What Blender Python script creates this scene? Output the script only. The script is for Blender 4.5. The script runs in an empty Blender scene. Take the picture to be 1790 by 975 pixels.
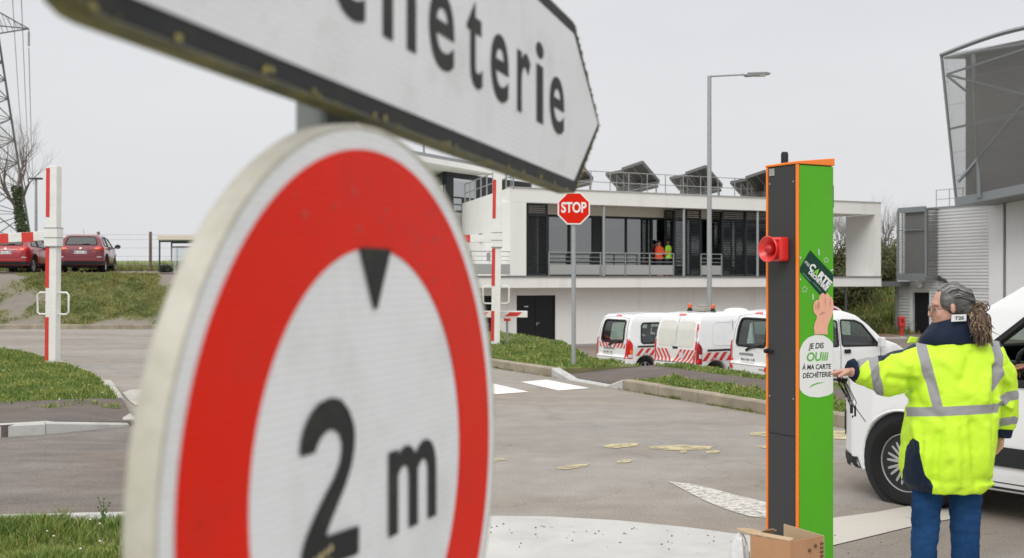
import bpy, bmesh, math, random
import numpy as np
from mathutils import Vector, Matrix, noise
from mathutils.bvhtree import BVHTree
from math import sin, cos, pi, radians

# ------------------------------------------------------------ camera, light, exposure
F, CX, CY, H = 2000.0, 895.0, 487.5, 1.66          # focal length in photo pixels, principal point, eye height
scene = bpy.context.scene
col = scene.collection
cam_d = bpy.data.cameras.new("camera")
cam = bpy.data.objects.new("camera", cam_d); col.objects.link(cam)
cam.location = (0, 0, H); cam.rotation_euler = (radians(90), 0, 0)
cam_d.sensor_width = 36; cam_d.lens = F / 1790 * 36
cam_d.clip_start = 0.05; cam_d.clip_end = 3000
cam_d.dof.use_dof = True; cam_d.dof.focus_distance = 7.5; cam_d.dof.aperture_fstop = 5.2
scene.camera = cam
scene.render.resolution_x = 1024; scene.render.resolution_y = 558
scene.view_settings.view_transform = 'Standard'
scene.view_settings.look = 'None'
scene.view_settings.exposure = 0.0
scene.view_settings.gamma = 1.0
scene.render.engine = 'CYCLES'
scene.cycles.max_bounces = 6; scene.cycles.transparent_max_bounces = 12

world = bpy.data.worlds.new("World"); scene.world = world; world.use_nodes = True
wn = world.node_tree.nodes; wl = world.node_tree.links; wn.clear()
SUN_EL, SUN_AZ = radians(42), radians(205)          # soft bright patch of the overcast behind the camera, to the left
wo = wn.new('ShaderNodeOutputWorld'); bg = wn.new('ShaderNodeBackground')
sky = wn.new('ShaderNodeTexSky'); sky.sky_type = 'NISHITA'; sky.sun_disc = False
sky.sun_elevation = SUN_EL; sky.sun_rotation = SUN_AZ; sky.dust_density = 4
tc = wn.new('ShaderNodeTexCoord'); sep = wn.new('ShaderNodeSeparateXYZ')
hsv = wn.new('ShaderNodeHueSaturation'); hsv.inputs['Saturation'].default_value = 0.35; hsv.inputs['Value'].default_value = 1.0
wl.new(sky.outputs[0], hsv.inputs['Color'])
ramp = wn.new('ShaderNodeValToRGB')                 # overcast: brighter towards the zenith
wl.new(tc.outputs['Generated'], sep.inputs[0]); wl.new(sep.outputs['Z'], ramp.inputs[0])
cr = ramp.color_ramp
cr.elements[0].position = 0.0; cr.elements[0].color = (0.745, 0.75, 0.765, 1)
cr.elements[1].position = 1.0; cr.elements[1].color = (1.0, 1.0, 1.0, 1)
e = cr.elements.new(0.24); e.color = (0.72, 0.73, 0.755, 1)
e = cr.elements.new(0.45); e.color = (1.0, 1.0, 1.0, 1)
nz = wn.new('ShaderNodeTexNoise'); nz.inputs['Scale'].default_value = 1.7; nz.inputs['Detail'].default_value = 4
mp = wn.new('ShaderNodeMapping'); mp.inputs['Scale'].default_value = (1, 1, 3.5)
wl.new(tc.outputs['Generated'], mp.inputs[0]); wl.new(mp.outputs[0], nz.inputs['Vector'])
nr = wn.new('ShaderNodeMapRange'); nr.inputs['To Min'].default_value = 0.945; nr.inputs['To Max'].default_value = 1.045
nr.inputs['From Min'].default_value = 0.3; nr.inputs['From Max'].default_value = 0.7
wl.new(nz.outputs[0], nr.inputs[0])
mulc = wn.new('ShaderNodeVectorMath'); mulc.operation = 'SCALE'
wl.new(ramp.outputs[0], mulc.inputs[0]); wl.new(nr.outputs[0], mulc.inputs['Scale'])
sc2 = wn.new('ShaderNodeVectorMath'); sc2.operation = 'SCALE'; sc2.inputs['Scale'].default_value = 9.3
zb = wn.new('ShaderNodeMapRange'); zb.inputs['From Min'].default_value = 0.26; zb.inputs['From Max'].default_value = 1.0; zb.inputs['To Min'].default_value = 9.3; zb.inputs['To Max'].default_value = 14.5
wl.new(sep.outputs['Z'], zb.inputs[0]); wl.new(zb.outputs[0], sc2.inputs['Scale'])
wl.new(mulc.outputs[0], sc2.inputs[0])
mixw = wn.new('ShaderNodeMix'); mixw.data_type = 'RGBA'; mixw.inputs[0].default_value = 0.985   # cloud deck over the clear sky
wl.new(hsv.outputs[0], mixw.inputs[6]); wl.new(sc2.outputs[0], mixw.inputs[7])
wl.new(mixw.outputs[2], bg.inputs[0]); bg.inputs[1].default_value = 0.11
wl.new(bg.outputs[0], wo.inputs[0])

sun_d = bpy.data.lights.new("sun", 'SUN'); sun_d.energy = 1.3; sun_d.angle = radians(30); sun_d.color = (1.0, 0.975, 0.94)
sun = bpy.data.objects.new("sun", sun_d); col.objects.link(sun)
sd = Vector((sin(SUN_AZ) * cos(SUN_EL), cos(SUN_AZ) * cos(SUN_EL), sin(SUN_EL)))
sun.rotation_euler = sd.to_track_quat('Z', 'Y').to_euler()

# ------------------------------------------------------------ helpers
def P(px, py, Z): return Vector(((px - CX) / F * Z, Z, H - (py - CY) / F * Z))
def G(px, py, z=0.0):
    Z = F * (H - z) / (py - CY); return Vector(((px - CX) / F * Z, Z, z))

MATS = {}
def mat(name, color, rough=0.6, metal=0.0, var=0.0, vscale=4.0, bump=0.0, bscale=60.0, spec=0.5, coat=0.0, back=None,
        color2=None, dirt=None, dirt_amt=0.0, dscale=3.0, vmap=(1, 1, 1)):
    if name in MATS: return MATS[name]
    if max(color) < .07 and spec == .5: spec = .25
    m = bpy.data.materials.new(name); m.use_nodes = True; MATS[name] = m
    nt = m.node_tree; b = nt.nodes['Principled BSDF']; L = nt.links
    b.inputs['Base Color'].default_value = (*color, 1); b.inputs['Roughness'].default_value = rough
    b.inputs['Metallic'].default_value = metal; b.inputs['Specular IOR Level'].default_value = spec
    b.inputs['Coat Weight'].default_value = coat; b.inputs['Coat Roughness'].default_value = 0.06
    tcn = nt.nodes.new('ShaderNodeTexCoord'); mpn = nt.nodes.new('ShaderNodeMapping'); mpn.inputs['Scale'].default_value = vmap
    L.new(tcn.outputs['Object'], mpn.inputs[0])
    out = None
    if var > 0 or color2 is not None:
        n = nt.nodes.new('ShaderNodeTexNoise'); n.inputs['Scale'].default_value = vscale; n.inputs['Detail'].default_value = 6
        n.inputs['Roughness'].default_value = 0.65
        L.new(mpn.outputs[0], n.inputs['Vector'])
        r = nt.nodes.new('ShaderNodeMapRange'); r.inputs['From Min'].default_value = 0.35; r.inputs['From Max'].default_value = 0.65
        L.new(n.outputs[0], r.inputs[0])
        mx = nt.nodes.new('ShaderNodeMix'); mx.data_type = 'RGBA'
        c2 = color2 if color2 is not None else tuple(max(0, c * (1 - var)) for c in color)
        c1 = color if color2 is not None else tuple(min(1, c * (1 + var)) for c in color)
        mx.inputs[6].default_value = (*c1, 1); mx.inputs[7].default_value = (*c2, 1)
        L.new(r.outputs[0], mx.inputs[0]); out = mx.outputs[2]
    if dirt is not None:
        n = nt.nodes.new('ShaderNodeTexNoise'); n.inputs['Scale'].default_value = dscale; n.inputs['Detail'].default_value = 8
        n.inputs['Roughness'].default_value = 0.7
        L.new(mpn.outputs[0], n.inputs['Vector'])
        r = nt.nodes.new('ShaderNodeMapRange'); r.inputs['From Min'].default_value = 0.5; r.inputs['From Max'].default_value = 0.75
        r.inputs['To Max'].default_value = dirt_amt
        L.new(n.outputs[0], r.inputs[0])
        mx = nt.nodes.new('ShaderNodeMix'); mx.data_type = 'RGBA'
        if out is not None: L.new(out, mx.inputs[6])
        else: mx.inputs[6].default_value = (*color, 1)
        mx.inputs[7].default_value = (*dirt, 1); L.new(r.outputs[0], mx.inputs[0]); out = mx.outputs[2]
    if back is not None:
        g = nt.nodes.new('ShaderNodeNewGeometry'); mx = nt.nodes.new('ShaderNodeMix'); mx.data_type = 'RGBA'
        L.new(g.outputs['Backfacing'], mx.inputs[0])
        if out is not None: L.new(out, mx.inputs[6])
        else: mx.inputs[6].default_value = (*color, 1)
        mx.inputs[7].default_value = (*back, 1); out = mx.outputs[2]
    if out is not None: L.new(out, b.inputs['Base Color'])
    if bump > 0:
        n = nt.nodes.new('ShaderNodeTexNoise'); n.inputs['Scale'].default_value = bscale; n.inputs['Detail'].default_value = 5
        L.new(mpn.outputs[0], n.inputs['Vector'])
        bp = nt.nodes.new('ShaderNodeBump'); bp.inputs['Strength'].default_value = bump; bp.inputs['Distance'].default_value = 0.01
        L.new(n.outputs[0], bp.inputs['Height']); L.new(bp.outputs[0], b.inputs['Normal'])
    return m

def glass(name, tint=(0.25, 0.33, 0.30), gloss=0.12, rough=0.02, dark=None, dark_amt=0.0):
    if name in MATS: return MATS[name]
    m = bpy.data.materials.new(name); m.use_nodes = True; MATS[name] = m
    nt = m.node_tree; nt.nodes.clear(); L = nt.links
    o = nt.nodes.new('ShaderNodeOutputMaterial'); t = nt.nodes.new('ShaderNodeBsdfTransparent'); t.inputs[0].default_value = (*tint, 1)
    g = nt.nodes.new('ShaderNodeBsdfGlossy'); g.inputs['Roughness'].default_value = rough; g.inputs[0].default_value = (1, 1, 1, 1)
    lw = nt.nodes.new('ShaderNodeLayerWeight'); lw.inputs[0].default_value = 0.5; fr = nt.nodes.new('ShaderNodeMath'); fr.operation = 'POWER'; fr.inputs[1].default_value = 5; L.new(lw.outputs['Facing'], fr.inputs[0])
    ad = nt.nodes.new('ShaderNodeMath'); ad.operation = 'ADD'; ad.inputs[1].default_value = gloss + 0.04; ad.use_clamp = True
    L.new(fr.outputs[0], ad.inputs[0])
    mx = nt.nodes.new('ShaderNodeMixShader'); L.new(ad.outputs[0], mx.inputs[0]); L.new(t.outputs[0], mx.inputs[1]); L.new(g.outputs[0], mx.inputs[2])
    L.new(mx.outputs[0], o.inputs[0]); return m

def tag(o, label=None, cat=None, group=None, kind=None):
    if label: o['label'] = label
    if cat: o['category'] = cat
    if group: o['group'] = group
    if kind: o['kind'] = kind
    return o
def empty(name, loc=(0, 0, 0), rz=0.0):
    o = bpy.data.objects.new(name, None); col.objects.link(o); o.location = loc; o.rotation_euler = (0, 0, rz); return o
def thing(name, label, cat, loc=(0, 0, 0), rz=0.0, group=None):
    return tag(empty(name, loc, rz), label, cat, group)
def copy_tree(o, parent=None, label=None):
    c = o.copy(); col.objects.link(c); c.parent = parent
    if label: c['label'] = label
    for ch in list(o.children): copy_tree(ch, c)
    return c

class MB:
    def __init__(s): s.v = []; s.f = []; s.mi = []
    def add(s, v, f, mi=0):
        n = len(s.v); s.v.extend([tuple(x) for x in v]); s.f.extend([tuple(i + n for i in q) for q in f]); s.mi.extend([mi] * len(f)); return s
    def box(s, c, d, M=None, mi=0):
        hx, hy, hz = d[0] / 2, d[1] / 2, d[2] / 2
        v = [Vector((c[0] + a * hx, c[1] + b * hy, c[2] + k * hz)) for a in (-1, 1) for b in (-1, 1) for k in (-1, 1)]
        if M is not None: v = [M @ q for q in v]
        return s.add(v, [(0, 1, 3, 2), (4, 6, 7, 5), (0, 4, 5, 1), (2, 3, 7, 6), (0, 2, 6, 4), (1, 5, 7, 3)], mi)
    def bar(s, a, b, w, h=None, mi=0, up=(0, 0, 1)):
        a = Vector(a); b = Vector(b); h = h or w; d = (b - a).normalized(); u = Vector(up)
        if abs(d.dot(u)) > 0.98: u = Vector((0, 1, 0))
        r = d.cross(u).normalized() * w / 2; u = r.cross(d).normalized() * h / 2
        v = [p + q for p in (a, b) for q in (r + u, -r + u, -r - u, r - u)]
        return s.add(v, [(0, 1, 2, 3), (7, 6, 5, 4), (0, 4, 5, 1), (1, 5, 6, 2), (2, 6, 7, 3), (3, 7, 4, 0)], mi)
    def tube(s, pts, r, n=8, mi=0, cap=True):
        pts = [Vector(p) for p in pts]; rs = r if isinstance(r, (list, tuple)) else [r] * len(pts)
        v = []; f = []; prev = None
        for i, p in enumerate(pts):
            d = (pts[min(i + 1, len(pts) - 1)] - pts[max(i - 1, 0)])
            d = d.normalized() if d.length > 1e-9 else Vector((0, 0, 1))
            if prev is None:
                u = Vector((0, 0, 1)) if abs(d.z) < 0.9 else Vector((1, 0, 0)); x = d.cross(u).normalized()
            else: x = (prev - d * prev.dot(d)).normalized()
            prev = x; y = d.cross(x)
            for k in range(n):
                a = 2 * pi * k / n; v.append(p + (x * cos(a) + y * sin(a)) * rs[i])
        for i in range(len(pts) - 1):
            for k in range(n):
                f.append((i * n + k, i * n + (k + 1) % n, (i + 1) * n + (k + 1) % n, (i + 1) * n + k))
        if cap: f.append(tuple(range(n))[::-1]); f.append(tuple(range((len(pts) - 1) * n, len(pts) * n)))
        return s.add(v, f, mi)
    def loft(s, rings, cap=True, mi=0):
        n = len(rings[0]); v = [p for r in rings for p in r]; f = []
        for i in range(len(rings) - 1):
            for k in range(n): f.append((i * n + k, i * n + (k + 1) % n, (i + 1) * n + (k + 1) % n, (i + 1) * n + k))
        if cap: f.append(tuple(range(n))[::-1]); f.append(tuple(range((len(rings) - 1) * n, len(rings) * n)))
        return s.add(v, f, mi)
    def prism(s, poly, off, mi=0):
        """poly: list of 3-D points; off: extrusion vector"""
        n = len(poly); off = Vector(off); v = [Vector(p) for p in poly] + [Vector(p) + off for p in poly]
        f = [tuple(range(n))[::-1], tuple(range(n, 2 * n))] + [(i, (i + 1) % n, n + (i + 1) % n, n + i) for i in range(n)]
        return s.add(v, f, mi)
    def ell(s, c, r, M=None, nu=16, nv=10, mi=0):
        v = []; f = []
        for j in range(nv + 1):
            t = pi * j / nv
            for i in range(nu):
                a = 2 * pi * i / nu; p = Vector((sin(t) * cos(a) * r[0], sin(t) * sin(a) * r[1], cos(t) * r[2]))
                if M is not None: p = M @ p
                v.append(p + Vector(c))
        for j in range(nv):
            for i in range(nu): f.append((j * nu + i, (j + 1) * nu + i, (j + 1) * nu + (i + 1) % nu, j * nu + (i + 1) % nu))
        return s.add(v, f, mi)
    def quad(s, a, b, c, d, mi=0): return s.add([a, b, c, d], [(0, 1, 2, 3)], mi)
    def lathe(s, prof, c=(0, 0, 0), n=32, axis='y', mi=0):
        """prof: (radius, offset along axis)"""
        rings = []
        for r, h in prof:
            if axis == 'y': rings.append([Vector((c[0] + r * cos(2 * pi * k / n), c[1] + h, c[2] + r * sin(2 * pi * k / n))) for k in range(n)])
            elif axis == 'z': rings.append([Vector((c[0] + r * cos(2 * pi * k / n), c[1] + r * sin(2 * pi * k / n), c[2] + h)) for k in range(n)])
            else: rings.append([Vector((c[0] + h, c[1] + r * cos(2 * pi * k / n), c[2] + r * sin(2 * pi * k / n))) for k in range(n)])
        return s.loft(rings, prof[0] != prof[-1], mi)
    def mesh(s, name='m'):
        me = bpy.data.meshes.new(name); me.from_pydata([tuple(p) for p in s.v], [], s.f); return me
    def build(s, name, mats, parent=None, smooth=False, bevel=0.0, fix=True, wn=False, seg=2):
        me = s.mesh(name)
        mats = mats if isinstance(mats, (list, tuple)) else [mats]
        for m in mats: me.materials.append(m)
        me.polygons.foreach_set('material_index', s.mi)
        if fix:
            bm = bmesh.new(); bm.from_mesh(me); bmesh.ops.recalc_face_normals(bm, faces=bm.faces); bm.to_mesh(me); bm.free()
        if smooth is True: me.polygons.foreach_set('use_smooth', [True] * len(me.polygons))
        elif smooth: me.shade_smooth() if hasattr(me, 'shade_smooth') else None; 
        if smooth and smooth is not True: me.set_sharp_from_angle(angle=radians(smooth))
        o = bpy.data.objects.new(name, me); col.objects.link(o); o.parent = parent
        if bevel > 0:
            md = o.modifiers.new('bevel', 'BEVEL'); md.width = bevel; md.segments = seg; md.limit_method = 'ANGLE'; md.angle_limit = radians(40)
            md.harden_normals = False
        return o

def link_mesh(name, me, mats, parent=None, smooth=True):
    me.name = name; me.materials.clear()
    for m in (mats if isinstance(mats, (list, tuple)) else [mats]): me.materials.append(m)
    if smooth: me.polygons.foreach_set('use_smooth', [True] * len(me.polygons))
    o = bpy.data.objects.new(name, me); col.objects.link(o); o.parent = parent; return o

def evaluated(me, mods):
    """apply a list of (type, settings) modifiers to a mesh and return the result"""
    o = bpy.data.objects.new('tmp', me); col.objects.link(o)
    for t, st in mods:
        md = o.modifiers.new(t, t)
        for k, v in st.items(): setattr(md, k, v)
    dg = bpy.context.evaluated_depsgraph_get(); dg.update()
    r = bpy.data.meshes.new_from_object(o.evaluated_get(dg))
    bpy.data.objects.remove(o); return r

def fuse(mb, voxel, smooth=4, fac=0.5):
    me = mb.mesh('fuse')
    bm = bmesh.new(); bm.from_mesh(me); bmesh.ops.recalc_face_normals(bm, faces=bm.faces); bm.to_mesh(me); bm.free()
    return evaluated(me, [('REMESH', dict(mode='VOXEL', voxel_size=voxel, use_smooth_shade=True)), ('SMOOTH', dict(iterations=smooth, factor=fac))])

def roundpoly(pts, r, n=4):
    out = []; N = len(pts)
    for i in range(N):
        a = Vector(pts[i - 1]); b = Vector(pts[i]); c = Vector(pts[(i + 1) % N])
        rr = min(r, (a - b).length * 0.45, (c - b).length * 0.45)
        p = b + (a - b).normalized() * rr; q = b + (c - b).normalized() * rr
        for k in range(n + 1):
            t = k / n; out.append((p * (1 - t) ** 2 + b * 2 * t * (1 - t) + q * t * t))
    return [tuple(v) for v in out]

def inpoly(x, y, poly):
    c = False; j = len(poly) - 1
    for i in range(len(poly)):
        xi, yi = poly[i][0], poly[i][1]; xj, yj = poly[j][0], poly[j][1]
        if (yi > y) != (yj > y) and x < (xj - xi) * (y - yi) / (yj - yi) + xi: c = not c
        j = i
    return c

def fill2d(poly, grid=None):
    """triangulated filled polygon (x,y) with optional grid cuts -> verts2d, faces"""
    bm = bmesh.new(); vs = [bm.verts.new((p[0], p[1], 0)) for p in poly]
    bm.faces.new(vs); bm.normal_update(); bmesh.ops.triangulate(bm, faces=bm.faces[:], ngon_method='EAR_CLIP')
    if grid:
        for ax in (0, 1):
            lo = min(p[ax] for p in poly); hi = max(p[ax] for p in poly); k = lo + grid
            while k < hi - grid * 0.2:
                co = [0, 0, 0]; co[ax] = k; no = [0, 0, 0]; no[ax] = 1
                bmesh.ops.bisect_plane(bm, geom=bm.verts[:] + bm.edges[:] + bm.faces[:], plane_co=co, plane_no=no); k += grid
    bm.normal_update()
    for fa in bm.faces:
        if fa.normal.z < 0: fa.normal_flip()
    v = [(a.co.x, a.co.y) for a in bm.verts]; bm.verts.index_update(); f = [tuple(q.index for q in fa.verts) for fa in bm.faces]
    bm.free(); return v, f

def plate(name, poly, fn, mats, parent=None, thick=0.0, grid=None, mb=None, build=True):
    """2-D polygon mapped to 3-D through fn(x,y,depth); thick>0 gives it sides and a back"""
    v, f = fill2d(poly, grid); m = mb or MB()
    m.add([fn(x, y, 0.0) for x, y in v], f)
    if thick > 0:
        n = len(poly)
        m.add([fn(x, y, -thick) for x, y in v], [q[::-1] for q in f])
        m.add([fn(p[0], p[1], 0.0) for p in poly] + [fn(p[0], p[1], -thick) for p in poly], [(i, (i + 1) % n, n + (i + 1) % n, n + i) for i in range(n)])
    if not build: return m
    return m.build(name, mats, parent, fix=thick > 0)

_tc = {}
def text_geo(s, bold=0.0):
    """text as (verts2d, faces), origin at the baseline start, font size 1"""
    k = (s, bold)
    if k in _tc: return _tc[k]
    cu = bpy.data.curves.new('t', 'FONT'); cu.body = s; cu.size = 1.0; cu.offset = bold; cu.resolution_u = 6
    o = bpy.data.objects.new('t', cu); col.objects.link(o)
    dg = bpy.context.evaluated_depsgraph_get(); dg.update()
    me = bpy.data.meshes.new_from_object(o.evaluated_get(dg)); bpy.data.objects.remove(o)
    r = ([(v.co.x, v.co.y) for v in me.vertices], [tuple(p.vertices) for p in me.polygons]); _tc[k] = r; return r
def text_fit(s, x0, x1, y0, y1, bold=0.02, ref=None):
    """scale text so that its ink spans x0..x1, and 'ref' ink spans y0..y1"""
    v, f = text_geo(s, bold); rv = text_geo(ref, bold)[0] if ref else v
    ax, bx = min(p[0] for p in v), max(p[0] for p in v); ay, by = min(p[1] for p in rv), max(p[1] for p in rv)
    return [(x0 + (p[0] - ax) / (bx - ax) * (x1 - x0), y0 + (p[1] - ay) / (by - ay) * (y1 - y0)) for p in v], f

def blades(name, pts, hmin, hmax, m, width=0.006, lean=0.4, seed=1, parent=None):
    """grass: pts = array (n,3); three-vertex blades, with a per-blade tone attribute"""
    rng = np.random.default_rng(seed); pts = np.asarray(pts, dtype=float); n = len(pts)
    a = rng.uniform(0, 2 * pi, n); h = rng.uniform(hmin, hmax, n); w = width * rng.uniform(0.6, 1.3, n)
    h = h * np.array([.55 + 1.1 * max(0, .35 + noise.noise(Vector((p[0] * 2.3, p[1] * 2.3, 0)))) + (1.0 if noise.noise(Vector((p[0] * 5, p[1] * 5, 9))) > .42 else 0) for p in pts])
    d = np.stack([np.cos(a), np.sin(a), np.zeros(n)], 1); b = rng.uniform(0, 2 * pi, n)
    ln = np.stack([np.cos(b), np.sin(b), np.zeros(n)], 1) * (h * rng.uniform(0.1, lean * 2, n))[:, None]
    up = np.array([0, 0, 1.0])[None] * h[:, None]
    v0 = pts - d * w[:, None]; v1 = pts + d * w[:, None]; v2 = pts + up * 0.55 + ln * 0.35 + d * w[:, None] * 0.7; v3 = pts + up * 0.55 + ln * 0.35 - d * w[:, None] * 0.7
    v4 = pts + up * 0.95 + ln
    V = np.stack([v0, v1, v2, v3, v4], 1).reshape(-1, 3); i = np.arange(n)[:, None] * 5
    Q = (i + np.array([[0, 1, 2, 3]])); T = (i + np.array([[3, 2, 4]]))
    me = bpy.data.meshes.new(name); me.from_pydata(V.tolist(), [], Q.tolist() + T.tolist())
    at = me.attributes.new('tone', 'FLOAT', 'POINT'); at.data.foreach_set('value', np.repeat(rng.uniform(0, 1, n), 5))
    me.materials.append(m); o = bpy.data.objects.new(name, me); col.objects.link(o); o.parent = parent; return o

def grass_mat(name, c1, c2, c3):
    if name in MATS: return MATS[name]
    m = bpy.data.materials.new(name); m.use_nodes = True; MATS[name] = m; nt = m.node_tree; b = nt.nodes['Principled BSDF']
    a = nt.nodes.new('ShaderNodeAttribute'); a.attribute_name = 'tone'; r = nt.nodes.new('ShaderNodeValToRGB')
    r.color_ramp.elements[0].color = (*c1, 1); r.color_ramp.elements[1].color = (*c3, 1); e = r.color_ramp.elements.new(0.75); e.color = (*c2, 1)
    nt.links.new(a.outputs['Fac'], r.inputs[0])
    tcn = nt.nodes.new('ShaderNodeTexCoord'); n = nt.nodes.new('ShaderNodeTexNoise'); n.inputs['Scale'].default_value = 1.1; n.inputs['Detail'].default_value = 5; n.inputs['Roughness'].default_value = 0.65
    mpn = nt.nodes.new('ShaderNodeMapping'); mpn.inputs['Scale'].default_value = (1, 1, .2); nt.links.new(tcn.outputs['Object'], mpn.inputs[0]); nt.links.new(mpn.outputs[0], n.inputs['Vector'])
    rr = nt.nodes.new('ShaderNodeMapRange'); rr.inputs['From Min'].default_value = 0.35; rr.inputs['From Max'].default_value = 0.68; nt.links.new(n.outputs[0], rr.inputs[0])
    mx = nt.nodes.new('ShaderNodeMix'); mx.data_type = 'RGBA'; mx.blend_type = 'MULTIPLY'; mx.inputs[0].default_value = 1.0
    m2 = nt.nodes.new('ShaderNodeMix'); m2.data_type = 'RGBA'; m2.inputs[6].default_value = (.68, .80, .7, 1); m2.inputs[7].default_value = (1.5, 1.25, 1.2, 1); nt.links.new(rr.outputs[0], m2.inputs[0])
    nt.links.new(r.outputs[0], mx.inputs[6]); nt.links.new(m2.outputs[2], mx.inputs[7]); nt.links.new(mx.outputs[2], b.inputs['Base Color'])
    b.inputs['Roughness'].default_value = 0.55; b.inputs['Specular IOR Level'].default_value = 0.3; return m

def fbm(x, y, s=1.0, o=4): return noise.fractal(Vector((x * s, y * s, 0.37)), 0.8, 2.0, o)

# shared materials
M_white_paint = mat('white_paint', (0.78, 0.78, 0.75), 0.4, var=0.04, dirt=(0.45, 0.42, 0.36), dirt_amt=0.35, dscale=5)
M_red_paint = mat('red_paint', (0.62, 0.04, 0.03), 0.4, var=0.05)
M_galv = mat('galvanised_steel', (0.36, 0.38, 0.39), 0.45, metal=0.4, var=0.08, vscale=12)
M_grey_metal = mat('grey_metal', (0.28, 0.29, 0.30), 0.5, metal=0.2, var=0.06)
M_dark_metal = mat('dark_metal', (0.05, 0.055, 0.06), 0.5, var=0.1)
M_black = mat('black_plastic', (0.018, 0.018, 0.02), 0.45, var=0.1)
M_rubber = mat('black_rubber', (0.02, 0.02, 0.021), 0.75, bump=0.2, bscale=90)
M_skin = mat('skin', (0.56, 0.31, 0.235), 0.5, var=0.08, vscale=30)
M_grassb = grass_mat('grass_blade', (0.075, 0.15, 0.025), (0.17, 0.25, 0.05), (0.42, 0.38, 0.17))
M_grassd = grass_mat('grass_blade_dry', (0.09, 0.13, 0.028), (0.19, 0.21, 0.06), (0.36, 0.30, 0.16))
# ------------------------------------------------------------ ground, roads, kerbs
def asphalt_mat(name, c, c2, light=None, patch=0.5, pscale=0.22, grain=1.0):
    m = bpy.data.materials.new(name); m.use_nodes = True; MATS[name] = m; nt = m.node_tree; b = nt.nodes['Principled BSDF']; L = nt.links
    t = nt.nodes.new('ShaderNodeTexCoord')
    n1 = nt.nodes.new('ShaderNodeTexNoise'); n1.inputs['Scale'].default_value = pscale; n1.inputs['Detail'].default_value = 7; n1.inputs['Roughness'].default_value = 0.62
    n1.inputs['Distortion'].default_value = 0.6
    mp = nt.nodes.new('ShaderNodeMapping'); mp.inputs['Scale'].default_value = (1.0, 2.6, 1); mp.inputs['Rotation'].default_value = (0, 0, 0.35)
    L.new(t.outputs['Object'], mp.inputs[0]); L.new(mp.outputs[0], n1.inputs['Vector'])
    n2 = nt.nodes.new('ShaderNodeTexNoise'); n2.inputs['Scale'].default_value = 55; n2.inputs['Detail'].default_value = 4; n2.inputs['Roughness'].default_value = 0.8
    n3 = nt.nodes.new('ShaderNodeTexNoise'); n3.inputs['Scale'].default_value = 3.1; n3.inputs['Detail'].default_value = 5
    L.new(t.outputs['Object'], n2.inputs['Vector']); L.new(t.outputs['Object'], n3.inputs['Vector'])
    r1 = nt.nodes.new('ShaderNodeMapRange'); r1.inputs['From Min'].default_value = 0.36; r1.inputs['From Max'].default_value = 0.64; L.new(n1.outputs[0], r1.inputs[0])
    mx = nt.nodes.new('ShaderNodeMix'); mx.data_type = 'RGBA'; mx.inputs[6].default_value = (*c, 1); mx.inputs[7].default_value = (*c2, 1); L.new(r1.outputs[0], mx.inputs[0])
    r2 = nt.nodes.new('ShaderNodeMapRange'); r2.inputs['From Min'].default_value = 0.3; r2.inputs['From Max'].default_value = 0.7
    r2.inputs['To Min'].default_value = 1 - 0.32 * grain; r2.inputs['To Max'].default_value = 1 + 0.32 * grain; L.new(n2.outputs[0], r2.inputs[0])
    r3 = nt.nodes.new('ShaderNodeMapRange'); r3.inputs['From Min'].default_value = 0.35; r3.inputs['From Max'].default_value = 0.65
    r3.inputs['To Min'].default_value = 0.93; r3.inputs['To Max'].default_value = 1.07; L.new(n3.outputs[0], r3.inputs[0])
    mu = nt.nodes.new('ShaderNodeMath'); mu.operation = 'MULTIPLY'; L.new(r2.outputs[0], mu.inputs[0]); L.new(r3.outputs[0], mu.inputs[1])
    s = nt.nodes.new('ShaderNodeVectorMath'); s.operation = 'SCALE'; L.new(mx.outputs[2], s.inputs[0]); L.new(mu.outputs[0], s.inputs['Scale'])
    # hairline cracks
    vo = nt.nodes.new('ShaderNodeTexVoronoi'); vo.feature = 'DISTANCE_TO_EDGE'; vo.inputs['Scale'].default_value = 0.35; 
    wv = nt.nodes.new('ShaderNodeVectorMath'); wv.operation = 'ADD'
    n4 = nt.nodes.new('ShaderNodeTexNoise'); n4.inputs['Scale'].default_value = 1.4; n4.inputs['Detail'].default_value = 6; L.new(t.outputs['Object'], n4.inputs['Vector'])
    L.new(t.outputs['Object'], wv.inputs[0]); L.new(n4.outputs['Color'], wv.inputs[1]); L.new(wv.outputs[0], vo.inputs['Vector'])
    lt = nt.nodes.new('ShaderNodeMapRange'); lt.inputs['From Min'].default_value = 0.0; lt.inputs['From Max'].default_value = 0.006; lt.inputs['To Min'].default_value = 0.82; lt.inputs['To Max'].default_value = 1.0
    L.new(vo.outputs['Distance'], lt.inputs[0])
    # brownish dusty zones and darker trafficked zones, each with a shape of its own
    n5 = nt.nodes.new('ShaderNodeTexNoise'); n5.inputs['Scale'].default_value = 0.16; n5.inputs['Detail'].default_value = 6; n5.inputs['Roughness'].default_value = .55; n5.inputs['Distortion'].default_value = 1.2; L.new(mp.outputs[0], n5.inputs['Vector'])
    r5 = nt.nodes.new('ShaderNodeMapRange'); r5.inputs['From Min'].default_value = .47; r5.inputs['From Max'].default_value = .62; L.new(n5.outputs[0], r5.inputs[0])
    m5 = nt.nodes.new('ShaderNodeMix'); m5.data_type = 'RGBA'; m5.inputs[6].default_value = (1, 1, 1, 1); m5.inputs[7].default_value = (.90, .84, .78, 1); L.new(r5.outputs[0], m5.inputs[0])
    n6 = nt.nodes.new('ShaderNodeTexNoise'); n6.inputs['Scale'].default_value = .9; n6.inputs['Detail'].default_value = 2; L.new(t.outputs['Object'], n6.inputs['Vector'])
    r6 = nt.nodes.new('ShaderNodeMapRange'); r6.inputs['From Min'].default_value = .70; r6.inputs['From Max'].default_value = .76; r6.inputs['To Min'].default_value = 1; r6.inputs['To Max'].default_value = .72; L.new(n6.outputs[0], r6.inputs[0])
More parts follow.
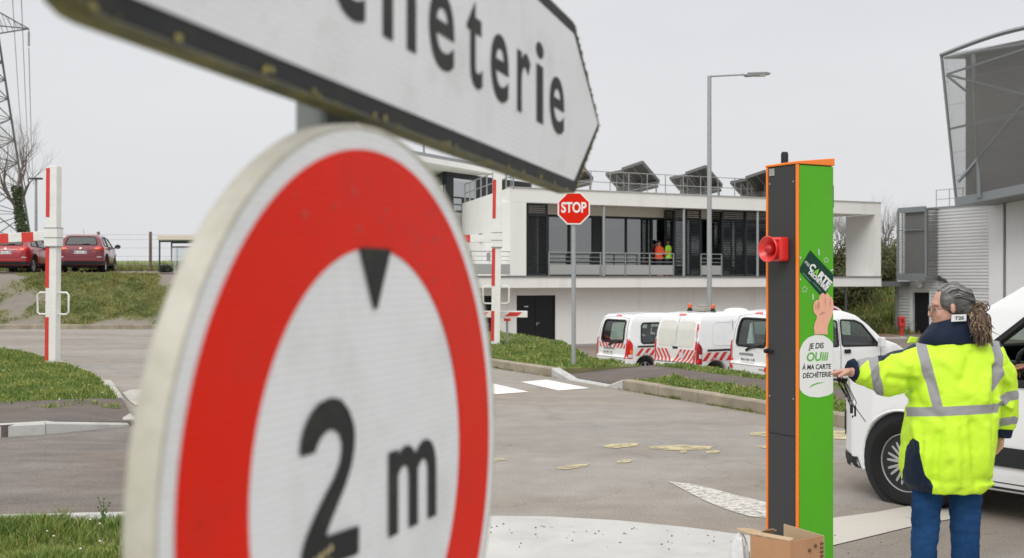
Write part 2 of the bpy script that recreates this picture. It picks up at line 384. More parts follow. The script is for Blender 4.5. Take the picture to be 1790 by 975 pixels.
    mm = nt.nodes.new('ShaderNodeVectorMath'); mm.operation = 'MULTIPLY'; L.new(s.outputs[0], mm.inputs[0]); L.new(m5.outputs[2], mm.inputs[1])
    m7 = nt.nodes.new('ShaderNodeMath'); m7.operation = 'MULTIPLY'; L.new(lt.outputs[0], m7.inputs[0]); L.new(r6.outputs[0], m7.inputs[1])
    s2 = nt.nodes.new('ShaderNodeVectorMath'); s2.operation = 'SCALE'; L.new(mm.outputs[0], s2.inputs[0]); L.new(m7.outputs[0], s2.inputs['Scale'])
    L.new(s2.outputs[0], b.inputs['Base Color']); b.inputs['Roughness'].default_value = 0.85; b.inputs['Specular IOR Level'].default_value = 0.25
    bp = nt.nodes.new('ShaderNodeBump'); bp.inputs['Strength'].default_value = 0.5; bp.inputs['Distance'].default_value = 0.006
    L.new(n2.outputs[0], bp.inputs['Height']); L.new(bp.outputs[0], b.inputs['Normal']); return m

M_asph = asphalt_mat('asphalt_worn', (0.300, 0.276, 0.248), (0.25, 0.232, 0.212))
M_asph_l = asphalt_mat('asphalt_coarse', (0.205, 0.18, 0.162), (0.145, 0.13, 0.122), pscale=0.9, grain=1.3)
M_path = asphalt_mat('path_asphalt', (0.145, 0.118, 0.105), (0.115, 0.098, 0.09), pscale=0.8)
M_park = asphalt_mat('parking_asphalt', (0.26, 0.215, 0.185), (0.21, 0.18, 0.16))
M_conc = mat('concrete', (0.43, 0.41, 0.37), 0.85, var=0.10, vscale=1.6, bump=0.3, bscale=70, dirt=(0.20, 0.17, 0.13), dirt_amt=0.6, dscale=2.2)
M_kerb = mat('kerb_concrete', (0.31, 0.265, 0.20), 0.9, var=0.18, vscale=2.5, bump=0.4, bscale=50, dirt=(0.15, 0.135, 0.08), dirt_amt=0.7, dscale=1.3)
M_kerb_new = mat('kerb_concrete_pale', (0.46, 0.46, 0.44), 0.85, var=0.08, vscale=3, bump=0.3, bscale=50, dirt=(0.22, 0.20, 0.16), dirt_amt=0.5, dscale=3)
M_soil = mat('turf_base', (0.10, 0.13, 0.03), 0.95, color2=(0.19, 0.165, 0.085), vscale=2.2, bump=0.8, bscale=25)
M_field = mat('field_grass', (0.12, 0.17, 0.035), 0.95, color2=(0.16, 0.19, 0.05), vscale=0.12, bump=0.5, bscale=4)
def paint_mat(name, c, wear=0.5, sc=9.0, sx=.35):
    """road paint with worn-through gaps"""
    m = bpy.data.materials.new(name); m.use_nodes = True; MATS[name] = m; nt = m.node_tree; b = nt.nodes['Principled BSDF']; L = nt.links
    t = nt.nodes.new('ShaderNodeTexCoord'); n = nt.nodes.new('ShaderNodeTexNoise'); n.inputs['Scale'].default_value = sc; n.inputs['Detail'].default_value = 8; n.inputs['Roughness'].default_value = 0.75
    mp = nt.nodes.new('ShaderNodeMapping'); mp.inputs['Scale'].default_value = (sx, 1.0, 1); L.new(t.outputs['Object'], mp.inputs[0]); L.new(mp.outputs[0], n.inputs['Vector']); r = nt.nodes.new('ShaderNodeMapRange'); r.inputs['From Min'].default_value = wear - 0.11; r.inputs['From Max'].default_value = wear + 0.11
    L.new(n.outputs[0], r.inputs[0]); L.new(r.outputs[0], b.inputs['Alpha']); b.inputs['Base Color'].default_value = (*c, 1); b.inputs['Roughness'].default_value = 0.8; return m
M_pwhite = paint_mat('road_paint_white', (0.74, 0.72, 0.68), 0.32)
M_pscuff = paint_mat('road_paint_scuffed', (0.58, 0.555, 0.51), 0.43, 24, .8)
M_pband = paint_mat('road_paint_faded', (0.50, 0.465, 0.41), 0.30, 6)
M_pyel = paint_mat('road_paint_yellow', (0.50, 0.43, 0.25), 0.45, 9, .6)

# kerb on the right: base line on the road, left to right
KL = [(-4.6, 31.5), (-2.6, 26.5), tuple(G(859, 642)[:2]), tuple(G(964, 658.6)[:2]), tuple(G(1088, 681)[:2]), tuple(G(1338, 724)[:2]), tuple(G(1490, 750)[:2]), (4.75, 11.0), (7.2, 9.6), (13, 8.2), (30, 7)]
def seg_norm(pl):
    out = []
    for i in range(len(pl)):
        a = Vector(pl[max(0, i - 1)]); b = Vector(pl[min(len(pl) - 1, i + 1)]); d = (b - a).normalized(); out.append(Vector((-d.y, d.x)))
    return out
KN = seg_norm(KL)
def koff(d): return [(Vector(p) + n * d) for p, n in zip(KL, KN)]
def side_dist(x, y):
    """signed distance behind the right kerb line (positive = behind it)"""
    best = 1e9; sg = 1; p = Vector((x, y))
    for i in range(len(KL) - 1):
        a = Vector(KL[i]); b = Vector(KL[i + 1]); d = b - a; t = max(0, min(1, (p - a).dot(d) / d.length_squared)); q = a + d * t
        if (p - q).length < best: best = (p - q).length; sg = 1 if (d.x * (p.y - a.y) - d.y * (p.x - a.x)) > 0 else -1
    return best * sg
def sstep(a, b, x): t = max(0.0, min(1.0, (x - a) / (b - a))); return t * t * (3 - 2 * t)
def lerp(a, b, t): return a + (b - a) * t
def park_z(y): return lerp(-0.80, -1.31, sstep(20, 40, y))
def left_z(x, y):
    z = lerp(-0.06, 1.80, sstep(38.2, 43.3, y))
    if y > 43.3: z = 1.80 + (y - 43.3) * 0.0238 if y < 115 else 3.51 - min((y - 115) * 0.01, 3)
    return z
def ground_z(x, y):
    if y < 1: return -0.06
    u = x / y; s = side_dist(x, y)
    zr = -0.06
    if s > 1.5: zr = lerp(-0.06, park_z(y) - .03, sstep(1.6, 3.3, s))
    if u > 0.20 and y > 60: zr = lerp(zr, 2.2, sstep(60, 76, y) * sstep(0.20, 0.27, u))
    if y > 90: zr = lerp(zr, 2.6, sstep(90, 200, y))
    if y > 32: zr = lerp(zr, park_z(y), sstep(32, 40, y)) if zr < 0.2 and y < 60 else zr
    w = sstep(-0.06, -0.22, u) if True else 0
    return lerp(zr, left_z(x, y), w)
def sp(a, b, n, k):
    t = np.linspace(-1, 1, n); v = np.sinh(t * k) / np.sinh(k); return v
gx = sp(-1, 1, 221, 4.2) * 500
gy = np.concatenate([np.linspace(-40, 4, 12), np.linspace(5, 80, 130), 80 + (np.linspace(0, 1, 40)[1:] ** 2.2) * 900])
V = [(x, y, ground_z(x, y)) for y in gy for x in gx]; nx = len(gx)
Fc = [(j * nx + i, j * nx + i + 1, (j + 1) * nx + i + 1, (j + 1) * nx + i) for j in range(len(gy) - 1) for i in range(nx - 1)]
m = MB(); m.add(V, Fc); tag(m.build('ground', M_field, smooth=True, fix=False), kind='structure')

# road sheet (z = 0) bounded on the right by the kerb line
road = [(-60, -8), (30, -8), (30, 7)] + [tuple(p) for p in KL[::-1][1:]] + [(-7, 37.9), (-60, 37.9)]
plate('x', road, lambda x, y, d: (x, y, 0.0), M_asph, build=False)
o = plate('road', road, lambda x, y, d: (x, y, 0.0), M_asph); tag(o, kind='structure')
# coarse side road on the left in front
cs = [tuple(G(-260, 772)[:2]), tuple(G(0, 766)[:2]), tuple(G(232, 743)[:2]), (-1.6, 13.6), (-0.6, 8.3), (-2, 7.9), tuple(G(0, 908)[:2]), (-9, 7.8), (-9, 11)]
o = plate('side_road', cs, lambda x, y, d: (x, y, 0.004), M_asph_l); tag(o, kind='structure')
# parking surface
pk = [(-1.5, 27.5)] + [tuple(p) for p in koff(4.0)[2:8]] + [(14, 20), (30, 30), (40, 64), (10, 62), (-6, 60), (-7, 46), (-4, 36)]
def pkz(x, y): return park_z(y) + 0.03
o = plate('parking_surface', pk, lambda x, y, d: (x, y, pkz(x, y)), M_park, grid=1.0); tag(o, kind='structure')
# kerb stones along the right edge: full-height, dropped section between
def kerb_run(name, pts, w, h0, h1, m_, z0=-0.05, stone=1.0, label=None, seed=0):
    """individual stones along a polyline; height goes h0 -> h1"""
    rng = random.Random(seed); P2 = [Vector(p) for p in pts]; L = [0]
    for i in range(len(P2) - 1): L.append(L[-1] + (P2[i + 1] - P2[i]).length)
    def at(s):
        for i in range(len(P2) - 1):
            if s <= L[i + 1] or i == len(P2) - 2:
                t = (s - L[i]) / (L[i + 1] - L[i]); return P2[i].lerp(P2[i + 1], t), (P2[i + 1] - P2[i]).normalized()
    n = max(1, round(L[-1] / stone)); mb = MB()
    for k in range(n):
        a = L[-1] * k / n + 0.004; b = L[-1] * (k + 1) / n - 0.004
        (p, d), (q, d2) = at(a), at(b); nn = Vector((-d.y, d.x)); n2 = Vector((-d2.y, d2.x)); ha = lerp(h0, h1, k / n) + rng.uniform(-.004, .004); hb = lerp(h0, h1, (k + 1) / n) + rng.uniform(-.004, .004)
        c = 0.02; off = rng.uniform(-.004, .004)
        def ring(p, nn, h): return [(p.x + nn.x * o_, p.y + nn.y * o_, z) for o_, z in ((off, z0), (off, h - c), (off + c, h), (w, h), (w, z0))]
        mb.loft([ring(p, nn, ha), ring(q, n2, hb)])
    o = mb.build(name, m_); tag(o, kind='structure'); return o
kerb_run('kerb', KL[:4], 0.15, 0.15, 0.15, M_kerb, seed=1)
dk = [Vector(KL[3]), Vector(KL[3]).lerp(Vector(KL[4]), 0.28), Vector(KL[3]).lerp(Vector(KL[4]), 0.80), Vector(KL[4])]
kerb_run('dropped_kerb', dk[:2], 0.15, 0.15, 0.02, M_kerb_new, stone=0.7)
kerb_run('dropped_kerb', dk[1:3], 0.15, 0.02, 0.02, M_kerb_new)
kerb_run('dropped_kerb', dk[2:], 0.15, 0.02, 0.15, M_kerb_new, stone=0.6)
kerb_run('kerb', KL[4:], 0.15, 0.15, 0.15, M_kerb, seed=2)
# plateau behind the kerb: verge, footpath, verge, slope down to the parking
def strip(name, d0, d1, i0, i1, z0, z1, m_, nseg=1, kind='structure'):
    o_ = lambda d: [Vector(p) + n * (d[i] if isinstance(d, list) else d) for i, (p, n) in enumerate(zip(KL, KN))]
    A = o_(d0)[i0:i1 + 1]; B = o_(d1)[i0:i1 + 1]; mb = MB()
    for i in range(len(A) - 1):
        mb.quad((*A[i], z0), (*A[i + 1], z0), (*B[i + 1], z1), (*B[i], z1))
    if z1 > -.5:
        for k in (0, len(A) - 1): mb.quad((*A[k], z0), (*B[k], z1), (*B[k], z1 - .3), (*A[k], z0 - .3))
    o = mb.build(name, m_, fix=False); tag(o, kind=kind); return o
VL = [4.6, 4.2, 2.1, 1.8] + [2.0] * 9
strip('verge', 0.15, VL, 0, 3, 0.135, 0.125, M_soil)
strip('footpath', 0.15, 2.05, 3, 4, 0.03, 0.135, M_path)
strip('verge', 0.15, 1.0, 4, 10, 0.135, 0.14, M_soil)
strip('footpath', 1.0, 2.05, 4, 10, 0.14, 0.135, M_path)
strip('verge', 2.0, 2.62, 3, 10, 0.135, 0.125, M_soil)
strip('verge_slope', VL, [5.6, 5.1, 2.9, 2.6] + [4.3] * 9, 0, 3, 0.125, -0.95, M_soil)
strip('verge_slope', 2.62, 4.3, 3, 10, 0.125, -0.86, M_soil)
rng = random.Random(5)
def strip_pts(d0, d1, i0, i1, z, n, thr=-9, edge=False):
    A = koff(d0); B = [Vector(p) + n * (d1[i] if isinstance(d1, list) else d1) for i, (p, n) in enumerate(zip(KL, KN))]; out = []
    W = [(Vector(KL[i + 1]) - Vector(KL[i])).length for i in range(i0, i1)]
    while len(out) < n:
        i = rng.choices(range(i0, i1), W)[0]; t = rng.random(); q = rng.random()
        p = A[i].lerp(A[i + 1], t).lerp(B[i].lerp(B[i + 1], t), q)
        if fbm(p.x, p.y, 1.1) > thr or rng.random() < .12: out.append((p.x, p.y, z))
    return out
tag(blades('grass_verge', strip_pts(0.16, [v - .03 for v in VL], 1, 3, .13, 22000, -.3), .015, .055, M_grassb, .010, seed=2), kind='stuff')
tag(blades('grass_verge', strip_pts(0.16, [v - .03 for v in VL], 0, 2, .13, 12000, -.5), .02, .06, M_grassb, .011, seed=22), kind='stuff')
tag(blades('grass_verge', strip_pts(0.13, 1.0, 4, 8, .135, 30000, -.25), .015, .06, M_grassb, .008, seed=3), kind='stuff')
tag(blades('grass_verge', strip_pts(2.02, 2.62, 3, 8, .13, 22000, -.4), .015, .05, M_grassb, .009, seed=4), kind='stuff')
tag(blades('kerb_weeds', [p for p in strip_pts(-0.04, 0.0, 2, 7, 0.0, 2600, .12) if not (.75 < p[0] < 1.6)], .01, .04, M_grassd, .005, seed=14), kind='stuff')

# zebra crossing
b2 = [G(910, 668), G(956, 664), G(1031, 679), G(976, 683)]; sh = Vector((-0.93, -0.56, 0))
for k in range(6):
    mb = MB(); q = [p + sh * k + Vector((0, 0, .006)) for p in b2]; mb.quad(q[0], q[3], q[2], q[1])
    tag(mb.build('crossing_stripe', M_pwhite, fix=False), kind='structure')
# yellow worksite marks, white scuff, faded band, concrete apron
def mark(name, px, m_, z=0.006):
    pts = [G(*p, z) for p in px]; plate_pts = [(p.x, p.y) for p in pts]
    o = plate(name, plate_pts, lambda x, y, d: (x, y, z), m_); tag(o, kind='structure')
for q in ([(1052, 779), (1075, 775), (1116, 774), (1114, 779), (1078, 783), (1058, 782)], [(1134, 780), (1190, 777), (1246, 780), (1240, 785), (1185, 787), (1138, 784)],
          [(974, 816), (1004, 812), (1031, 810), (1022, 816), (990, 820), (976, 820)], [(1078, 806), (1092, 803), (1107, 803), (1100, 808), (1080, 810)],
          [(1310, 756), (1340, 754), (1340, 763), (1312, 760)], [(1320, 780), (1341, 778), (1341, 784)], [(1457, 752), (1492, 752), (1491, 768), (1457, 767)],
          [(1188, 788), (1200, 786), (1202, 790), (1190, 792)], [(1234, 788), (1256, 786), (1258, 790), (1236, 793)], [(862, 801), (884, 800), (884, 804), (862, 806)]):
    mark('yellow_road_mark', q, M_pyel)
mark('white_scuff_mark', [(1168, 841), (1205, 845), (1250, 855), (1290, 866), (1342, 878), (1342, 905), (1310, 902), (1270, 890), (1235, 876), (1200, 858)], M_pscuff)
mark('faded_road_band', [(1455, 905), (1530, 895), (1600, 882), (1680, 893), (1672, 905), (1600, 918), (1530, 935), (1455, 953), (1400, 960), (1400, 915)], M_pband)
ap = [tuple(G(760, 911)[:2]), tuple(G(850, 909)[:2]), tuple(G(960, 910)[:2]), tuple(G(1080, 917)[:2]), tuple(G(1200, 929)[:2]), tuple(G(1310, 944)[:2]), (1.72, 7.0), (1.95, 6.3), (2.05, 5.3), (2.1, 4.0), (2.1, -3), (-1.4, -3), (-1.4, 5), (-1.1, 7.6)]
o = plate('concrete_apron', ap, lambda x, y, d: (x, y, 0.03 + d), mat('concrete_apron_m', (0.47, 0.465, 0.445), 0.85, var=0.07, vscale=1.2, bump=0.3, bscale=80, dirt=(0.30, 0.27, 0.23), dirt_amt=0.55, dscale=1.3), thick=0.05); tag(o, kind='structure')
mb = MB(); rg = random.Random(8)
for k in range(90):
    x = rg.gauss(.25, .8); y = 7.6 - abs(rg.gauss(0, .35)) - .15 * x; s = rg.uniform(.002, .009)
    mb.ell((x, y, .032 + s * .3), (s, s * .8, s * .5), nu=5, nv=3)
tag(mb.build('loose_gravel', mat('gravel', (0.16, 0.14, 0.12), 0.9, var=.2), fix=False), kind='stuff')

# left island: turf, kerb, path
isl = [tuple(G(-320, 606, .1)[:2]), tuple(G(-120, 607, .1)[:2]), tuple(G(0, 611, .1)[:2]), tuple(G(60, 620, .1)[:2]), tuple(G(110, 636, .1)[:2]), tuple(G(155, 652, .1)[:2]), tuple(G(186, 672, .1)[:2]), tuple(G(203, 694, .1)[:2]), tuple(G(210, 714, .1)[:2]), tuple(G(0, 722, .1)[:2]), tuple(G(-320, 735, .1)[:2])]
def isz(x, y): return 0.10 + 0.05 * fbm(x, y, .5)
plate('turf_island', isl, lambda x, y, d: (x, y, (isz(x, y) if d == 0 else -.02)), M_soil, thick=0.1, grid=0.5)['kind'] = 'structure'
pts = []; bb = [min(p[0] for p in isl[2:]) - 1.2, max(p[0] for p in isl), 13.0, 26.5]
while len(pts) < 110000:
    x = rng.uniform(bb[0], bb[1]); y = rng.uniform(bb[2], bb[3])
    if inpoly(x, y, isl): pts.append((x, y, isz(x, y)))
tag(blades('island_grass', pts, .015, .065, M_grassb, .006, seed=6), kind='stuff')
fp = [tuple(G(-320, 733)[:2]), tuple(G(0, 720)[:2]), tuple(G(212, 712)[:2]), tuple((G(226, 746) + Vector((.03, .11, 0)))[:2]), tuple((G(80, 760) + Vector((0, .12, 0)))[:2]), tuple((G(0, 767) + Vector((0, .12, 0)))[:2]), tuple((G(-320, 778) + Vector((0, .13, 0)))[:2])]
plate('footpath', fp, lambda x, y, d: (x, y, lerp(.128, .045, sstep(G(80, 760)[0], G(226, 746)[0], x)) + d), M_path, thick=.2, grid=.4)['kind'] = 'structure'
ka = [Vector(G(-320, 778)[:2]), Vector(G(0, 767)[:2]), Vector(G(80, 760)[:2])]; kb = [Vector(G(80, 760)[:2]), Vector(G(226, 746)[:2])]
kerb_run('kerb', ka, 0.14, 0.135, 0.135, M_kerb_new, seed=4); kerb_run('dropped_kerb', kb, 0.14, 0.135, 0.04, M_kerb_new, stone=1.0, seed=5)
kc = [Vector(G(*p)[:2]) for p in ((240, 742), (222, 722), (214, 700), (196, 676))]
kerb_run('kerb', kc, 0.16, 0.06, 0.11, M_conc, seed=6, stone=.9)
kc = [Vector(G(*p)[:2]) for p in ((196, 676), (160, 654), (112, 637), (60, 621), (0, 612))]
kerb_run('kerb', kc, 0.12, 0.07, 0.07, M_kerb, seed=7)
mark('pale_concrete_patch', [(214, 686), (228, 681), (330, 680), (330, 704), (236, 708), (226, 700)], M_conc, .012)

# foreground turf bottom-left with its kerb
fg = [(-9, 7.75), tuple(G(-200, 914, .1)[:2]), tuple(G(0, 911, .1)[:2]), tuple(G(235, 904, .1)[:2]), (-1.75, 7.6), (-1.45, 6.5), (-1.42, 3), (-1.42, -3), (-9, -3)]
def fgz(x, y): return 0.07 + 0.03 * fbm(x, y, 1.2)
plate('turf_foreground', fg, lambda x, y, d: (x, y, fgz(x, y) if d == 0 else -.02), M_soil, thick=.1, grid=0.4)['kind'] = 'structure'
pts = []
while len(pts) < 110000:
    x = rng.uniform(-4.6, -1.5); y = rng.uniform(5.0, 7.75)
    if inpoly(x, y, fg) and (fbm(x, y, 2.5) > -.25 or rng.random() < .35): pts.append((x, y, fgz(x, y)))
tag(blades('foreground_grass', pts, .015, .085, M_grassb, .0032, seed=7), kind='stuff')
kf = [Vector(G(-320, 908, .1)[:2]), Vector(G(0, 907, .1)[:2]), Vector(G(232, 900, .1)[:2]), Vector((-1.6, 7.85))]
kerb_run('kerb', kf, 0.11, .105, .105, M_kerb_new, seed=8)
mb = MB(); rg = random.Random(19)
for k in range(150):
    x = rg.uniform(-12, -5); y = rg.uniform(13.8, 24)
    if inpoly(x, y, isl): mb.ell((x, y, isz(x, y) + .05), (.014, .014, .008), nu=6, nv=4, mi=0 if rg.random() < .6 else 1)
for k in range(40):
    x = rg.uniform(-4, -1.6); y = rg.uniform(5.5, 7.7)
    if inpoly(x, y, fg): mb.ell((x, y, fgz(x, y) + .06), (.008, .008, .005), nu=6, nv=4, mi=1)
tag(mb.build('lawn_flowers', [mat('dandelion', (.70, .50, .04), .7), mat('daisy', (.72, .72, .68), .7)], fix=False), kind='stuff')
# tall weeds at that kerb
mb = MB(); rg = random.Random(3)
for px in (181,):
    b = G(px, 915, .05)
    for k in range(5):
        h = rg.uniform(.08, .2); dx = rg.uniform(-.05, .05); mb.tube([b, b + Vector((dx * .4, 0, h * .6)), b + Vector((dx, 0, h))], [.002, .0015, .001], 4)
        for j in range(5): q = b + Vector((dx * j / 5 + rg.uniform(-.012, .012), rg.uniform(-.01, .01), h * (.35 + j * .14))); mb.ell(q, (.008, .004, .006), nu=5, nv=3)
tag(mb.build('kerbside_weeds', M_grassb, fix=False), kind='stuff')

# left embankment
def bank_z(x, y):
    t = sstep(38.05, 43.0, y); return lerp(.12, 1.84, t) + .05 * fbm(x, y, .8) * (1 if 38.4 < y < 42.8 else .3)
def bank_dirt(x, y):
    px = CX + x / y * F; n = fbm(x, y, .55, 6); low = 1 - sstep(38.0, 40.2, y)
    leftd = 1 - sstep(20, 130, px); rd = sstep(265, 290, px) * sstep(40.5, 42.0, y)
    right_low = low * .55
    return max(0, min(1, .5 + 2.2 * (n * .5 + leftd * .26 + rd * .9 + right_low * .55 - .42)))
xs = np.linspace(-24, -8.6, 150); ys = np.concatenate([np.linspace(38.05, 43.3, 50), [44, 46, 50, 56]]); V = []; A = []
for y in ys:
    for x in xs: V.append((x, y, bank_z(x, y) if y < 43.4 else left_z(x, y) + .05)); A.append(bank_dirt(x, y) if y < 43.2 else 1.0)
nx = len(xs); mb = MB(); mb.add(V, [(j * nx + i, j * nx + i + 1, (j + 1) * nx + i + 1, (j + 1) * nx + i) for j in range(len(ys) - 1) for i in range(nx - 1)])
M_bank = bpy.data.materials.new('bank_turf_and_soil'); M_bank.use_nodes = True; nt = M_bank.node_tree; b = nt.nodes['Principled BSDF']
at = nt.nodes.new('ShaderNodeAttribute'); at.attribute_name = 'dirt'; n = nt.nodes.new('ShaderNodeTexNoise'); n.inputs['Scale'].default_value = 5; n.inputs['Detail'].default_value = 8
tcn = nt.nodes.new('ShaderNodeTexCoord'); nt.links.new(tcn.outputs['Object'], n.inputs['Vector'])
c1 = nt.nodes.new('ShaderNodeMix'); c1.data_type = 'RGBA'; c1.inputs[6].default_value = (.10, .135, .03, 1); c1.inputs[7].default_value = (.20, .19, .08, 1); nt.links.new(n.outputs[0], c1.inputs[0])
c2 = nt.nodes.new('ShaderNodeMix'); c2.data_type = 'RGBA'; c2.inputs[6].default_value = (.24, .205, .18, 1); c2.inputs[7].default_value = (.16, .14, .12, 1); nt.links.new(n.outputs[0], c2.inputs[0])
c3 = nt.nodes.new('ShaderNodeMix'); c3.data_type = 'RGBA'; nt.links.new(at.outputs['Fac'], c3.inputs[0]); nt.links.new(c1.outputs[2], c3.inputs[6]); nt.links.new(c2.outputs[2], c3.inputs[7])
nt.links.new(c3.outputs[2], b.inputs['Base Color']); b.inputs['Roughness'].default_value = .95
bp = nt.nodes.new('ShaderNodeBump'); bp.inputs['Distance'].default_value = .05; bp.inputs['Strength'].default_value = .7; nt.links.new(n.outputs[0], bp.inputs['Height']); nt.links.new(bp.outputs[0], b.inputs['Normal'])
o = mb.build('embankment', M_bank, smooth=True, fix=False); a = o.data.attributes.new('dirt', 'FLOAT', 'POINT'); a.data.foreach_set('value', A); tag(o, kind='structure')
pts = []
while len(pts) < 75000:
    x = rng.uniform(-22, -9); y = rng.uniform(38.1, 43.4); d = bank_dirt(x, y)
    if rng.random() > d * 1.25 + .02: pts.append((x, y, bank_z(x, y)))
tag(blades('bank_grass', pts, .02, .075, M_grassd, .012, seed=9), kind='stuff')
kerb_run('kerb', [Vector((-26, 37.85)), Vector((-14, 37.9)), Vector((-8, 37.9))], .15, .15, .15, M_kerb, seed=9)
# field grass fringe and scrub behind the cars
pts = [(rng.uniform(-24, -9), rng.uniform(47.5, 60), 0) for k in range(40000)]; pts = [(x, y, left_z(x, y)) for x, y, _ in pts]
tag(blades('field_edge_grass', pts, .06, .30, M_grassd, .016, seed=10), kind='stuff')
mb = MB(); mb.quad((-30, 43.35, 1.87), (-8.6, 43.35, 1.87), (-8.6, 49, 2.02), (-30, 49, 2.02)); tag(mb.build('upper_parking', M_park, fix=False), kind='structure')
# right grass bank behind the buildings
pts = []
while len(pts) < 26000:
    x = rng.uniform(14, 28); y = rng.uniform(61, 77)
    pts.append((x, y, ground_z(x, y)))
tag(blades('rear_bank_grass', pts, .1, .4, M_grassd, .03, seed=11), kind='stuff')
# ------------------------------------------------------------ white office building
def wall_mat(name, c, streak=0.5):
    m = bpy.data.materials.new(name); m.use_nodes = True; MATS[name] = m; nt = m.node_tree; b = nt.nodes['Principled BSDF']; L = nt.links
    t = nt.nodes.new('ShaderNodeTexCoord'); mp = nt.nodes.new('ShaderNodeMapping'); mp.inputs['Scale'].default_value = (1.3, 1.3, .22); L.new(t.outputs['Object'], mp.inputs[0])
    n = nt.nodes.new('ShaderNodeTexNoise'); n.inputs['Scale'].default_value = 1.0; n.inputs['Detail'].default_value = 7; n.inputs['Roughness'].default_value = .7; L.new(mp.outputs[0], n.inputs['Vector'])
    r = nt.nodes.new('ShaderNodeMapRange'); r.inputs['From Min'].default_value = .52; r.inputs['From Max'].default_value = .8; r.inputs['To Max'].default_value = streak; L.new(n.outputs[0], r.inputs[0])
    mx = nt.nodes.new('ShaderNodeMix'); mx.data_type = 'RGBA'; mx.inputs[6].default_value = (*c, 1); mx.inputs[7].default_value = (c[0] * .62, c[1] * .58, c[2] * .50, 1); L.new(r.outputs[0], mx.inputs[0])
    L.new(mx.outputs[2], b.inputs['Base Color']); b.inputs['Roughness'].default_value = .85; return m
M_wall = wall_mat('white_render', (0.79, 0.785, 0.765), .42)
M_soffit = mat('soffit_white', (0.72, 0.70, 0.66), 0.85, var=.03)
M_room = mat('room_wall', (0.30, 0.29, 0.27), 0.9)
M_shutter = mat('shutter_box_beige', (0.62, 0.59, 0.52), .7, var=.03)
M_frame = mat('dark_window_frame', (0.022, 0.025, 0.028), .45)
M_louv = mat('dark_louvre', (0.03, 0.034, 0.038), .5, var=.1)
M_pane = glass('window_glass', (0.36, 0.41, 0.41), 0.17)
M_opal = mat('opal_panel', (0.36, 0.365, 0.36), .45)
M_rail = mat('railing_steel', (0.30, 0.31, 0.31), .4, metal=.3)
A0 = Vector((-3 / F * 47.6, 47.6)); B0 = Vector((645 / F * 57.3, 57.3)); UD = (B0 - A0).normalized(); WD = Vector((-UD.y, UD.x))
FM = Matrix(((UD.x, WD.x, 0, A0.x), (UD.y, WD.y, 0, A0.y), (0, 0, 1, 0), (0, 0, 0, 1)))    # (u,w,z) -> world
def fu(px, w=0.0):
    k = (px - CX) / F; o = A0 + WD * w; return (k * o.y - o.x) / (UD.x - k * UD.y)
def fz(px, py, w=0.0):
    u = fu(px, w); return H - (py - CY) / F * (A0 + WD * w + UD * u).y
ULEN = (B0 - A0).length; ZR = 5.47; ZS = 1.77; ZB = 1.29; ZG = -1.33
off = thing('office_building', 'long white two storey office with dark louvres above a row of parked vans', 'building', (A0.x, A0.y, ZG), math.atan2(UD.y, UD.x))
Zo = -ZG
def fb(mb, u0, u1, w0, w1, z0, z1, mi=0): return mb.box(((u0 + u1) / 2, (w0 + w1) / 2, (z0 + z1) / 2 + Zo), (u1 - u0, w1 - w0, z1 - z0), mi=mi)
mb = MB(); u_l = fu(920); u_e = fu(1448); uf = ULEN - .42
fb(mb, 0.02, ULEN, -.004, .35, fz(950, 354.6), ZR)                       # fascia band
fb(mb, 0, u_l, 0, 1.6, ZS, fz(950, 354.6) + .0)                           # corner pier
fb(mb, uf, ULEN, 0, 2.0, ZS, fz(950, 354.6))                             # end wall of the tube
fb(mb, u_l, u_e, 1.60, 1.85, fz(1000, 376, 1.6), 5.1)                     # wall above windows
fb(mb, u_e, u_e + .3, 1.2, 12, ZG, 5.1)                                  # end wall of the rooms
fb(mb, .3, u_e, 11.7, 12, ZG, 5.1)
mb.build('wall', M_wall, off)
# canted left wall as a prism
dl = Matrix(FM).inverted() @ Vector((-87 / F * 57.5, 57.5, 0))
sh = Vector((.3, .12, 0)); mb = MB()
pa, pb = Vector((0, .02, ZS + Zo)), Vector((dl.x, dl.y, ZS + Zo)); za = ZR + Zo; zb = za - .02
mb.prism([pa, pb, (pb.x, pb.y, zb), (pa.x, pa.y, za)], sh)
nsl = 3
for zz, pxx in ((0, 0),):
    for (t, z0, z1) in ((.42, 2.9, 3.35), (.22, 2.0, 2.6)):
        q = pa.lerp(pb, t); dd = (pb - pa).normalized(); mb.bar((q.x - .02, q.y - .01, z0 + Zo), (q.x - .02, q.y - .01, z1 + Zo), .12, .04, 0)
mb.build('side_wall', M_wall, off)
mb = MB()
for (px, y0, y1) in ((845, 408, 424), (857, 443, 457)):
    w = 3.2; z0, z1 = 2.6, 3.2
    t = {845: .55, 857: .38}[px]; q = pa.lerp(pb, t); q.x -= .06
    zz = H - (y0 - CY) / F * 53; z2 = H - (y1 - CY) / F * 53
    mb.box((q.x, q.y, (zz + z2) / 2 + Zo), (.05, .28, zz - z2)); mb.build('wall_light', M_grey_metal, off); mb = MB()
mb = MB(); fb(mb, fu(798), ULEN + .01, -.012, 12, ZB, ZS - .03); mb.build('floor_slab', M_wall, off)
mb = MB(); fb(mb, fu(798), ULEN + .02, -.06, .02, ZS - .03, ZS + .03); mb.build('slab_capping', mat('slab_capping_m', (.16, .16, .155), .6), off)
mb = MB(); mb.prism([(.3, .352, 4.92 + Zo), (ULEN - .01, .352, 4.92 + Zo), (ULEN - .01, 12, 4.92 + Zo), (3.4, 12, 4.92 + Zo), (2.7, 9.6, 4.92 + Zo)], (0, 0, .33)); mb.build('roof', M_soffit, off)
mb = MB(); fb(mb, 0, ULEN, -.05, .4, ZR, ZR + .035); mb.build('roof_capping', mat('capping', (.50, .50, .48), .5, metal=.3), off)
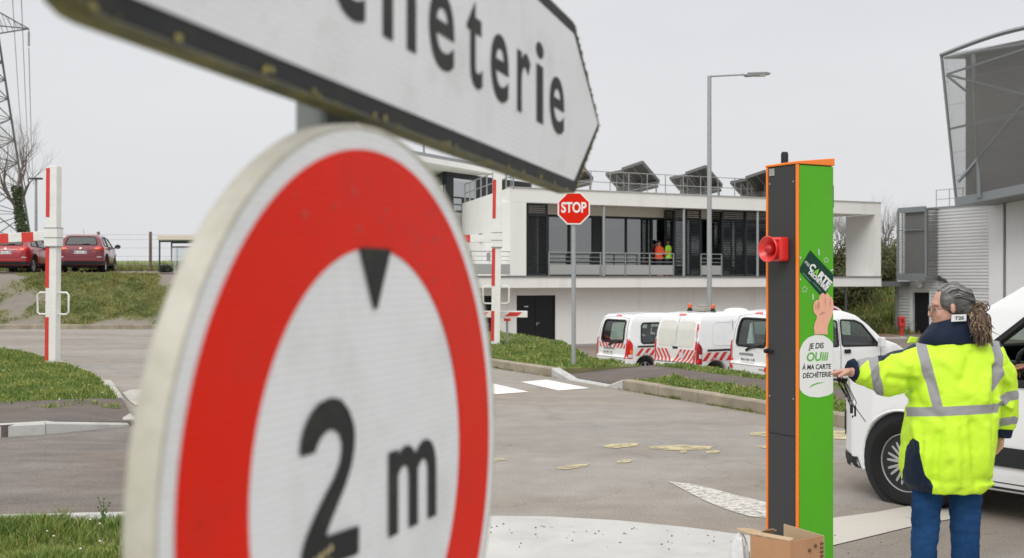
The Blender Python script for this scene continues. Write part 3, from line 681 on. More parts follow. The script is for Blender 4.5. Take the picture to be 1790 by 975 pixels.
# ground floor
ul0 = fu(845, .9) - 2.2; ul1 = fu(1436, .9); D1 = (fu(903, .9), fu(971, .9)); D0 = (fu(838, .9), fu(860, .9)); zd = fz(935, 516, .9)
mb = MB(); fb(mb, ul0, D0[0], .9, 1.2, ZG, ZB); fb(mb, D0[1], D1[0], .9, 1.2, ZG, ZB); fb(mb, D0[0], D0[1], .9, 1.2, zd, ZB); fb(mb, D1[0], D1[1], .9, 1.2, zd, ZB); fb(mb, D1[1], ul1, .9, 1.2, ZG, ZB)
fb(mb, ul1 - .3, ul1, 1.2, 11.6, ZG, ZB - .002); mb.build('ground_floor_wall', M_wall, off)
mb = MB(); fb(mb, D1[1], ul1, .86, .897, ZG, ZG + .14); mb.build('plinth', mat('plinth_m', (.35, .34, .32), .8), off)
M_door = mat('black_door', (.012, .013, .015), .4)
for (a, b_) in (D1, D0):
    d = MB(); mid = (a + b_) / 2; fb(d, a + .03, mid - .01, .98, 1.03, ZG + .02, zd - .04); fb(d, mid + .01, b_ - .03, .98, 1.03, ZG + .02, zd - .04); dr = d.build('door', M_door, off, bevel=.004)
    d = MB(); fb(d, a, a + .05, .93, 1.06, ZG, zd); fb(d, b_ - .05, b_, .93, 1.06, ZG, zd); fb(d, a + .05, b_ - .05, .93, 1.06, zd - .05, zd); d.build('door_frame', M_frame, dr)
    d = MB(); fb(d, mid + .04, mid + .08, .93, .97, ZG + 1.0, ZG + 1.12); fb(d, mid + .04, mid + .18, .91, .93, ZG + 1.08, ZG + 1.10)
    d.build('handle', M_galv, dr)
    if a == D1[0]: d = MB(); fb(d, mid - .55, mid - .35, .975, .979, zd - .5, zd - .46); d.build('door_notice', M_white_paint, dr)
# first floor windows set back 1.6 m
zw0 = ZS + .05; zw1 = fz(1000, 376, 1.6); zt = fz(1000, 376, 1.6)
mb = MB(); fb(mb, fu(957, 1.45), fu(1198, 1.45), 1.45, 1.6, zt, zt + .42); fb(mb, fu(1225, 1.45), fu(1262, 1.45), 1.45, 1.6, zt, zt + .42); mb.build('shutter_box', M_shutter, off)
mb = MB(); fb(mb, u_l, u_e, 1.56, 1.66, zt - .1, zt); fb(mb, u_l, u_e, 1.56, 1.66, zw0 - .05, zw0 + .06)
Wm = [957, 994, 1036, 1051, 1094, 1139, 1176, 1226, 1262, 1300, 1345, 1392, 1446]
wide = {1036: .42, 994: .10, 1051: .10}
for px in Wm:
    u = fu(px, 1.6); ww = .09; fb(mb, u - ww / 2, u + ww / 2, 1.555, 1.665, zw0, zt - .1)
fb(mb, fu(1036, 1.6), fu(1051, 1.6), 1.57, 1.65, zw0, zt - .1); fb(mb, fu(958, 1.6), fu(1200, 1.6), 1.562, 1.66, zw0 + .58, zw0 + .64)
mb.build('window_frame', M_frame, off)
for a, b_ in zip(Wm[:-1], Wm[1:]):
    if a == 1036: continue
    d = MB(); fb(d, fu(a, 1.6) + .05, fu(b_, 1.6) - .05, 1.60, 1.615, zw0 + .06, zt - .1); wnd = d.build('window', M_pane, off)
    if a < 1180:
        d = MB(); fb(d, fu(a, 1.7) + .05, fu(b_, 1.7) - .05, 1.68, 1.70, zt - .5 - (a % 3) * .06, zt - .08); d.build('roller_blind', mat('blind_grey', (.55, .56, .55), .8), wnd)
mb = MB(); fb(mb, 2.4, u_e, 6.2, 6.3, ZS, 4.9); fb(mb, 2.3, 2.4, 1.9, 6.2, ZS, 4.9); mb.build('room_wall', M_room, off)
mb = MB(); fb(mb, 2.3, u_e, 1.7, 6.2, 4.7, 4.8); mb.build('room_ceiling', mat('room_ceiling_m', (.55, .55, .53), .9), off)
# furniture silhouettes seen over the railing
mb = MB(); rg = random.Random(4)
for k in range(7):
    u = fu(965 + k * 30, 3.4); z = ZS + .74
    fb(mb, u - .5, u + .5, 3.0, 3.7, z, z + .04); fb(mb, u - .45, u - .40, 3.1, 3.15, ZS, z); fb(mb, u + .40, u + .45, 3.1, 3.15, ZS, z)
    fb(mb, u - .2, u + .15, 3.3, 3.33, z + .12, z + .42); fb(mb, u + .25, u + .42, 3.2, 3.4, z + .04, z + .04 + rg.uniform(.08, .25))
mb.build('desk', mat('desk_wood', (.38, .33, .26), .6), off)
# louvre panels
def louvre(p0, p1, w, z0, z1, pitch=.085, solid=True):
    mb = MB(); u0, u1 = fu(p0, w), fu(p1, w); t = .06
    for (a, b_) in ((u0, u0 + t), (u1 - t, u1)): fb(mb, a, b_, w - .03, w + .05, z0, z1)
    fb(mb, u0, u1, w - .03, w + .05, z0, z0 + t); fb(mb, u0, u1, w - .03, w + .05, z1 - t, z1); fb(mb, u0, u1, w - .03, w + .05, z0 + (z1 - z0) * .83, z0 + (z1 - z0) * .83 + .05)
    z = z0 + t
    while z < z1 - t:
        mb.quad((u0 + .03, w - .025, z + Zo), (u1 - .03, w - .025, z + Zo), (u1 - .03, w + .035, z + .055 + Zo), (u0 + .03, w + .035, z + .055 + Zo)); z += pitch
    return mb.build('louvre_panel', M_louv, off, fix=False)
zl0, zl1 = ZS + .04, fz(950, 354.6) - .03
for (a, b_, w) in ((921, 957, .25), (1179, 1197, .25), (1199, 1225, .45), (1262, 1302, .35), (1303, 1342, .25), (1343, 1385, .35), (1386, 1440, .25), (1162, 1178, 1.3), (1240, 1261, 1.3)):
    louvre(a, b_, w, zl0, zl1)
for px in (1058, 1198, 1327):
    mb = MB(); u = fu(px); mb.tube([(u, .12, ZS + Zo), (u, .12, zl1 + .03 + Zo)], .065, 12); mb.build('column', M_galv, off, smooth=60)
# balcony railings with opal infill panels
def railing(p0, p1, w=-.0, posts=None, parent=None, opal=True):
    u0, u1 = fu(p0, w), fu(p1, w); mb = MB(); z0 = ZS + .03; n = max(1, round((u1 - u0) / 1.25))
    for k in range(n + 1): u = lerp(u0, u1, k / n); mb.bar((u, w + .03, z0 + Zo), (u, w + .03, z0 + 1.0 + Zo), .035, .05, up=(1, 0, 0))
    for h in (1.0, .80, .62): mb.tube([(u0, w + .03, z0 + h + Zo), (u1, w + .03, z0 + h + Zo)], .021 if h == 1 else .013, 6)
    r = mb.build('railing', M_rail, off)
    if opal:
        for k in range(n):
            d = MB(); a = lerp(u0, u1, k / n) + .04; b_ = lerp(u0, u1, (k + 1) / n) - .04; fb(d, a, b_, w + .025, w + .037, z0 + .05, z0 + .48); d.build('infill_panel', M_opal, r)
railing(960, 1178, .10); railing(1226, 1262, .10); railing(823, 908, .0)
railing(1345, 1445, .10)
# rooftop railing
mb = MB(); zt_ = ZR + .035
for k in range(17):
    u = lerp(.5, ULEN - 4.5, k / 16); mb.tube([(u, .9, 5.2 + Zo), (u, .9, zt_ + .92 + Zo)], .022, 6)
for h in (.92, .45): mb.tube([(.2, .9, zt_ + h + Zo), (ULEN - 4.4, .9, zt_ + h + Zo)], .02, 6)
q0, q1 = pa.copy(), pb.copy()
for k in range(9):
    q = q0.lerp(q1, k / 8); mb.bar((q.x + .15, q.y, ZR + Zo - .05), (q.x + .15, q.y, ZR + Zo + .95), .05)
for h in (.95, .5): mb.tube([(q0.x + .15, q0.y, ZR + Zo + h), (q1.x + .15, q1.y, ZR + Zo + h)], .025, 6)
mb.build('roof_railing', M_rail, off)
# upper pavilion: overhanging canopy above a dark glazed box
inv = FM.inverted()
def tl(p, z): q = inv @ Vector((p.x, p.y, 0)); return Vector((q.x, q.y, z + Zo))
pv0, pv1 = Vector(P(744, 283, 54.0)[:2]), Vector(P(860, 303, 59.8)[:2]); dd = (pv1 - pv0); a = pv0 - dd * .38; b2_ = pv1 + dd * .12; dn = dd.normalized(); nn = Vector((-dn.y, dn.x))
mb = MB(); mb.prism([tl(a, 7.18), tl(b2_, 7.18), tl(b2_ + nn * 8, 7.18), tl(a + nn * 8, 7.18)], (0, 0, .26)); mb.build('canopy_slab', M_wall, off)
mb = MB(); mb.prism([tl(a + nn * .15, 7.44), tl(b2_ + nn * .15, 7.44), tl(b2_ + nn * 7.5, 7.44), tl(a + nn * 7.5, 7.44)], (0, 0, .2)); mb.build('canopy_fascia', M_grey_metal, off)
s0 = Vector(P(777, 300, 58.6)[:2]); s1 = Vector(P(930, 300, 65.5)[:2]); s2 = Vector(P(756, 300, 61.5)[:2]); bk = s2 + (s1 - s0); sd_ = (s1 - s0)
def onl(px): k = (px - CX) / F; return s0 + sd_ * ((k * s0.y - s0.x) / (sd_.x - k * sd_.y))
def zl(px, py): return H - (py - CY) / F * onl(px).y
def wallq(p, q, z0, z1, m_, nm, par=off, t=.12):
    d_ = (q - p).normalized(); n_ = Vector((-d_.y, d_.x)) * t; mb = MB(); mb.prism([tl(p, z0), tl(q, z0), tl(q + n_, z0), tl(p + n_, z0)], (0, 0, z1 - z0)); return mb.build(nm, m_, par)
zb_ = 1.8; M_paneb = glass('tower_glass', (.5, .56, .57), .34)
wallq(onl(777), onl(793), zb_, 7.17, M_frame, 'pavilion_frame'); wallq(onl(793), s1, zl(793, 311), 7.16, M_frame, 'pavilion_frame'); wallq(onl(831), onl(836), zb_, zl(793, 311), M_frame, 'pavilion_frame')
wallq(onl(793), onl(831), zl(793, 346), zl(793, 343), M_frame, 'pavilion_frame'); wallq(onl(793), onl(831), zl(793, 358), zl(793, 355.5), M_frame, 'pavilion_frame'); wallq(onl(807), onl(812), zb_, zl(793, 346), M_frame, 'pavilion_frame')
wallq(onl(836), s1, zb_, zl(793, 311), M_louv, 'pavilion_cladding'); wallq(onl(793), onl(807), zb_, zl(793, 375), M_louv, 'pavilion_cladding')
wallq(onl(793), onl(831), zl(793, 343), zl(793, 311), M_paneb, 'pavilion_window', t=.03); wallq(onl(793), onl(807), zl(793, 375), zl(793, 346), M_paneb, 'pavilion_window', t=.03)
wallq(s2, s2.lerp(s0, .12), zb_, 7.15, M_frame, 'pavilion_frame'); wallq(s2.lerp(s0, .12), s0, 6.5, 7.15, M_frame, 'pavilion_frame'); wallq(s2.lerp(s0, .12), s0, zb_, 6.5, M_paneb, 'pavilion_window', t=.03)
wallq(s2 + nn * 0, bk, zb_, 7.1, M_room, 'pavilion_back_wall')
mb = MB(); q = inv @ P(741, 262, 50); mb.tube([(q.x, q.y, 7.1 + Zo), (q.x, q.y, 8.3 + Zo)], .05, 8); mb.build('roof_mast', M_grey_metal, off)

# solar collectors, seen from behind
M_pv = mat('collector_back', (.062, .06, .055), .6, var=.1); M_pvf = mat('collector_frame', (.15, .15, .145), .5, metal=.2)
def collector(dx, dy, s, label):
    pts1 = [(1088, 296), (1123, 284), (1152, 317.5), (1112, 325)]; pts2 = [(1060, 305), (1094, 298.5), (1112, 325), (1077, 325)]
    def q(p, Z): return P(1060 + dx + (p[0] - 1060) * s, 335 + dy + (p[1] - 335) * s, Z)
    base = q((1105, 335), 54.5); t = thing('solar_collector', label, 'solar panel', (base.x, base.y, 5.2), 0, 'solar collectors on the office roof')
    off_ = Vector((-base.x, -base.y, -5.2))
    for pts, zz in ((pts1, 53.2), (pts2, 54.2)):
        Zs = [zz, zz, zz + 1.7, zz + 1.7]; w = [q(p, Z_) + off_ for p, Z_ in zip(pts, Zs)]; n = (w[1] - w[0]).cross(w[2] - w[1]).normalized()
        mb = MB(); mb.prism(w, n * .07); pn = mb.build('panel', M_pv, t)
        mb = MB()
        for i in range(4): mb.bar(w[i] + n * .03, w[(i + 1) % 4] + n * .03, .09, .13)
        mb.bar(w[0].lerp(w[1], .5), w[3].lerp(w[2], .5), .06); mb.bar(w[0].lerp(w[1], .12), w[3].lerp(w[2], .12), .05); mb.build('panel_frame', M_pvf, pn)
    mb = MB()
    for a, b_ in (((1078, 336), (1152, 318)), ((1096, 338), (1150, 325)), ((1080, 330), (1124, 320))): mb.bar(q(a, 54.4) + off_, q(b_, 54.8) + off_, .10, .16)
    for (x, y, y2) in ((1147, 322, 340), (1122, 288, 336), (1078, 300, 336), (1090, 298, 337), (1120, 322, 338)): mb.bar(q((x, y), 54.3) + off_, q((x, y2), 54.3) + off_, .055)
    mb.build('support_rack', M_pvf, t)
labs = ['pair of tilted roof solar panels nearest the stop sign, left of the lamp post', 'pair of tilted roof solar panels right behind the street lamp post', 'pair of tilted solar panels on the roof partly hidden by the green terminal', 'dark edge of solar panels peeking out beside the tip of the direction sign']
for k, (dx, dy, s) in enumerate(((0, 0, 1), (112, 6.5, .98), (218, 13, .95), (-116, -5, 1.0))): collector(dx, dy, s, labs[k])

# people inside behind the glass
def simple_person(name, label, loc, rz, vest, trousers, s=1.0, arms=0.2):
    t = thing(name, label, 'person', loc, rz); mb = MB()
    mb.ell((0, 0, 1.62 * s), (.078, .095, .12)); mb.tube([(0, 0, 1.5 * s), (0, 0, 1.40 * s)], [.055, .06], 10)
    mb.tube([(0, 0, 1.44 * s), (0, 0, 1.3 * s), (0, 0, 1.1 * s), (0, 0, .92 * s), (0, 0, .85 * s)], [.09, .15, .14, .15, .12], 12)
    for sg in (-1, 1):
        mb.tube([(sg * .08, 0, .9 * s), (sg * .09, .02, .5 * s), (sg * .1, 0, .08 * s)], [.09, .065, .045], 10); mb.tube([(sg * .1, 0, .05), (sg * .1, -.16, .04)], [.045, .035], 8)
        mb.tube([(sg * .16, 0, 1.38 * s), (sg * .24, -.02, 1.12 * s), (sg * .2, -.2 - arms, 1.02 * s)], [.06, .045, .035], 10)
        for k in range(5): mb.tube([(sg * .2 + (k - 2) * .014, -.2 - arms, 1.02 * s), (sg * .2 + (k - 2) * .018, -.28 - arms, 1.0 * s)], [.010, .008], 6)
    me = fuse(mb, .014, 3); link_mesh('body', me, M_skin, t)
    mb = MB(); mb.tube([(0, 0, 1.45 * s), (0, 0, 1.32 * s), (0, 0, 1.1 * s), (0, 0, .82 * s)], [.12, .19, .185, .20], 16)
    for sg in (-1, 1): mb.tube([(sg * .14, 0, 1.38 * s), (sg * .25, -.02, 1.12 * s), (sg * .205, -.16 - arms, 1.03 * s)], [.085, .068, .055], 10)
    link_mesh('vest', fuse(mb, .018, 4), vest, t)
    mb = MB()
    for sg in (-1, 1): mb.tube([(sg * .08, 0, .92 * s), (sg * .09, .02, .5 * s), (sg * .1, 0, .1 * s)], [.115, .09, .075], 12)
    link_mesh('trousers', fuse(mb, .02, 3), trousers, t)
    mb = MB(); mb.ell((0, .012, 1.66 * s), (.088, .10, .10)); mb.build('hair', mat('dark_hair', (.03, .02, .015), .7), t, smooth=True)
    return t
def vest_mat(name, c, c2, z0=1.05):
    m = mat(name, c, .7); nt = m.node_tree; b = nt.nodes['Principled BSDF']; t = nt.nodes.new('ShaderNodeTexCoord'); s = nt.nodes.new('ShaderNodeSeparateXYZ'); nt.links.new(t.outputs['Object'], s.inputs[0])
    w = nt.nodes.new('ShaderNodeMath'); w.operation = 'SUBTRACT'; w.inputs[1].default_value = z0; a = nt.nodes.new('ShaderNodeMath'); a.operation = 'ABSOLUTE'; l = nt.nodes.new('ShaderNodeMath'); l.operation = 'LESS_THAN'; l.inputs[1].default_value = .03
    nt.links.new(s.outputs['Z'], w.inputs[0]); nt.links.new(w.outputs[0], a.inputs[0]); nt.links.new(a.outputs[0], l.inputs[0])
    mx = nt.nodes.new('ShaderNodeMix'); mx.data_type = 'RGBA'; mx.inputs[6].default_value = (*c, 1); mx.inputs[7].default_value = (*c2, 1); nt.links.new(l.outputs[0], mx.inputs[0]); nt.links.new(mx.outputs[2], b.inputs['Base Color']); return m
pz = ZS
p1 = FM @ Vector((fu(1152, 1.42), 1.42, pz)); p2 = FM @ Vector((fu(1167, 1.35), 1.35, pz))
simple_person('person', 'person in an orange vest standing on the office balcony behind the rail', p1, 2.2, vest_mat('vest_orange', (.85, .10, .03), (.75, .75, .72)), mat('trousers_dark', (.03, .035, .05), .8), .97)
simple_person('person', 'person in a yellow-green vest standing at the office balcony rail', p2, 4.4, vest_mat('vest_lime', (.45, .85, .06), (.85, .2, .08), 1.15), mat('trousers_dark', (.03, .035, .05), .8), 1.0)

# ------------------------------------------------------------ grey industrial hall on the right
def ribbed(name, c, pitch=.16, depth=.035):
    m = mat(name, c, .45, metal=.15, var=.03); return m
M_rib = mat('ribbed_cladding_m', (.76, .765, .77), .4, metal=.2, var=.03, vscale=.6)
M_flat = mat('flat_cladding', (.78, .785, .79), .45, metal=.0, var=.02, vscale=.5)
M_steel = mat('blue_grey_steel', (.22, .24, .25), .5, metal=.2)
hb0 = Vector((675 / F * 62.4, 62.4)); hb1 = Vector((840 / F * 56.8, 56.8)); hd = (hb1 - hb0).normalized(); hn = Vector((hd.y, -hd.x)); hn = hn if hn.x < 0 else -hn   # hn faces the camera side
hall = thing('industrial_hall', 'grey ribbed metal hall with a tall slatted screen overhanging its upper corner', 'building', (hb0.x, hb0.y, ZG))
def hp(s, n, z): p = hb0 + hd * s + hn * n - hb0; return Vector((p.x, p.y, z - ZG))
def hs(px, n=0.0): k = (px - CX) / F; o = hb0 + hn * n; return (k * o.y - o.x) / (hd.x - k * hd.y)
def hz(px, py, n=0.0): return H - (py - CY) / F * (hb0 + hn * n + hd * hs(px, n)).y
zt0 = hz(1610, 367); zt1 = hz(1735, 357); S1 = hs(1731); SE = S1 + 14; dl_, dr_ = hs(1596), hs(1626); dz = hz(1610, 511)
def hwall(mb, s0, s1, z0, z1, n0=-.2, n1=0, mi=0, z1b=None):
    z1b = z1 if z1b is None else z1b
    mb.prism([hp(s0, n1, z0), hp(s1, n1, z0), hp(s1, n1, z1b), hp(s0, n1, z1)], (Vector((hn.x, hn.y, 0)) * (n0 - n1)), mi); return mb
def ribs(s0, s1, z0, z1, name, pitch=.165):
    mb = MB(); z = z0; prof = []
    while z < z1: prof += [(0.0, z), (0.0, z + pitch * .45), (.055, z + pitch * .55), (.055, z + pitch * .92)]; z += pitch
    v = [hp(s, n, zz) for n, zz in prof for s in (s0, s1)]; f = [(2 * i, 2 * i + 1, 2 * i + 3, 2 * i + 2) for i in range(len(prof) - 1)]
    mb.add(v, f); return mb
mb = ribs(0, S1, dz + .16, zt0, 'r'); mb2 = ribs(0, dl_ - .05, ZG, dz + .16, 'r'); mb.add(mb2.v, mb2.f); mb2 = ribs(dr_ + .05, S1, ZG, dz + .16, 'r'); mb.add(mb2.v, mb2.f)
mb.build('ribbed_cladding', M_rib, hall, fix=False)
mb = MB(); hwall(mb, 0, dl_, ZG, zt0, -.25, -.02); hwall(mb, dr_, S1, ZG, zt0, -.25, -.02); hwall(mb, dl_, dr_, dz, zt0, -.25, -.02)
hwall(mb, S1, S1 + .9, ZG, 6.5, -.25, .10); hwall(mb, S1 + .9, S1 + 1.0, ZG, 6.5, -.25, -.0); hwall(mb, S1 + 1.0, SE, ZG, 6.5, -.25, .06)
mb.box(((hp(0, -6, 0) + hp(SE, -6, 0)) / 2)[:2] + (0,), (.01, .01, .01)); mb.build('wall', M_flat, hall)
mb = MB(); hwall(mb, 0.02, S1, 0.0, zt0 - .05, -9, -.3); mb.build('inner_volume', M_flat, hall)
mb = MB(); hwall(mb, S1 + .02, SE, 0.0, 6.3, -9, -.3); mb.build('inner_volume', M_flat, hall)
mb = MB(); hwall(mb, S1 + .86, S1 + .93, ZG, 6.5, .0, .115); hwall(mb, -.06, .02, ZG, zt0 + .03, -.25, .06); hwall(mb, 0, S1, zt0, zt0 + .10, -.3, .07); mb.build('trim', M_grey_metal, hall)
mb = MB(); hwall(mb, dl_, dr_, ZG, dz, -.2, -.12); dr = mb.build('door', mat('hall_door', (.014, .014, .016), .5), hall)
mb = MB(); hwall(mb, dl_ - .18, dl_, ZG, dz + .1, -.1, .07); hwall(mb, dr_, dr_ + .06, ZG, dz + .1, -.1, .07); hwall(mb, dl_ - .18, dr_ + .06, dz + .1, dz + .17, -.1, .075); mb.build('door_frame', M_flat, hall)
q = hp(hs(1608, .15), .1, hz(1608, 497)); mb = MB(); mb.ell(q + Vector((hn.x, hn.y, 0)) * .12, (.2, .2, .22)); mb.build('round_wall_lamp', mat('opal_lamp', (.75, .75, .73), .4), hall, smooth=True)
q = hp(hs(1641, .2), 0, hz(1641, 490)); mb = MB(); mb.bar(q, q + Vector((hn.x, hn.y, .1)) * .4, .07); mb.bar(q + Vector((-.25, -.1, .2)), q + Vector((.18, -.35, -.12)), .15); mb.build('wall_camera', M_dark_metal, hall)
# small slatted box above the door
def slat_box(pxs, top, bot, n, lean, parent, name, slat=M_grey_metal):
    s0, s1 = hs(pxs[0], n), hs(pxs[1], n); z0, z1 = bot, top; t = MB()
    t.add([hp(s0, 0, z0), hp(s1, 0, z0), hp(s1, n, z0), hp(s0, n, z0)], [(0, 1, 2, 3)])
    return t
small = MB(); za, zb_ = hz(1600, 484, .9), hz(1600, 366, .9); sa, sb = hs(1570, .9), hs(1618, .9)
for s in (sa, sb): small.bar(hp(s, .9, za), hp(s, .9, zb_), .10, .10); small.bar(hp(s, 0, za), hp(s, .9, za), .08); small.bar(hp(s, 0, zb_), hp(s, .9, zb_), .08)
small.bar(hp(sa, .9, zb_), hp(sb, .9, zb_), .10, .28); small.bar(hp(sa, .9, za), hp(sb, .9, za), .10, .35); small.bar(hp(sa + .3, .9, za), hp(sa + .3, .9, zb_), .05); small.bar(hp(sa, .9, lerp(za, zb_, .7)), hp(sb, .9, lerp(za, zb_, .7)), .06)
sb_o = small.build('small_screen_frame', M_steel, hall)
mb = MB(); z = za
while z < zb_: mb.bar(hp(sa + .3, .8, z), hp(sb, .8, z), .02, .055); mb.bar(hp(sb, .8, z), hp(sb, 0, z), .02, .055); z += .10
hwall(mb, sa + .32, sb, za, zb_, .7, .72)
mb.build('screen_slats', mat('slat_grey', (.20, .20, .195), .6), sb_o)
# tall screen
c3 = [P(1672, 357, 55.5), P(1900, 312, 49.5), P(1645, 93, 54.5), P(1900, 46, 49.5)]
o0 = Vector((hb0.x, hb0.y, ZG)); fr = MB()
BL, BR, TL_, TR = [p - o0 for p in c3]
def sc(u, v): return BL.lerp(BR, u).lerp(TL_.lerp(TR, u), v)
def inb(d): return Vector((-hn.x, -hn.y, 0)) * d
fr.bar(BL + Vector((0, 0, .1)), BR + Vector((0, 0, .1)), .25, .42)
topc = [sc(u, 1) + Vector((0, 0, .06 + .55 * sin(min(1, u * 1.6) * pi / 2) - .15)) for u in np.linspace(-.005, 1, 14)]
fr.tube([p for p in topc], .11, 4)
for p, q in ((topc[0], topc[-1]),): pass
fr.bar(sc(0, 0), sc(0, 1), .09)
def scp(px, py, Z): return P(px, py, Z) - o0
for a, b_, w in (((1701, 95), (1711, 345), .13), ((1655, 130), (1792, 165), .11), ((1662, 225), (1792, 195), .09), ((1675, 318), (1792, 178), .11), ((1655, 130), (1792, 85), .09), ((1655, 132), (1690, 160), .10)):
    ua = (a[0] - 1645) / 255; ub = (b_[0] - 1645) / 255; Za = lerp(55.2, 49.6, ua) + .35; Zb = lerp(55.2, 49.6, ub) + .35
    A_, B_ = scp(*a, Za), scp(*b_, Zb)
    if b_[0] > 1780: B_ = A_ + (B_ - A_) * 1.7
    fr.bar(A_, B_, w)
fr.build('screen_frame', M_steel, hall)
mb = MB()
n = 72
w0 = [scp(1689, 348, 57.2), scp(1689, 92, 57.2), ]
for k in range(n):
    v = k / n; a = w0[0].lerp(w0[1], v + .004); b_ = a + Vector((hd.x, hd.y, 0)) * 13
    mb.prism([a, b_, b_ + Vector((0, 0, .085)), a + Vector((0, 0, .085))], inb(-.05))
mb.prism([w0[0], w0[0] + Vector((hd.x, hd.y, 0)) * 13, w0[1] + Vector((hd.x, hd.y, 0)) * 13, w0[1]], inb(.12))
mb.prism([w0[0], w0[1], w0[1] + inb(7), w0[0] + inb(7)], Vector((hd.x, hd.y, 0)) * .1)
mb.build('slatted_upper_wall', mat('slat_brown_grey', (.135, .13, .12), .6, var=.06), hall)
mb = MB()
for k in range(150):
    u = k / 150 * .9; a, b_ = sc(u, .01), sc(u, .99); mb.bar(a, b_, .014)
for v in np.linspace(.03, .97, 7): mb.bar(sc(0, v), sc(.9, v), .014)
mb.build('wire_mesh', mat('mesh_steel', (.24, .24, .24), .5, metal=.3), hall)
mb = MB(); mb.prism([scp(1650, 103, 55.5), scp(1700, 92, 55.0), scp(1900, 60, 50), scp(1900, 68, 56), scp(1689, 103, 60)], (0, 0, .1)); mb.build('screen_roof', M_steel, hall); mb = MB(); mb.prism([BL, BR, BR + inb(4), BL + inb(2.4)], (0, 0, .12)); mb.build('screen_soffit', M_steel, hall)
mb = MB()
for k in range(8):
    q = hp(hs(1608) + k * .9, -1.2, zt0); mb.tube([q, q + Vector((0, 0, 1.1))], .022, 6)
for h in (1.1, .6): mb.tube([hp(hs(1608), -1.2, zt0 + h), hp(hs(1608) + 6.3, -1.2, zt0 + h)], .02, 6)
mb.build('roof_railing', M_rail, hall)

# covered walkway roof between the two buildings
wk = thing('walkway_canopy', 'low grey canopy on thin posts between the white office and the ribbed hall', 'canopy', P(1480, 585, 58) .to_tuple())
o0w = Vector(wk.location); mb = MB(); mb.bar(P(1455, 496, 59.5) - o0w, P(1576, 496, 62.5) - o0w, 1.6, .26); mb.build('canopy_roof', M_steel, wk)
for px, Z in ((1478, 59.5), (1567, 61.8)): mb = MB(); a = P(px, 497, Z) - o0w; mb.tube([a, (a.x, a.y, ZG - o0w.z)], .07, 8); mb.build('post', M_steel, wk)
# red hydrant post, kerbed slab, round traffic sign behind the vans
h = P(1576, 585, 60); t = thing('fire_hydrant', 'red fire hydrant post beside the ribbed hall door', 'hydrant', (h.x, h.y, ZG)); mb = MB()
mb.lathe([(.0, 0), (.13, 0), (.13, .08), (.09, .12), (.10, .5)], axis='z', n=16); mb.build('post', M_red_paint, t, smooth=40)
mb = MB(); mb.box((0, 0, .75), (.34, .30, .55)); mb.build('head', M_red_paint, t, bevel=.05)
mb = MB(); mb.box((0, -.151, .8), (.08, .02, .2)); mb.build('valve_cover', M_black, t)
e0 = P(1530, 582, 57); t = thing('concrete_slab', 'low brown concrete slab edged in pale stone beside the rear grass bank', 'slab', (e0.x, e0.y, -1.28)); mb = MB(); mb.box((0, 0, .06), (2.2, 3.0, .12)); mb.build('edging', M_conc, t, bevel=.02); mb = MB(); mb.box((0, 0, .13), (1.7, 2.5, .03)); mb.build('surface', mat('brown_slab', (.22, .12, .08), .9, var=.1), t)
e0 = P(1457, 600, 42); t = thing('no_parking_sign', 'small round blue sign with red edge behind the right white van', 'road sign', (e0.x, e0.y, ZG)); z = H - (547 - CY) / F * 42 - ZG
mb = MB(); mb.tube([(0, .03, 0), (0, .03, z + .1)], .03, 8); mb.build('pole', M_galv, t)
mb = MB(); mb.lathe([(0, -.012), (.20, -.012), (.20, 0), (0, 0)], (0, 0, z), 28); mb.build('face', mat('sign_blue', (.04, .10, .45), .4), t)
mb = MB(); mb.lathe([(.165, -.016), (.205, -.016), (.205, .002), (.165, .002), (.165, -.016)], (0, 0, z), 28); mb.bar((-.13, -.016, z + .13), (.13, -.016, z - .13), .035, .008, up=(0, 1, 0)); mb.build('red_ring', M_red_paint, t)
e0 = P(1440, 585, 45); t = thing('bottle_bank', 'pale rounded container seen behind the right white van', 'container', (e0.x, e0.y, ZG)); q = [(-.9, 0), (.78, 0), (.86, .2), (.86, 1.15), (.72, 1.5), (.4, 1.78), (-.1, 1.92), (-.6, 1.85), (-.9, 1.5)]
mb = MB(); q = roundpoly(q, .12); mb.prism([(x, -.5, z * 1.05) for x, z in q], (0, 1.0, 0)); mb.build('body', mat('container_grey', (.62, .62, .60), .6, var=.05), t, bevel=.03)
mb = MB(); 
for i in range(len(q)): a = q[i]; b_ = q[(i + 1) % len(q)]; mb.bar((a[0], -.5, a[1] * 1.05), (b_[0], -.5, b_[1] * 1.05), .05)
mb.build('rim', M_white_paint, t)

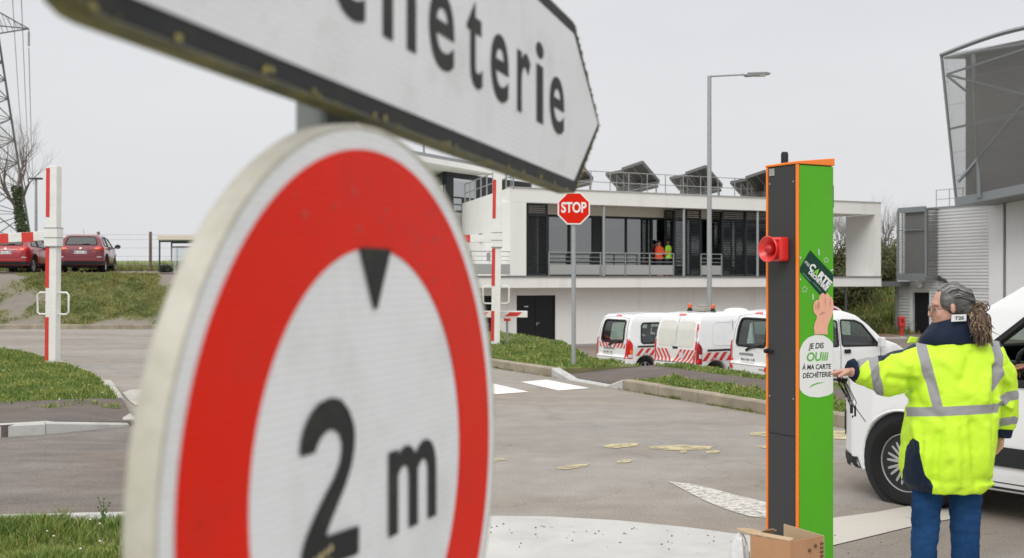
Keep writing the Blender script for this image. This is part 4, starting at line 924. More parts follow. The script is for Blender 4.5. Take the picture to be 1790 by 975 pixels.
# ------------------------------------------------------------ trees, pylon, left background
M_bark = mat('bark', (.10, .085, .07), .9, var=.25, vscale=6); M_ivy = mat('ivy', (.06, .095, .03), .6, var=.4, vscale=8); M_twig = mat('twig', (.15, .125, .11), .9, var=.2)
TP = []
def bare_tree(name, label, loc, h, seed, spread=.55, trunk=.25, lean=(0, 0), levels=5, ivy=0.0, n0=5, group=None, gap=.3):
    rg = random.Random(seed); t = thing(name, label, 'tree', loc, 0, group); tr = MB(); cr_ = MB()
    def grow(p, d, L, r, lv):
        pts = [p]; rs = [r]; q = p.copy(); dd = d.copy(); ns = 4
        for i in range(ns):
            dd = (dd + Vector((rg.uniform(-.16, .16), rg.uniform(-.16, .16), rg.uniform(-.02, .10)))).normalized(); q = q + dd * L / ns; pts.append(q.copy()); rs.append(r * (1 - .45 * (i + 1) / ns))
        if lv == 0: TP.append(list(pts))
        (tr if lv == 0 else cr_).tube(pts, rs, 7 if lv < 2 else 4 if lv < 4 else 3, cap=False)
        if lv >= levels: return
        k = n0 if lv == 0 else rg.choice((3, 4, 4))
        for i in range(k):
            j = ns if i == 0 else rg.randint(2 if lv else 3, ns); a = rg.uniform(0, 2 * pi); side = Vector((cos(a), sin(a), 0)); nd = (dd * (1.0 if i else 1.6) + side * spread * rg.uniform(.6, 1.5) + Vector((0, 0, .12))).normalized()
            grow(pts[j], nd, L * rg.uniform(.55, .82) * (1 if lv else (  .36 / gap if gap > .5 else 1.0)), rs[j] * rg.uniform(.5, .72), lv + 1)
    grow(Vector((0, 0, -.1)), Vector((lean[0], lean[1], 1)).normalized(), h * gap, trunk, 0)
    tp = TP[0]; TP.clear()
    tr.build('trunk', M_bark, t, smooth=True, fix=False); cr_.build('crown', M_twig, t, fix=False)
    if ivy > 0:
        iv = MB()
        for k in range(2600):
            z = rg.uniform(0, ivy); a = rg.uniform(0, 2 * pi); rr = trunk * rg.uniform(.8, 1.45) * (1.15 - .35 * z / ivy + .25 * fbm(z * 2, a, 1)); q_ = min(max(z / ivy, 0), .999) * (len(tp) - 1); qi = int(q_); ax_ = tp[qi].lerp(tp[qi + 1], q_ - qi); rr *= 1 + .5 * noise.noise(Vector((a * .8, z * 1.1, 3))); c = Vector((cos(a) * rr + ax_.x, sin(a) * rr + ax_.y, z)); s = rg.uniform(.03, .07)
            u = Vector((rg.gauss(0, 1), rg.gauss(0, 1), rg.gauss(0, 1))).normalized(); v = u.orthogonal().normalized(); iv.quad(c - u * s, c + v * s * .8, c + u * s, c - v * s * .8)
        iv.build('ivy', M_ivy, t, fix=False)
    return t
b0 = P(42, 455, 56); bare_tree('bare_tree', 'bare tree with an ivy-covered trunk standing beside the pylon', (b0.x, b0.y, left_z(b0.x, b0.y)), 7.0, 12, .62, .20, (.03, 0), 5, 4.1, 6, gap=.56)
for k, (px, Z, h_, sd) in enumerate(((1556, 74, 6.0, 3), (1470, 70, 5.5, 5), (1497, 78, 5.4, 7), (1536, 80, 5.2, 9), (1585, 82, 5.6, 11), (1450, 80, 5.0, 13))):
    q = P(px, 500, Z); bare_tree('bare_tree', ['tall leafless tree at the gap right of the white office', 'leafless tree seen through the white frame of the office, left in the opening', 'leafless tree seen through the white frame, hard against its inner wall', 'slim leafless tree close to the white office corner', 'leafless tree rising behind the small slatted box of the hall', 'leafless tree behind the green terminal'][k], (q.x, q.y, ground_z(q.x, q.y)), h_, sd, .5, .12, levels=5, n0=5, gap=.33, group='leafless trees on the rear bank')
# conifer hedge mass on the rear bank
rg = random.Random(21)
def bush(name, label, loc, r, n, m_, seed, leaf=.09, cat='bush', group=None, z0=0.0):
    rg = random.Random(seed); t = thing(name, label, cat, loc, 0, group); mb = MB()
    cl = [(Vector((rg.uniform(-1, 1) * r[0] * .75, rg.uniform(-1, 1) * r[1] * .75, rg.uniform(.25, .85) * r[2])), rg.uniform(.3, .55)) for k in range(14)]
    for k in range(n):
        c, s = rg.choice(cl); p = c + Vector((rg.gauss(0, .5) * r[0] * s, rg.gauss(0, .5) * r[1] * s, rg.gauss(0, .45) * r[2] * s)); p.z = max(.02, p.z)
        u = Vector((rg.gauss(0, 1), rg.gauss(0, 1), rg.gauss(0, 1))).normalized() * leaf * rg.uniform(.5, 1.2); v = u.orthogonal().normalized() * leaf * .5; mb.quad(p - u, p + v, p + u, p - v)
    mb.build('foliage', m_, t, fix=False); mb = MB()
    for k in range(14): c, s = cl[k]; mb.tube([(0, 0, 0), (c.x * .5, c.y * .5, c.z * .6), c], [.03, .02, .008], 4)
    mb.build('stems', M_twig, t, fix=False); return t
M_bush = mat('bush_leaf', (.05, .065, .022), .7, color2=(.11, .105, .04), vscale=2.5); M_bush2 = mat('bush_leaf_olive', (.12, .12, .04), .7, color2=(.15, .12, .06), vscale=2)
q = P(64, 478, 51); bush('scrub_bush', 'olive scrub bush between the two red cars', (q.x, q.y, 1.95), (.75, .8, 1.15), 7000, M_bush2, 2)
for k, (px, Z, s) in enumerate(((1462, 67, 1.0), (1500, 70, 1.2), (1545, 72, 1.1), (1580, 75, 1.0))):
    q = P(px, 500, Z); bush('hedge_bush', ['dark bush low in the opening of the white frame', 'dark green bush above the walkway canopy, middle of the bank', 'dark bush in the gap left of the ribbed hall', 'dark bush behind the small slatted box'][k], (q.x, q.y, ground_z(q.x, q.y) - .1), (2.0 * s, 1.2, 2.0 * s), 6000, M_bush, 30 + k, .12, group='bushes along the rear bank')
q = P(1488, 562, 50); bush('low_shrub', 'low grey-green shrub behind the bonnet of the right white van', (q.x, q.y, ZG), (1.1, .8, 1.1), 3500, mat('grey_leaf', (.10, .12, .085), .7, var=.3), 44, .06)

# lattice pylon
py_b = P(-62, 470, 150); t = thing('electricity_pylon', 'tall grey lattice pylon with a crossarm at the left edge', 'pylon', (py_b.x, py_b.y, 2.6)); zb0 = 2.6
M_pyl = mat('pylon_steel', (.13, .14, .145), .6, metal=.2)
hw = lambda z: max(.8, 5.7 * (1 - z / 62) ** 1.08 * (1 if z < 100 else 1)) * 1.16
legs = MB(); br = MB(); lv = [0]; 
while lv[-1] < 44: lv.append(lv[-1] + max(1.6, hw(lv[-1]) * .62))
for sx, sy in ((1, 1), (1, -1), (-1, 1), (-1, -1)):
    legs.tube([(sx * hw(z), sy * hw(z), z) for z in lv], .16, 4)
for a, b_ in zip(lv[:-1], lv[1:]):
    w0_, w1_ = hw(a), hw(b_); mid = (a + b_) / 2; wm = hw(mid)
    for (p, q) in (((1, 1), (1, -1)), ((1, -1), (-1, -1)), ((-1, -1), (-1, 1)), ((-1, 1), (1, 1))):
        br.bar((p[0] * w0_, p[1] * w0_, a), (q[0] * w1_, q[1] * w1_, b_), .10); br.bar((q[0] * w0_, q[1] * w0_, a), (p[0] * w1_, p[1] * w1_, b_), .10)
        if w0_ > 3: br.bar((p[0] * w1_, p[1] * w1_, b_), (q[0] * w1_, q[1] * w1_, b_), .08)
legs.build('leg', M_pyl, t); br.build('bracing', M_pyl, t)
zc = H - (50 - CY) / F * 150 - zb0; zc2 = zc + 3.2; arm = MB(); 
for sg in (1, -1):
    tip = Vector((sg * (hw(zc) + 5.4), 0, zc))
    for sy in (1, -1):
        arm.bar((sg * hw(zc), sy * hw(zc), zc), tip, .14); arm.bar((sg * hw(zc2), sy * hw(zc2), zc2), tip, .12)
        for k in range(1, 6):
            f_ = k / 6; a_ = Vector((sg * hw(zc), sy * hw(zc), zc)).lerp(tip, f_); b__ = Vector((sg * hw(zc2), sy * hw(zc2), zc2)).lerp(tip, max(0, f_ - .12)); arm.bar(a_, b__, .06)
    arm.build('crossarm', M_pyl, t); arm = MB()
mb = MB()
for sg in (1, -1):
    tip = Vector((sg * (hw(zc) + 5.4), 0, zc)); mb.tube([tip, tip - Vector((0, 0, .5))], .05, 6)
    for k in range(12): mb.lathe([(0, 0), (.14, .02), (.16, .07), (.0, .1)], (tip.x, tip.y, tip.z - .6 - k * .15), 10, 'z')
    mb.build('insulator', M_dark_metal, t); mb = MB()
tag(t, 'tall grey lattice pylon with a crossarm at the left edge')
wl_ = MB(); wr = Vector((py_b.x, py_b.y, zb0))
st = wr + Vector((hw(zc) + 5.4, 0, zc - 2.5))
for k, (sx_, dz_, ex) in enumerate(((0, 0, P(60, 310, 420)), (-1.0, 7, P(55, 300, 440)), (-2.4, 11, P(47, 296, 460)))):
    a_ = st + Vector((sx_, 0, dz_)); pts_ = [a_.lerp(ex, f_) - Vector((0, 0, 34 * f_ * (1 - f_))) for f_ in np.linspace(0, 1, 20)]
    w_ = MB(); w_.tube(pts_, .045, 4); tag(w_.build('power_line', M_pyl), ['thin power cable hanging from the end of the pylon crossarm, rightmost of three', 'thin power cable beside the pylon, middle of three', 'thin power cable beside the pylon, leftmost of three'][k], 'cable', 'power cables leaving the pylon')

# street lamp far left
q = P(63, 470, 60); t = thing('street_lamp', 'small grey street lamp behind the bare tree on the left', 'street lamp', (q.x, q.y, left_z(q.x, q.y))); z = H - (313 - CY) / F * 60 - left_z(q.x, q.y)
mb = MB(); mb.tube([(0, 0, 0), (0, 0, z)], [.09, .06], 10); mb.build('pole', M_galv, t, smooth=60); mb = MB(); mb.box((0, 0, z + .03), (.62, .3, .09)); mb.build('lamp_head', M_dark_metal, t, bevel=.02)
# main street lamp
q = P(1240, 600, 36.5); zb1 = park_z(36); t = thing('street_lamp', 'tall grey street lamp with a long flat arm in front of the white office', 'street lamp', (q.x, q.y, zb1)); s = 36.5 / F; z = H - (131 - CY) * s - zb1
mb = MB(); mb.lathe([(.13, 0), (.13, 1.2), (.085, 1.25), (.065, z - .03), (.0, z)], n=16, axis='z'); mb.build('pole', M_galv, t, smooth=40)
mb = MB(); mb.tube([(-.02, 0, z - .04), (62 * s, 0, z + .02)], .032, 8); mb.build('arm', M_galv, t)
mb = MB(); mb.prism([(60 * s, -.16, z - .02), (66 * s, -.18, z + .06), (100 * s, -.12, z + .09), (108 * s, -.08, z + .05), (100 * s, -.1, z - .0), (66 * s, -.16, z - .05)], (0, .3, 0)); hd_ = mb.build('lamp_head', M_galv, t, bevel=.02)
mb = MB(); mb.box((84 * s, -.0, z + .0 - .025), (.5, .2, .03)); mb.build('lens', mat('lamp_lens', (.5, .5, .48), .2), hd_)
# fence on the field edge
M_wood = mat('weathered_wood', (.16, .125, .095), .9, var=.2, vscale=12, vmap=(6, 6, .5))
fz_ = 47.5; t = thing('wire_fence', 'wire fence on brown wooden posts along the field behind the red cars', 'fence', (P(180, 470, fz_).x, fz_, 1.9)); o0f = Vector(t.location)
ps = []
for px in (-90, -20, 54, 78 + 90, 172 + 0, 263, 355):
    if px == 168: continue
    b_ = P(px, 474, fz_); ps.append(b_); mb = MB(); top = H - (405 - CY) / F * fz_; mb.tube([(b_.x - o0f.x, 0, 0), (b_.x - o0f.x, 0, top - 1.9)], [.07, .062], 8); mb.build('post', M_wood, t)
mb = MB()
for h_ in (.35, .7, 1.05, 1.4, 1.6): mb.tube([(ps[0].x - o0f.x, 0, h_), (ps[-1].x - o0f.x, 0, h_)], .006, 4)
mb.build('wire', M_galv, t)
# shelter
s0_ = 45.5; q = P(312, 476, s0_); t = thing('cycle_shelter', 'open shelter with dark green frame and pale roof edge on the upper parking', 'shelter', (q.x, q.y, 1.9)); mb = MB(); s = s0_ / F
M_grn = mat('dark_green_paint', (.012, .07, .06), .4)
mb2 = MB(); zt2 = H - (413 - CY) * s - 1.9; x0, x1 = -33 * s, 75 * s
for x in (x0, x1):
    for y in (0, 1.6): mb.tube([(x, y, 0), (x, y, zt2 - .12)], .035, 8)
mb.bar((x0, 0, zt2 - .2), (x1, 0, zt2 - .2), .06); mb.bar((x0, 1.6, zt2 - .2), (x1, 1.6, zt2 - .2), .06); mb.build('frame', M_grn, t)
mb = MB(); mb.box(((x0 + x1) / 2, .8, zt2 - .05), (x1 - x0 + .1, 1.9, .20)); mb.build('roof', mat('cream_paint', (.62, .57, .46), .6), t, bevel=.02)
mb = MB(); zt3 = H - (430 - CY) * s - 1.9
for x in (x0 + .12, x0 + 1.05, x1 - .2): mb.bar((x, 1.2, 0), (x, 1.2, zt3), .05)
mb.bar((x0 + .12, 1.2, zt3), (x1 - .2, 1.2, zt3), .06); mb.build('inner_frame', M_grey_metal, t)
mb = MB(); mb.box(((x0 + x1) / 2, 1.2, zt3 / 2), (x1 - x0 - .4, .015, zt3 - .1)); mb.build('glass_pane', glass('shelter_glass', (.85, .88, .87), .12), t)
q = P(290, 474, 44.9); bush('low_shrub', 'small dark weed clump at the foot of the shelter post', (q.x, q.y, 1.87), (.22, .2, .32), 500, mat('weed_leaf', (.035, .045, .03), .8), 71, .05)
# ------------------------------------------------------------ vehicles
def car_shell(side, plan, sect, L, voxel, smooth, arches):
    """shell = side profile x plan profile x cross-section, softened"""
    def pm(poly, off):
        mb = MB(); mb.prism(poly, off); me = mb.mesh(); bm = bmesh.new(); bm.from_mesh(me); bmesh.ops.recalc_face_normals(bm, faces=bm.faces); bmesh.ops.triangulate(bm, faces=[f for f in bm.faces if len(f.verts) > 4]); bm.to_mesh(me); bm.free()
        o = bpy.data.objects.new('c', me); col.objects.link(o); return o
    a = pm([(x, -1.5, z) for x, z in side], (0, 3, 0)); b = pm([(x, y, -.5) for x, y in plan] + [(x, -y, -.5) for x, y in plan[::-1]], (0, 0, 3.5))
    c = pm([(-4, y, z) for y, z in sect] + [(-4, -y, z) for y, z in sect[::-1]], (8, 0, 0)); tools = []
    for t in (b, c):
        md = a.modifiers.new('b', 'BOOLEAN'); md.operation = 'INTERSECT'; md.object = t; md.solver = 'EXACT'; tools.append(t)
    for (x, r) in arches:
        for sg in (-1, 1):
            mb = MB(); mb.lathe([(r, 0), (r, .9)], (x, sg * .55 if sg > 0 else -1.45, arches_z), 40); 
            o = bpy.data.objects.new('c', mb.mesh()); bm = bmesh.new(); bm.from_mesh(o.data); bmesh.ops.recalc_face_normals(bm, faces=bm.faces); bm.to_mesh(o.data); bm.free(); col.objects.link(o)
            md = a.modifiers.new('b', 'BOOLEAN'); md.operation = 'DIFFERENCE'; md.object = o; md.solver = 'EXACT'; tools.append(o)
    md = a.modifiers.new('r', 'REMESH'); md.mode = 'VOXEL'; md.voxel_size = voxel; md = a.modifiers.new('s', 'SMOOTH'); md.iterations = smooth; md.factor = .5
    dg = bpy.context.evaluated_depsgraph_get(); dg.update(); me = bpy.data.meshes.new_from_object(a.evaluated_get(dg))
    for o in [a] + tools: bpy.data.objects.remove(o)
    return me
arches_z = .30
DIRS = {'L': (Vector((0, 1, 0)), (0, 2)), 'R': (Vector((0, -1, 0)), (0, 2)), 'B': (Vector((-1, 0, 0)), (1, 2)), 'F': (Vector((1, 0, 0)), (1, 2)), 'T': (Vector((0, 0, 1)), (0, 1))}
class Shell:
    def __init__(s, me):
        s.me = me; s.bvh = BVHTree.FromPolygons([v.co.copy() for v in me.vertices], [tuple(p.vertices) for p in me.polygons]); s.cuts = []
    def pt(s, x, y, face, off):
        d, ax = DIRS[face]; p = d * 4; p[ax[0]] = x; p[ax[1]] = y
        h = s.bvh.ray_cast(p, -d)[0]
        if h is None: h = s.bvh.find_nearest(p - d * 3)[0]
        return h + d * off
    def patch(s, name, poly, face, m, parent, off=.005, grid=.06, thick=.008, r=0.0, rn=4):
        if r > 0: poly = roundpoly(poly, r, rn)
        return plate(name, poly, lambda x, y, d: s.pt(x, y, face, off + d), m, parent, thick=thick, grid=grid)
    def line(s, name, pts, face, m, parent, w=.006, off=.001, step=.04):
        o_ = None
        for pl in pts:
            mb = MB(); out = []
            for a, b in zip(pl[:-1], pl[1:]):
                n = max(1, int((Vector(b) - Vector(a)).length / step))
                for k in range(n): q = Vector(a).lerp(Vector(b), k / n); out.append(s.pt(q.x, q.y, face, off))
            out.append(s.pt(pl[-1][0], pl[-1][1], face, off)); mb.tube(out, w, 5); o_ = mb.build(name, m, parent, fix=False)
        return o_
    def ring(s, name, poly, face, m, parent, w=.02, off=.004, r=.05):
        q = roundpoly(poly, r, 5); q = q + [q[0]]; return s.line(name, [q], face, m, parent, w, off, .03)
    def cut(s, poly, face, r=.05): s.cuts.append((roundpoly(poly, r, 5), face))
    def finish(s, name, m, parent):
        me = s.me; bm = bmesh.new(); bm.from_mesh(me); kill = []
        for f in bm.faces:
            c = f.calc_center_median(); n = f.normal
            for poly, face in s.cuts:
                d, ax = DIRS[face]
                if n.dot(d) > .12 and inpoly(c[ax[0]], c[ax[1]], poly): kill.append(f); break
        bmesh.ops.delete(bm, geom=kill, context='FACES'); bm.to_mesh(me); bm.free(); return link_mesh(name, me, m, parent)
    def window(s, poly, face, gm, parent, r=.06, name='window', seal=.018):
        s.cut(poly, face, r); w = s.patch(name, poly, face, gm, parent, off=-.004, r=r, thick=0.0)
        s.ring('seal', poly, face, M_rubber, w, seal, .0, r); return w

M_wp = mat('van_white_paint', (.80, .81, .82), .28, coat=.5, back=(.10, .10, .10), dirt=(.50, .48, .44), dirt_amt=.28, dscale=1.8)
M_redcar = mat('car_red_paint', (.17, .009, .020), .25, coat=.7, back=(.05, .05, .05))
M_glassd = glass('car_glass', (.58, .68, .62), .05); M_glassb = glass('car_glass_dark', (.08, .10, .10), .08)
M_trim = mat('bumper_plastic', (.022, .023, .025), .6, var=.1); M_seat = mat('seat_fabric', (.05, .055, .06), .9)
M_taill = mat('tail_light_red', (.60, .012, .012), .2, coat=.6); M_amber = mat('amber_lens', (.85, .22, .02), .25, coat=.4); M_clear = mat('clear_lens', (.65, .65, .65), .2, coat=.5)
M_plate = mat('number_plate_m', (.62, .62, .60), .4); M_platetx = mat('plate_characters', (.03, .03, .03), .5); M_blue = mat('plate_blue', (.03, .08, .40), .5)
M_hvr = mat('chevron_red', (.60, .03, .03), .4); M_hvw = mat('chevron_white', (.70, .70, .68), .4)
M_rim = mat('wheel_silver', (.45, .45, .46), .35, metal=.5); M_tyre = mat('tyre', (.013, .013, .013), .85, bump=.3, bscale=120); M_disc = mat('brake_shadow', (.015, .015, .015), .8)
def wheel(parent, x, y, z, r, w=.19, side=1, spokes=7, double=True, rim_r=.66, rimm=None, name='wheel', steer=0.0):
    """side: +1 = outer face towards +y"""
    e = empty(name, (x, y, z)); e.parent = parent; e.rotation_euler = (0, 0, steer); rr = r * rim_r
    mb = MB(); s = side
    prof = [(rr, -w * .5), (rr + .012, -w * .42), (r * .93, -w * .5), (r * .985, -w * .40), (r, -w * .28), (r, w * .28), (r * .985, w * .40), (r * .93, w * .50), (rr + .02, w * .46), (rr, w * .38)]
    mb.lathe([(a, b * s) for a, b in prof] + [(prof[0][0], prof[0][1] * s)], n=56); ty = mb.build('tyre', M_tyre, e, smooth=35)
    mb = MB(); mb.lathe([(rr, -w * .4 * s), (rr, w * .34 * s), (rr * .955, w * .40 * s), (rr * .93, w * .30 * s), (rr * .92, -w * .35 * s)], n=56); mb.lathe([(0, w * .02 * s), (rr * .94, w * .02 * s), (rr * .94, -w * .05 * s), (0, -w * .05 * s)], n=40, mi=1)
    f = w * .36 * s; b = w * .12 * s
    for k in range(spokes):
        a0 = 2 * pi * k / spokes + .2
        for da in ((-.10, .10) if double else (0,)):
            i0 = a0 + da * .9; i1 = a0 + da * 1.55; hw0, hw1 = (.017, .015) if double else (.045, .035)
            def q(rad, a, off, y_): return Vector((rad * cos(a) - sin(a) * off, y_, rad * sin(a) + cos(a) * off))
            A = [q(rr * .16, i0, -hw0 * rr * 3, f * 1.0), q(rr * .96, i1, -hw1 * rr * 3, f * .9), q(rr * .96, i1, hw1 * rr * 3, f * .9), q(rr * .16, i0, hw0 * rr * 3, f * 1.0)]
            mb.prism(A, (0, b - f, 0))
    mb.lathe([(0, f * 1.12), (rr * .15, f * 1.12), (rr * .22, f), (rr * .22, b)], n=24)
    mb.build('rim', [rimm or M_rim, M_disc], e, bevel=.003)
    mb = MB(); mb.lathe([(0, f * 1.22), (rr * .10, f * 1.22), (rr * .11, f), (0, f)], n=20); mb.build('hub_cap', M_grey_metal, e)
    return e
def number_plate(sh, parent, y0, z0, w=.50, h=.11, seed=0, face='B', blue=True):
    pl = sh.patch('number_plate', [(y0 - w / 2, z0 - h / 2), (y0 + w / 2, z0 - h / 2), (y0 + w / 2, z0 + h / 2), (y0 - w / 2, z0 + h / 2)], face, M_plate, parent, off=.012, thick=.012, r=.01)
    rg = random.Random(seed); mb = MB(); s = -1  # seen from behind, left of the picture is +y
    for k in range(9):
        if k in (2, 6): continue
        y = y0 + s * (-w * .38 + k * w * .095); 
        for dz in (-.022, 0, .022):
            if rg.random() < .8: mb.box((sh.pt(y, z0, face, .0145).x, y, z0 + dz), (.002, w * .06, .009))
        mb.box((sh.pt(y, z0, face, .0145).x, y + rg.choice((-1, 1)) * w * .028, z0), (.002, .012, .052))
    mb.build('plate_characters', M_platetx, pl)
    if blue:
        for sg in (-1, 1):
            mb = MB(); y = y0 + sg * w * .465; mb.box((sh.pt(y, z0, face, .0155).x, y, z0), (.002, w * .06, h * .9)); mb.build('blue_band', M_blue, pl)
def chevrons(sh, parent, y0, y1, z0, z1, face, n, lean, name='hazard_strip', mirror=False, gap=.5, off=.005):
    base = sh.patch(name, [(y0, z0), (y1, z0), (y1, z1), (y0, z1)], face, M_hvw, parent, off=off, thick=.003)
    mb = MB(); st = (y1 - y0) / n; h = z1 - z0
    for k in range(n):
        a = y0 + st * (k + .1); ln = lean * h
        if mirror and (a > (y0 + y1) / 2): ln = -ln
        poly = [(max(y0, min(y1, a)), z0), (max(y0, min(y1, a + st * gap)), z0), (max(y0, min(y1, a + st * gap + ln)), z1), (max(y0, min(y1, a + ln)), z1)]
        if abs(poly[1][0] - poly[0][0]) < .01 and abs(poly[2][0] - poly[3][0]) < .01: continue
        poly = [p for i, p in enumerate(poly) if (Vector(p) - Vector(poly[i - 1])).length > .004]
        if len(poly) < 3: continue
        plate('', poly, lambda x, y, d: sh.pt(x, y, face, off + .003 + d), None, thick=.002, grid=.08, mb=mb, build=False)
    mb.build('red_stripes', M_hvr, base, fix=False); return base

def seats(parent, xs, ys, z=.55, m=M_seat):
    for x in xs:
        for y in ys:
            mb = MB(); mb.box((x, y, z), (.48, .46, .16)); mb.box((x - .26, y, z + .32), (.12, .46, .58)); mb.tube([(x - .3, y, z + .6), (x - .3, y, z + .7)], .02, 6); mb.box((x - .30, y, z + .76), (.09, .26, .17)); mb.build('seat', m, parent, bevel=.04, seg=3)
def floor_pan(parent, x0, x1, y, z0=.24, z1=.42):
    mb = MB(); mb.box(((x0 + x1) / 2, 0, (z0 + z1) / 2), (x1 - x0, 2 * y, z1 - z0)); mb.build('floor_pan', M_trim, parent)

# --- small white van with windows (also used closed)
KS_side = [(-1.93, .30), (-1.98, .42), (-1.98, .62), (-1.92, .66), (-1.90, 1.0), (-1.84, 1.40), (-1.74, 1.68), (-1.62, 1.78), (-1.3, 1.815), (-.6, 1.83), (.1, 1.80), (.42, 1.70), (.75, 1.46), (1.10, 1.16), (1.5, 1.04), (1.82, .88), (1.97, .70), (2.0, .45), (1.95, .28)]
KS_plan = [(-1.98, .70), (-1.94, .79), (-1.80, .835), (0, .835), (1.3, .83), (1.72, .76), (1.92, .60), (2.0, .40)]
KS_sect = [(.80, .22), (.835, .45), (.835, .95), (.80, 1.15), (.735, 1.62), (.68, 1.76), (.55, 1.835), (0, 1.86)]
def small_van(name, label, pos, yaw, variant):
    global arches_z; arches_z = .30
    t = thing(name, label, 'van', pos, yaw, 'white vans parked behind the verge'); me = car_shell(KS_side, KS_plan, KS_sect, 4, .024, 6, [(-1.32, .36), (1.28, .36)]); sh = Shell(me)
    glz = variant != 'panel'
    if variant == 'panel':
        for y0, y1 in ((.03, .68), (-.68, -.03)):
            sh.patch('blank_window_panel', [(y0, .98), (y1, .98), (y1 * .94, 1.60), (y0, 1.60)] if y0 > 0 else [(y0, .98), (y1, .98), (y1, 1.60), (y0 * .94, 1.60)], 'B', mat('cream_panel', (.66, .65, .60), .45, dirt=(.4, .38, .33), dirt_amt=.4, dscale=3), t, off=.006, r=.12, thick=.01)
        sh.line('door_gap', [[(0, .42), (0, 1.72)], [(.76, .5), (.76, 1.4)], [(-.76, .5), (-.76, 1.4)]], 'B', M_trim, t, .005)
        for f in ('L', 'R'):
            sh.ring('pressed_side_panel', [(-1.45, 1.02), (-.55, 1.02), (-.55, 1.58), (-1.35, 1.58)], f, mat('press_line', (.60, .61, .62), .4), t, .008, .0, .14)
        for y in (.33, -.52):
            mb = MB(); mb.lathe([(.0, 0), (.08, 0), (.08, .02), (.055, .03), (.05, .08)], (-1.15, y, 1.83), 20, 'z'); b = mb.build('beacon_base', M_black, t, smooth=40)
            mb = MB(); mb.lathe([(.052, 0), (.055, .07), (.04, .10), (0, .11)], (-1.15, y, 1.905), 20, 'z'); mb.build('beacon_lens', mat('beacon_orange', (.60, .11, .015), .25, coat=.5), b, smooth=40)
        mb = MB(); mb.box((-1.1, -.1, 1.88), (.30, .42, .10)); mb.box((-1.1, -.1, 1.95), (.2, .24, .06)); mb.build('roof_fitting', mat('dull_grey_box', (.33, .31, .27), .8), t, bevel=.02)
        mb = MB(); mb.ell((.1, 0, 1.81), (.32, .32, .09)); mb.build('roof_vent', M_wp, t, smooth=True)
    else:
        sh.window([(-.56, 1.02), (.56, 1.02), (.52, 1.62), (-.52, 1.62)], 'B', M_glassd, t, .10, 'rear_window', .032)
        sh.line('wiper', [[(.02, .97), (-.42, 1.06)]], 'B', M_black, t, .018, .03); sh.line('wiper', [[(.14, .92), (.0, .99)]], 'B', M_black, t, .028, .02)
        sh.line('tailgate_gap', [[(-.70, .46), (-.70, 1.0), (-.64, 1.68), (0, 1.74), (.64, 1.68), (.70, 1.0), (.70, .46)]], 'B', M_trim, t, .006)
        for f in ('L', 'R'):
            sh.window([(-1.48, 1.00), (-.78, 1.00), (-.78, 1.55), (-1.42, 1.55)], f, M_glassd, t, .09, 'side_window', .028)
    for f in ('L', 'R'):
        sh.window([(-.58, 1.02), (-.14, 1.02), (-.14, 1.58), (-.58, 1.58)], f, M_glassd, t, .05, 'sliding_door_window', .02) if variant != 'panel' else None
        sh.window([(-.04, 1.02), (.98, 1.02), (.55, 1.50), (.36, 1.58), (-.04, 1.60)], f, M_glassd, t, .06, 'door_window', .022)
        sh.line('door_gap', [[(-.09, .34), (-.09, 1.62)], [(-.72, .36), (-.72, 1.64)], [(1.02, 1.0), (1.0, .72)], [(-1.62, .9), (-.74, .9)]], f, M_trim, t, .006)
        for (x0, x1) in ((-.62, -.45), (-.0, .17)): sh.patch('door_handle', [(x0, .86), (x1, .86), (x1, .95), (x0, .95)], f, M_black, t, off=.02, r=.02, thick=.03)
        sh.patch('sliding_rail', [(-1.60, .885), (-.82, .885), (-.82, .935), (-1.60, .935)], f, M_black, t, off=.006, thick=.01)
        chevrons(sh, t, -1.70 if variant != 'panel' else -1.80, -.80, .66, .86, f, 4, .9 if f == 'R' else .9)
        sh.patch('side_moulding', [(-.95, .42), (.9, .42), (.9, .50), (-.95, .50)], f, M_trim, t, off=.012, thick=.02)
    sh.window([(-.64, 1.18), (.64, 1.18), (.56, 1.66), (-.56, 1.66)], 'F', M_glassd, t, .06, 'windscreen')
    for sg in (1, -1):
        z0, z1 = (.58, 1.14)
        b = sh.patch('tail_light', [(sg * .72, z0), (sg * .80, z0), (sg * .80, z1 - .06), (sg * .73, z1)], 'B', M_taill, t, off=.008, r=.02, thick=.02)
        f = 'L' if sg > 0 else 'R'
        tl_m = M_taill if variant != 'panel' else mat('tail_dark_red', (.25, .012, .02), .2, coat=.6)
        s2 = sh.patch('tail_light', [(-1.93, z0), (-1.78, z0), (-1.77, z1 - .16), (-1.88, z1)], f, tl_m, t, off=.008, r=.03, thick=.02)
        sh.patch('indicator_lens', [(-1.92, z0 + .14), (-1.79, z0 + .14), (-1.79, z0 + .24), (-1.92, z0 + .24)], f, M_amber if variant != 'panel' else M_clear, s2, off=.012, thick=.006)
        sh.patch('reversing_lens', [(-1.92, z0 + .03), (-1.79, z0 + .03), (-1.79, z0 + .12), (-1.92, z0 + .12)], f, M_clear if variant != 'panel' else M_taill, s2, off=.012, thick=.006)
        mb = MB(); mb.box((.92, sg * .97, 1.10), (.10, .16, .22)); mb.bar((.95, sg * .84, 1.02), (.93, sg * .93, 1.04), .05); mb.build('wing_mirror', M_wp if variant == 'near' else M_black, t, bevel=.03)
        sh.patch('headlight', [(sg * .42, .72), (sg * .74, .72), (sg * .72, .95), (sg * .50, .90)] if sg > 0 else [(-.74, .72), (-.42, .72), (-.50, .90), (-.72, .95)], 'F', M_clear, t, off=.006, r=.04, thick=.01)
    sh.patch('brake_light', [(-.13, 1.735), (.13, 1.735), (.12, 1.775), (-.12, 1.775)], 'B', M_taill, t, off=.02, thick=.03)
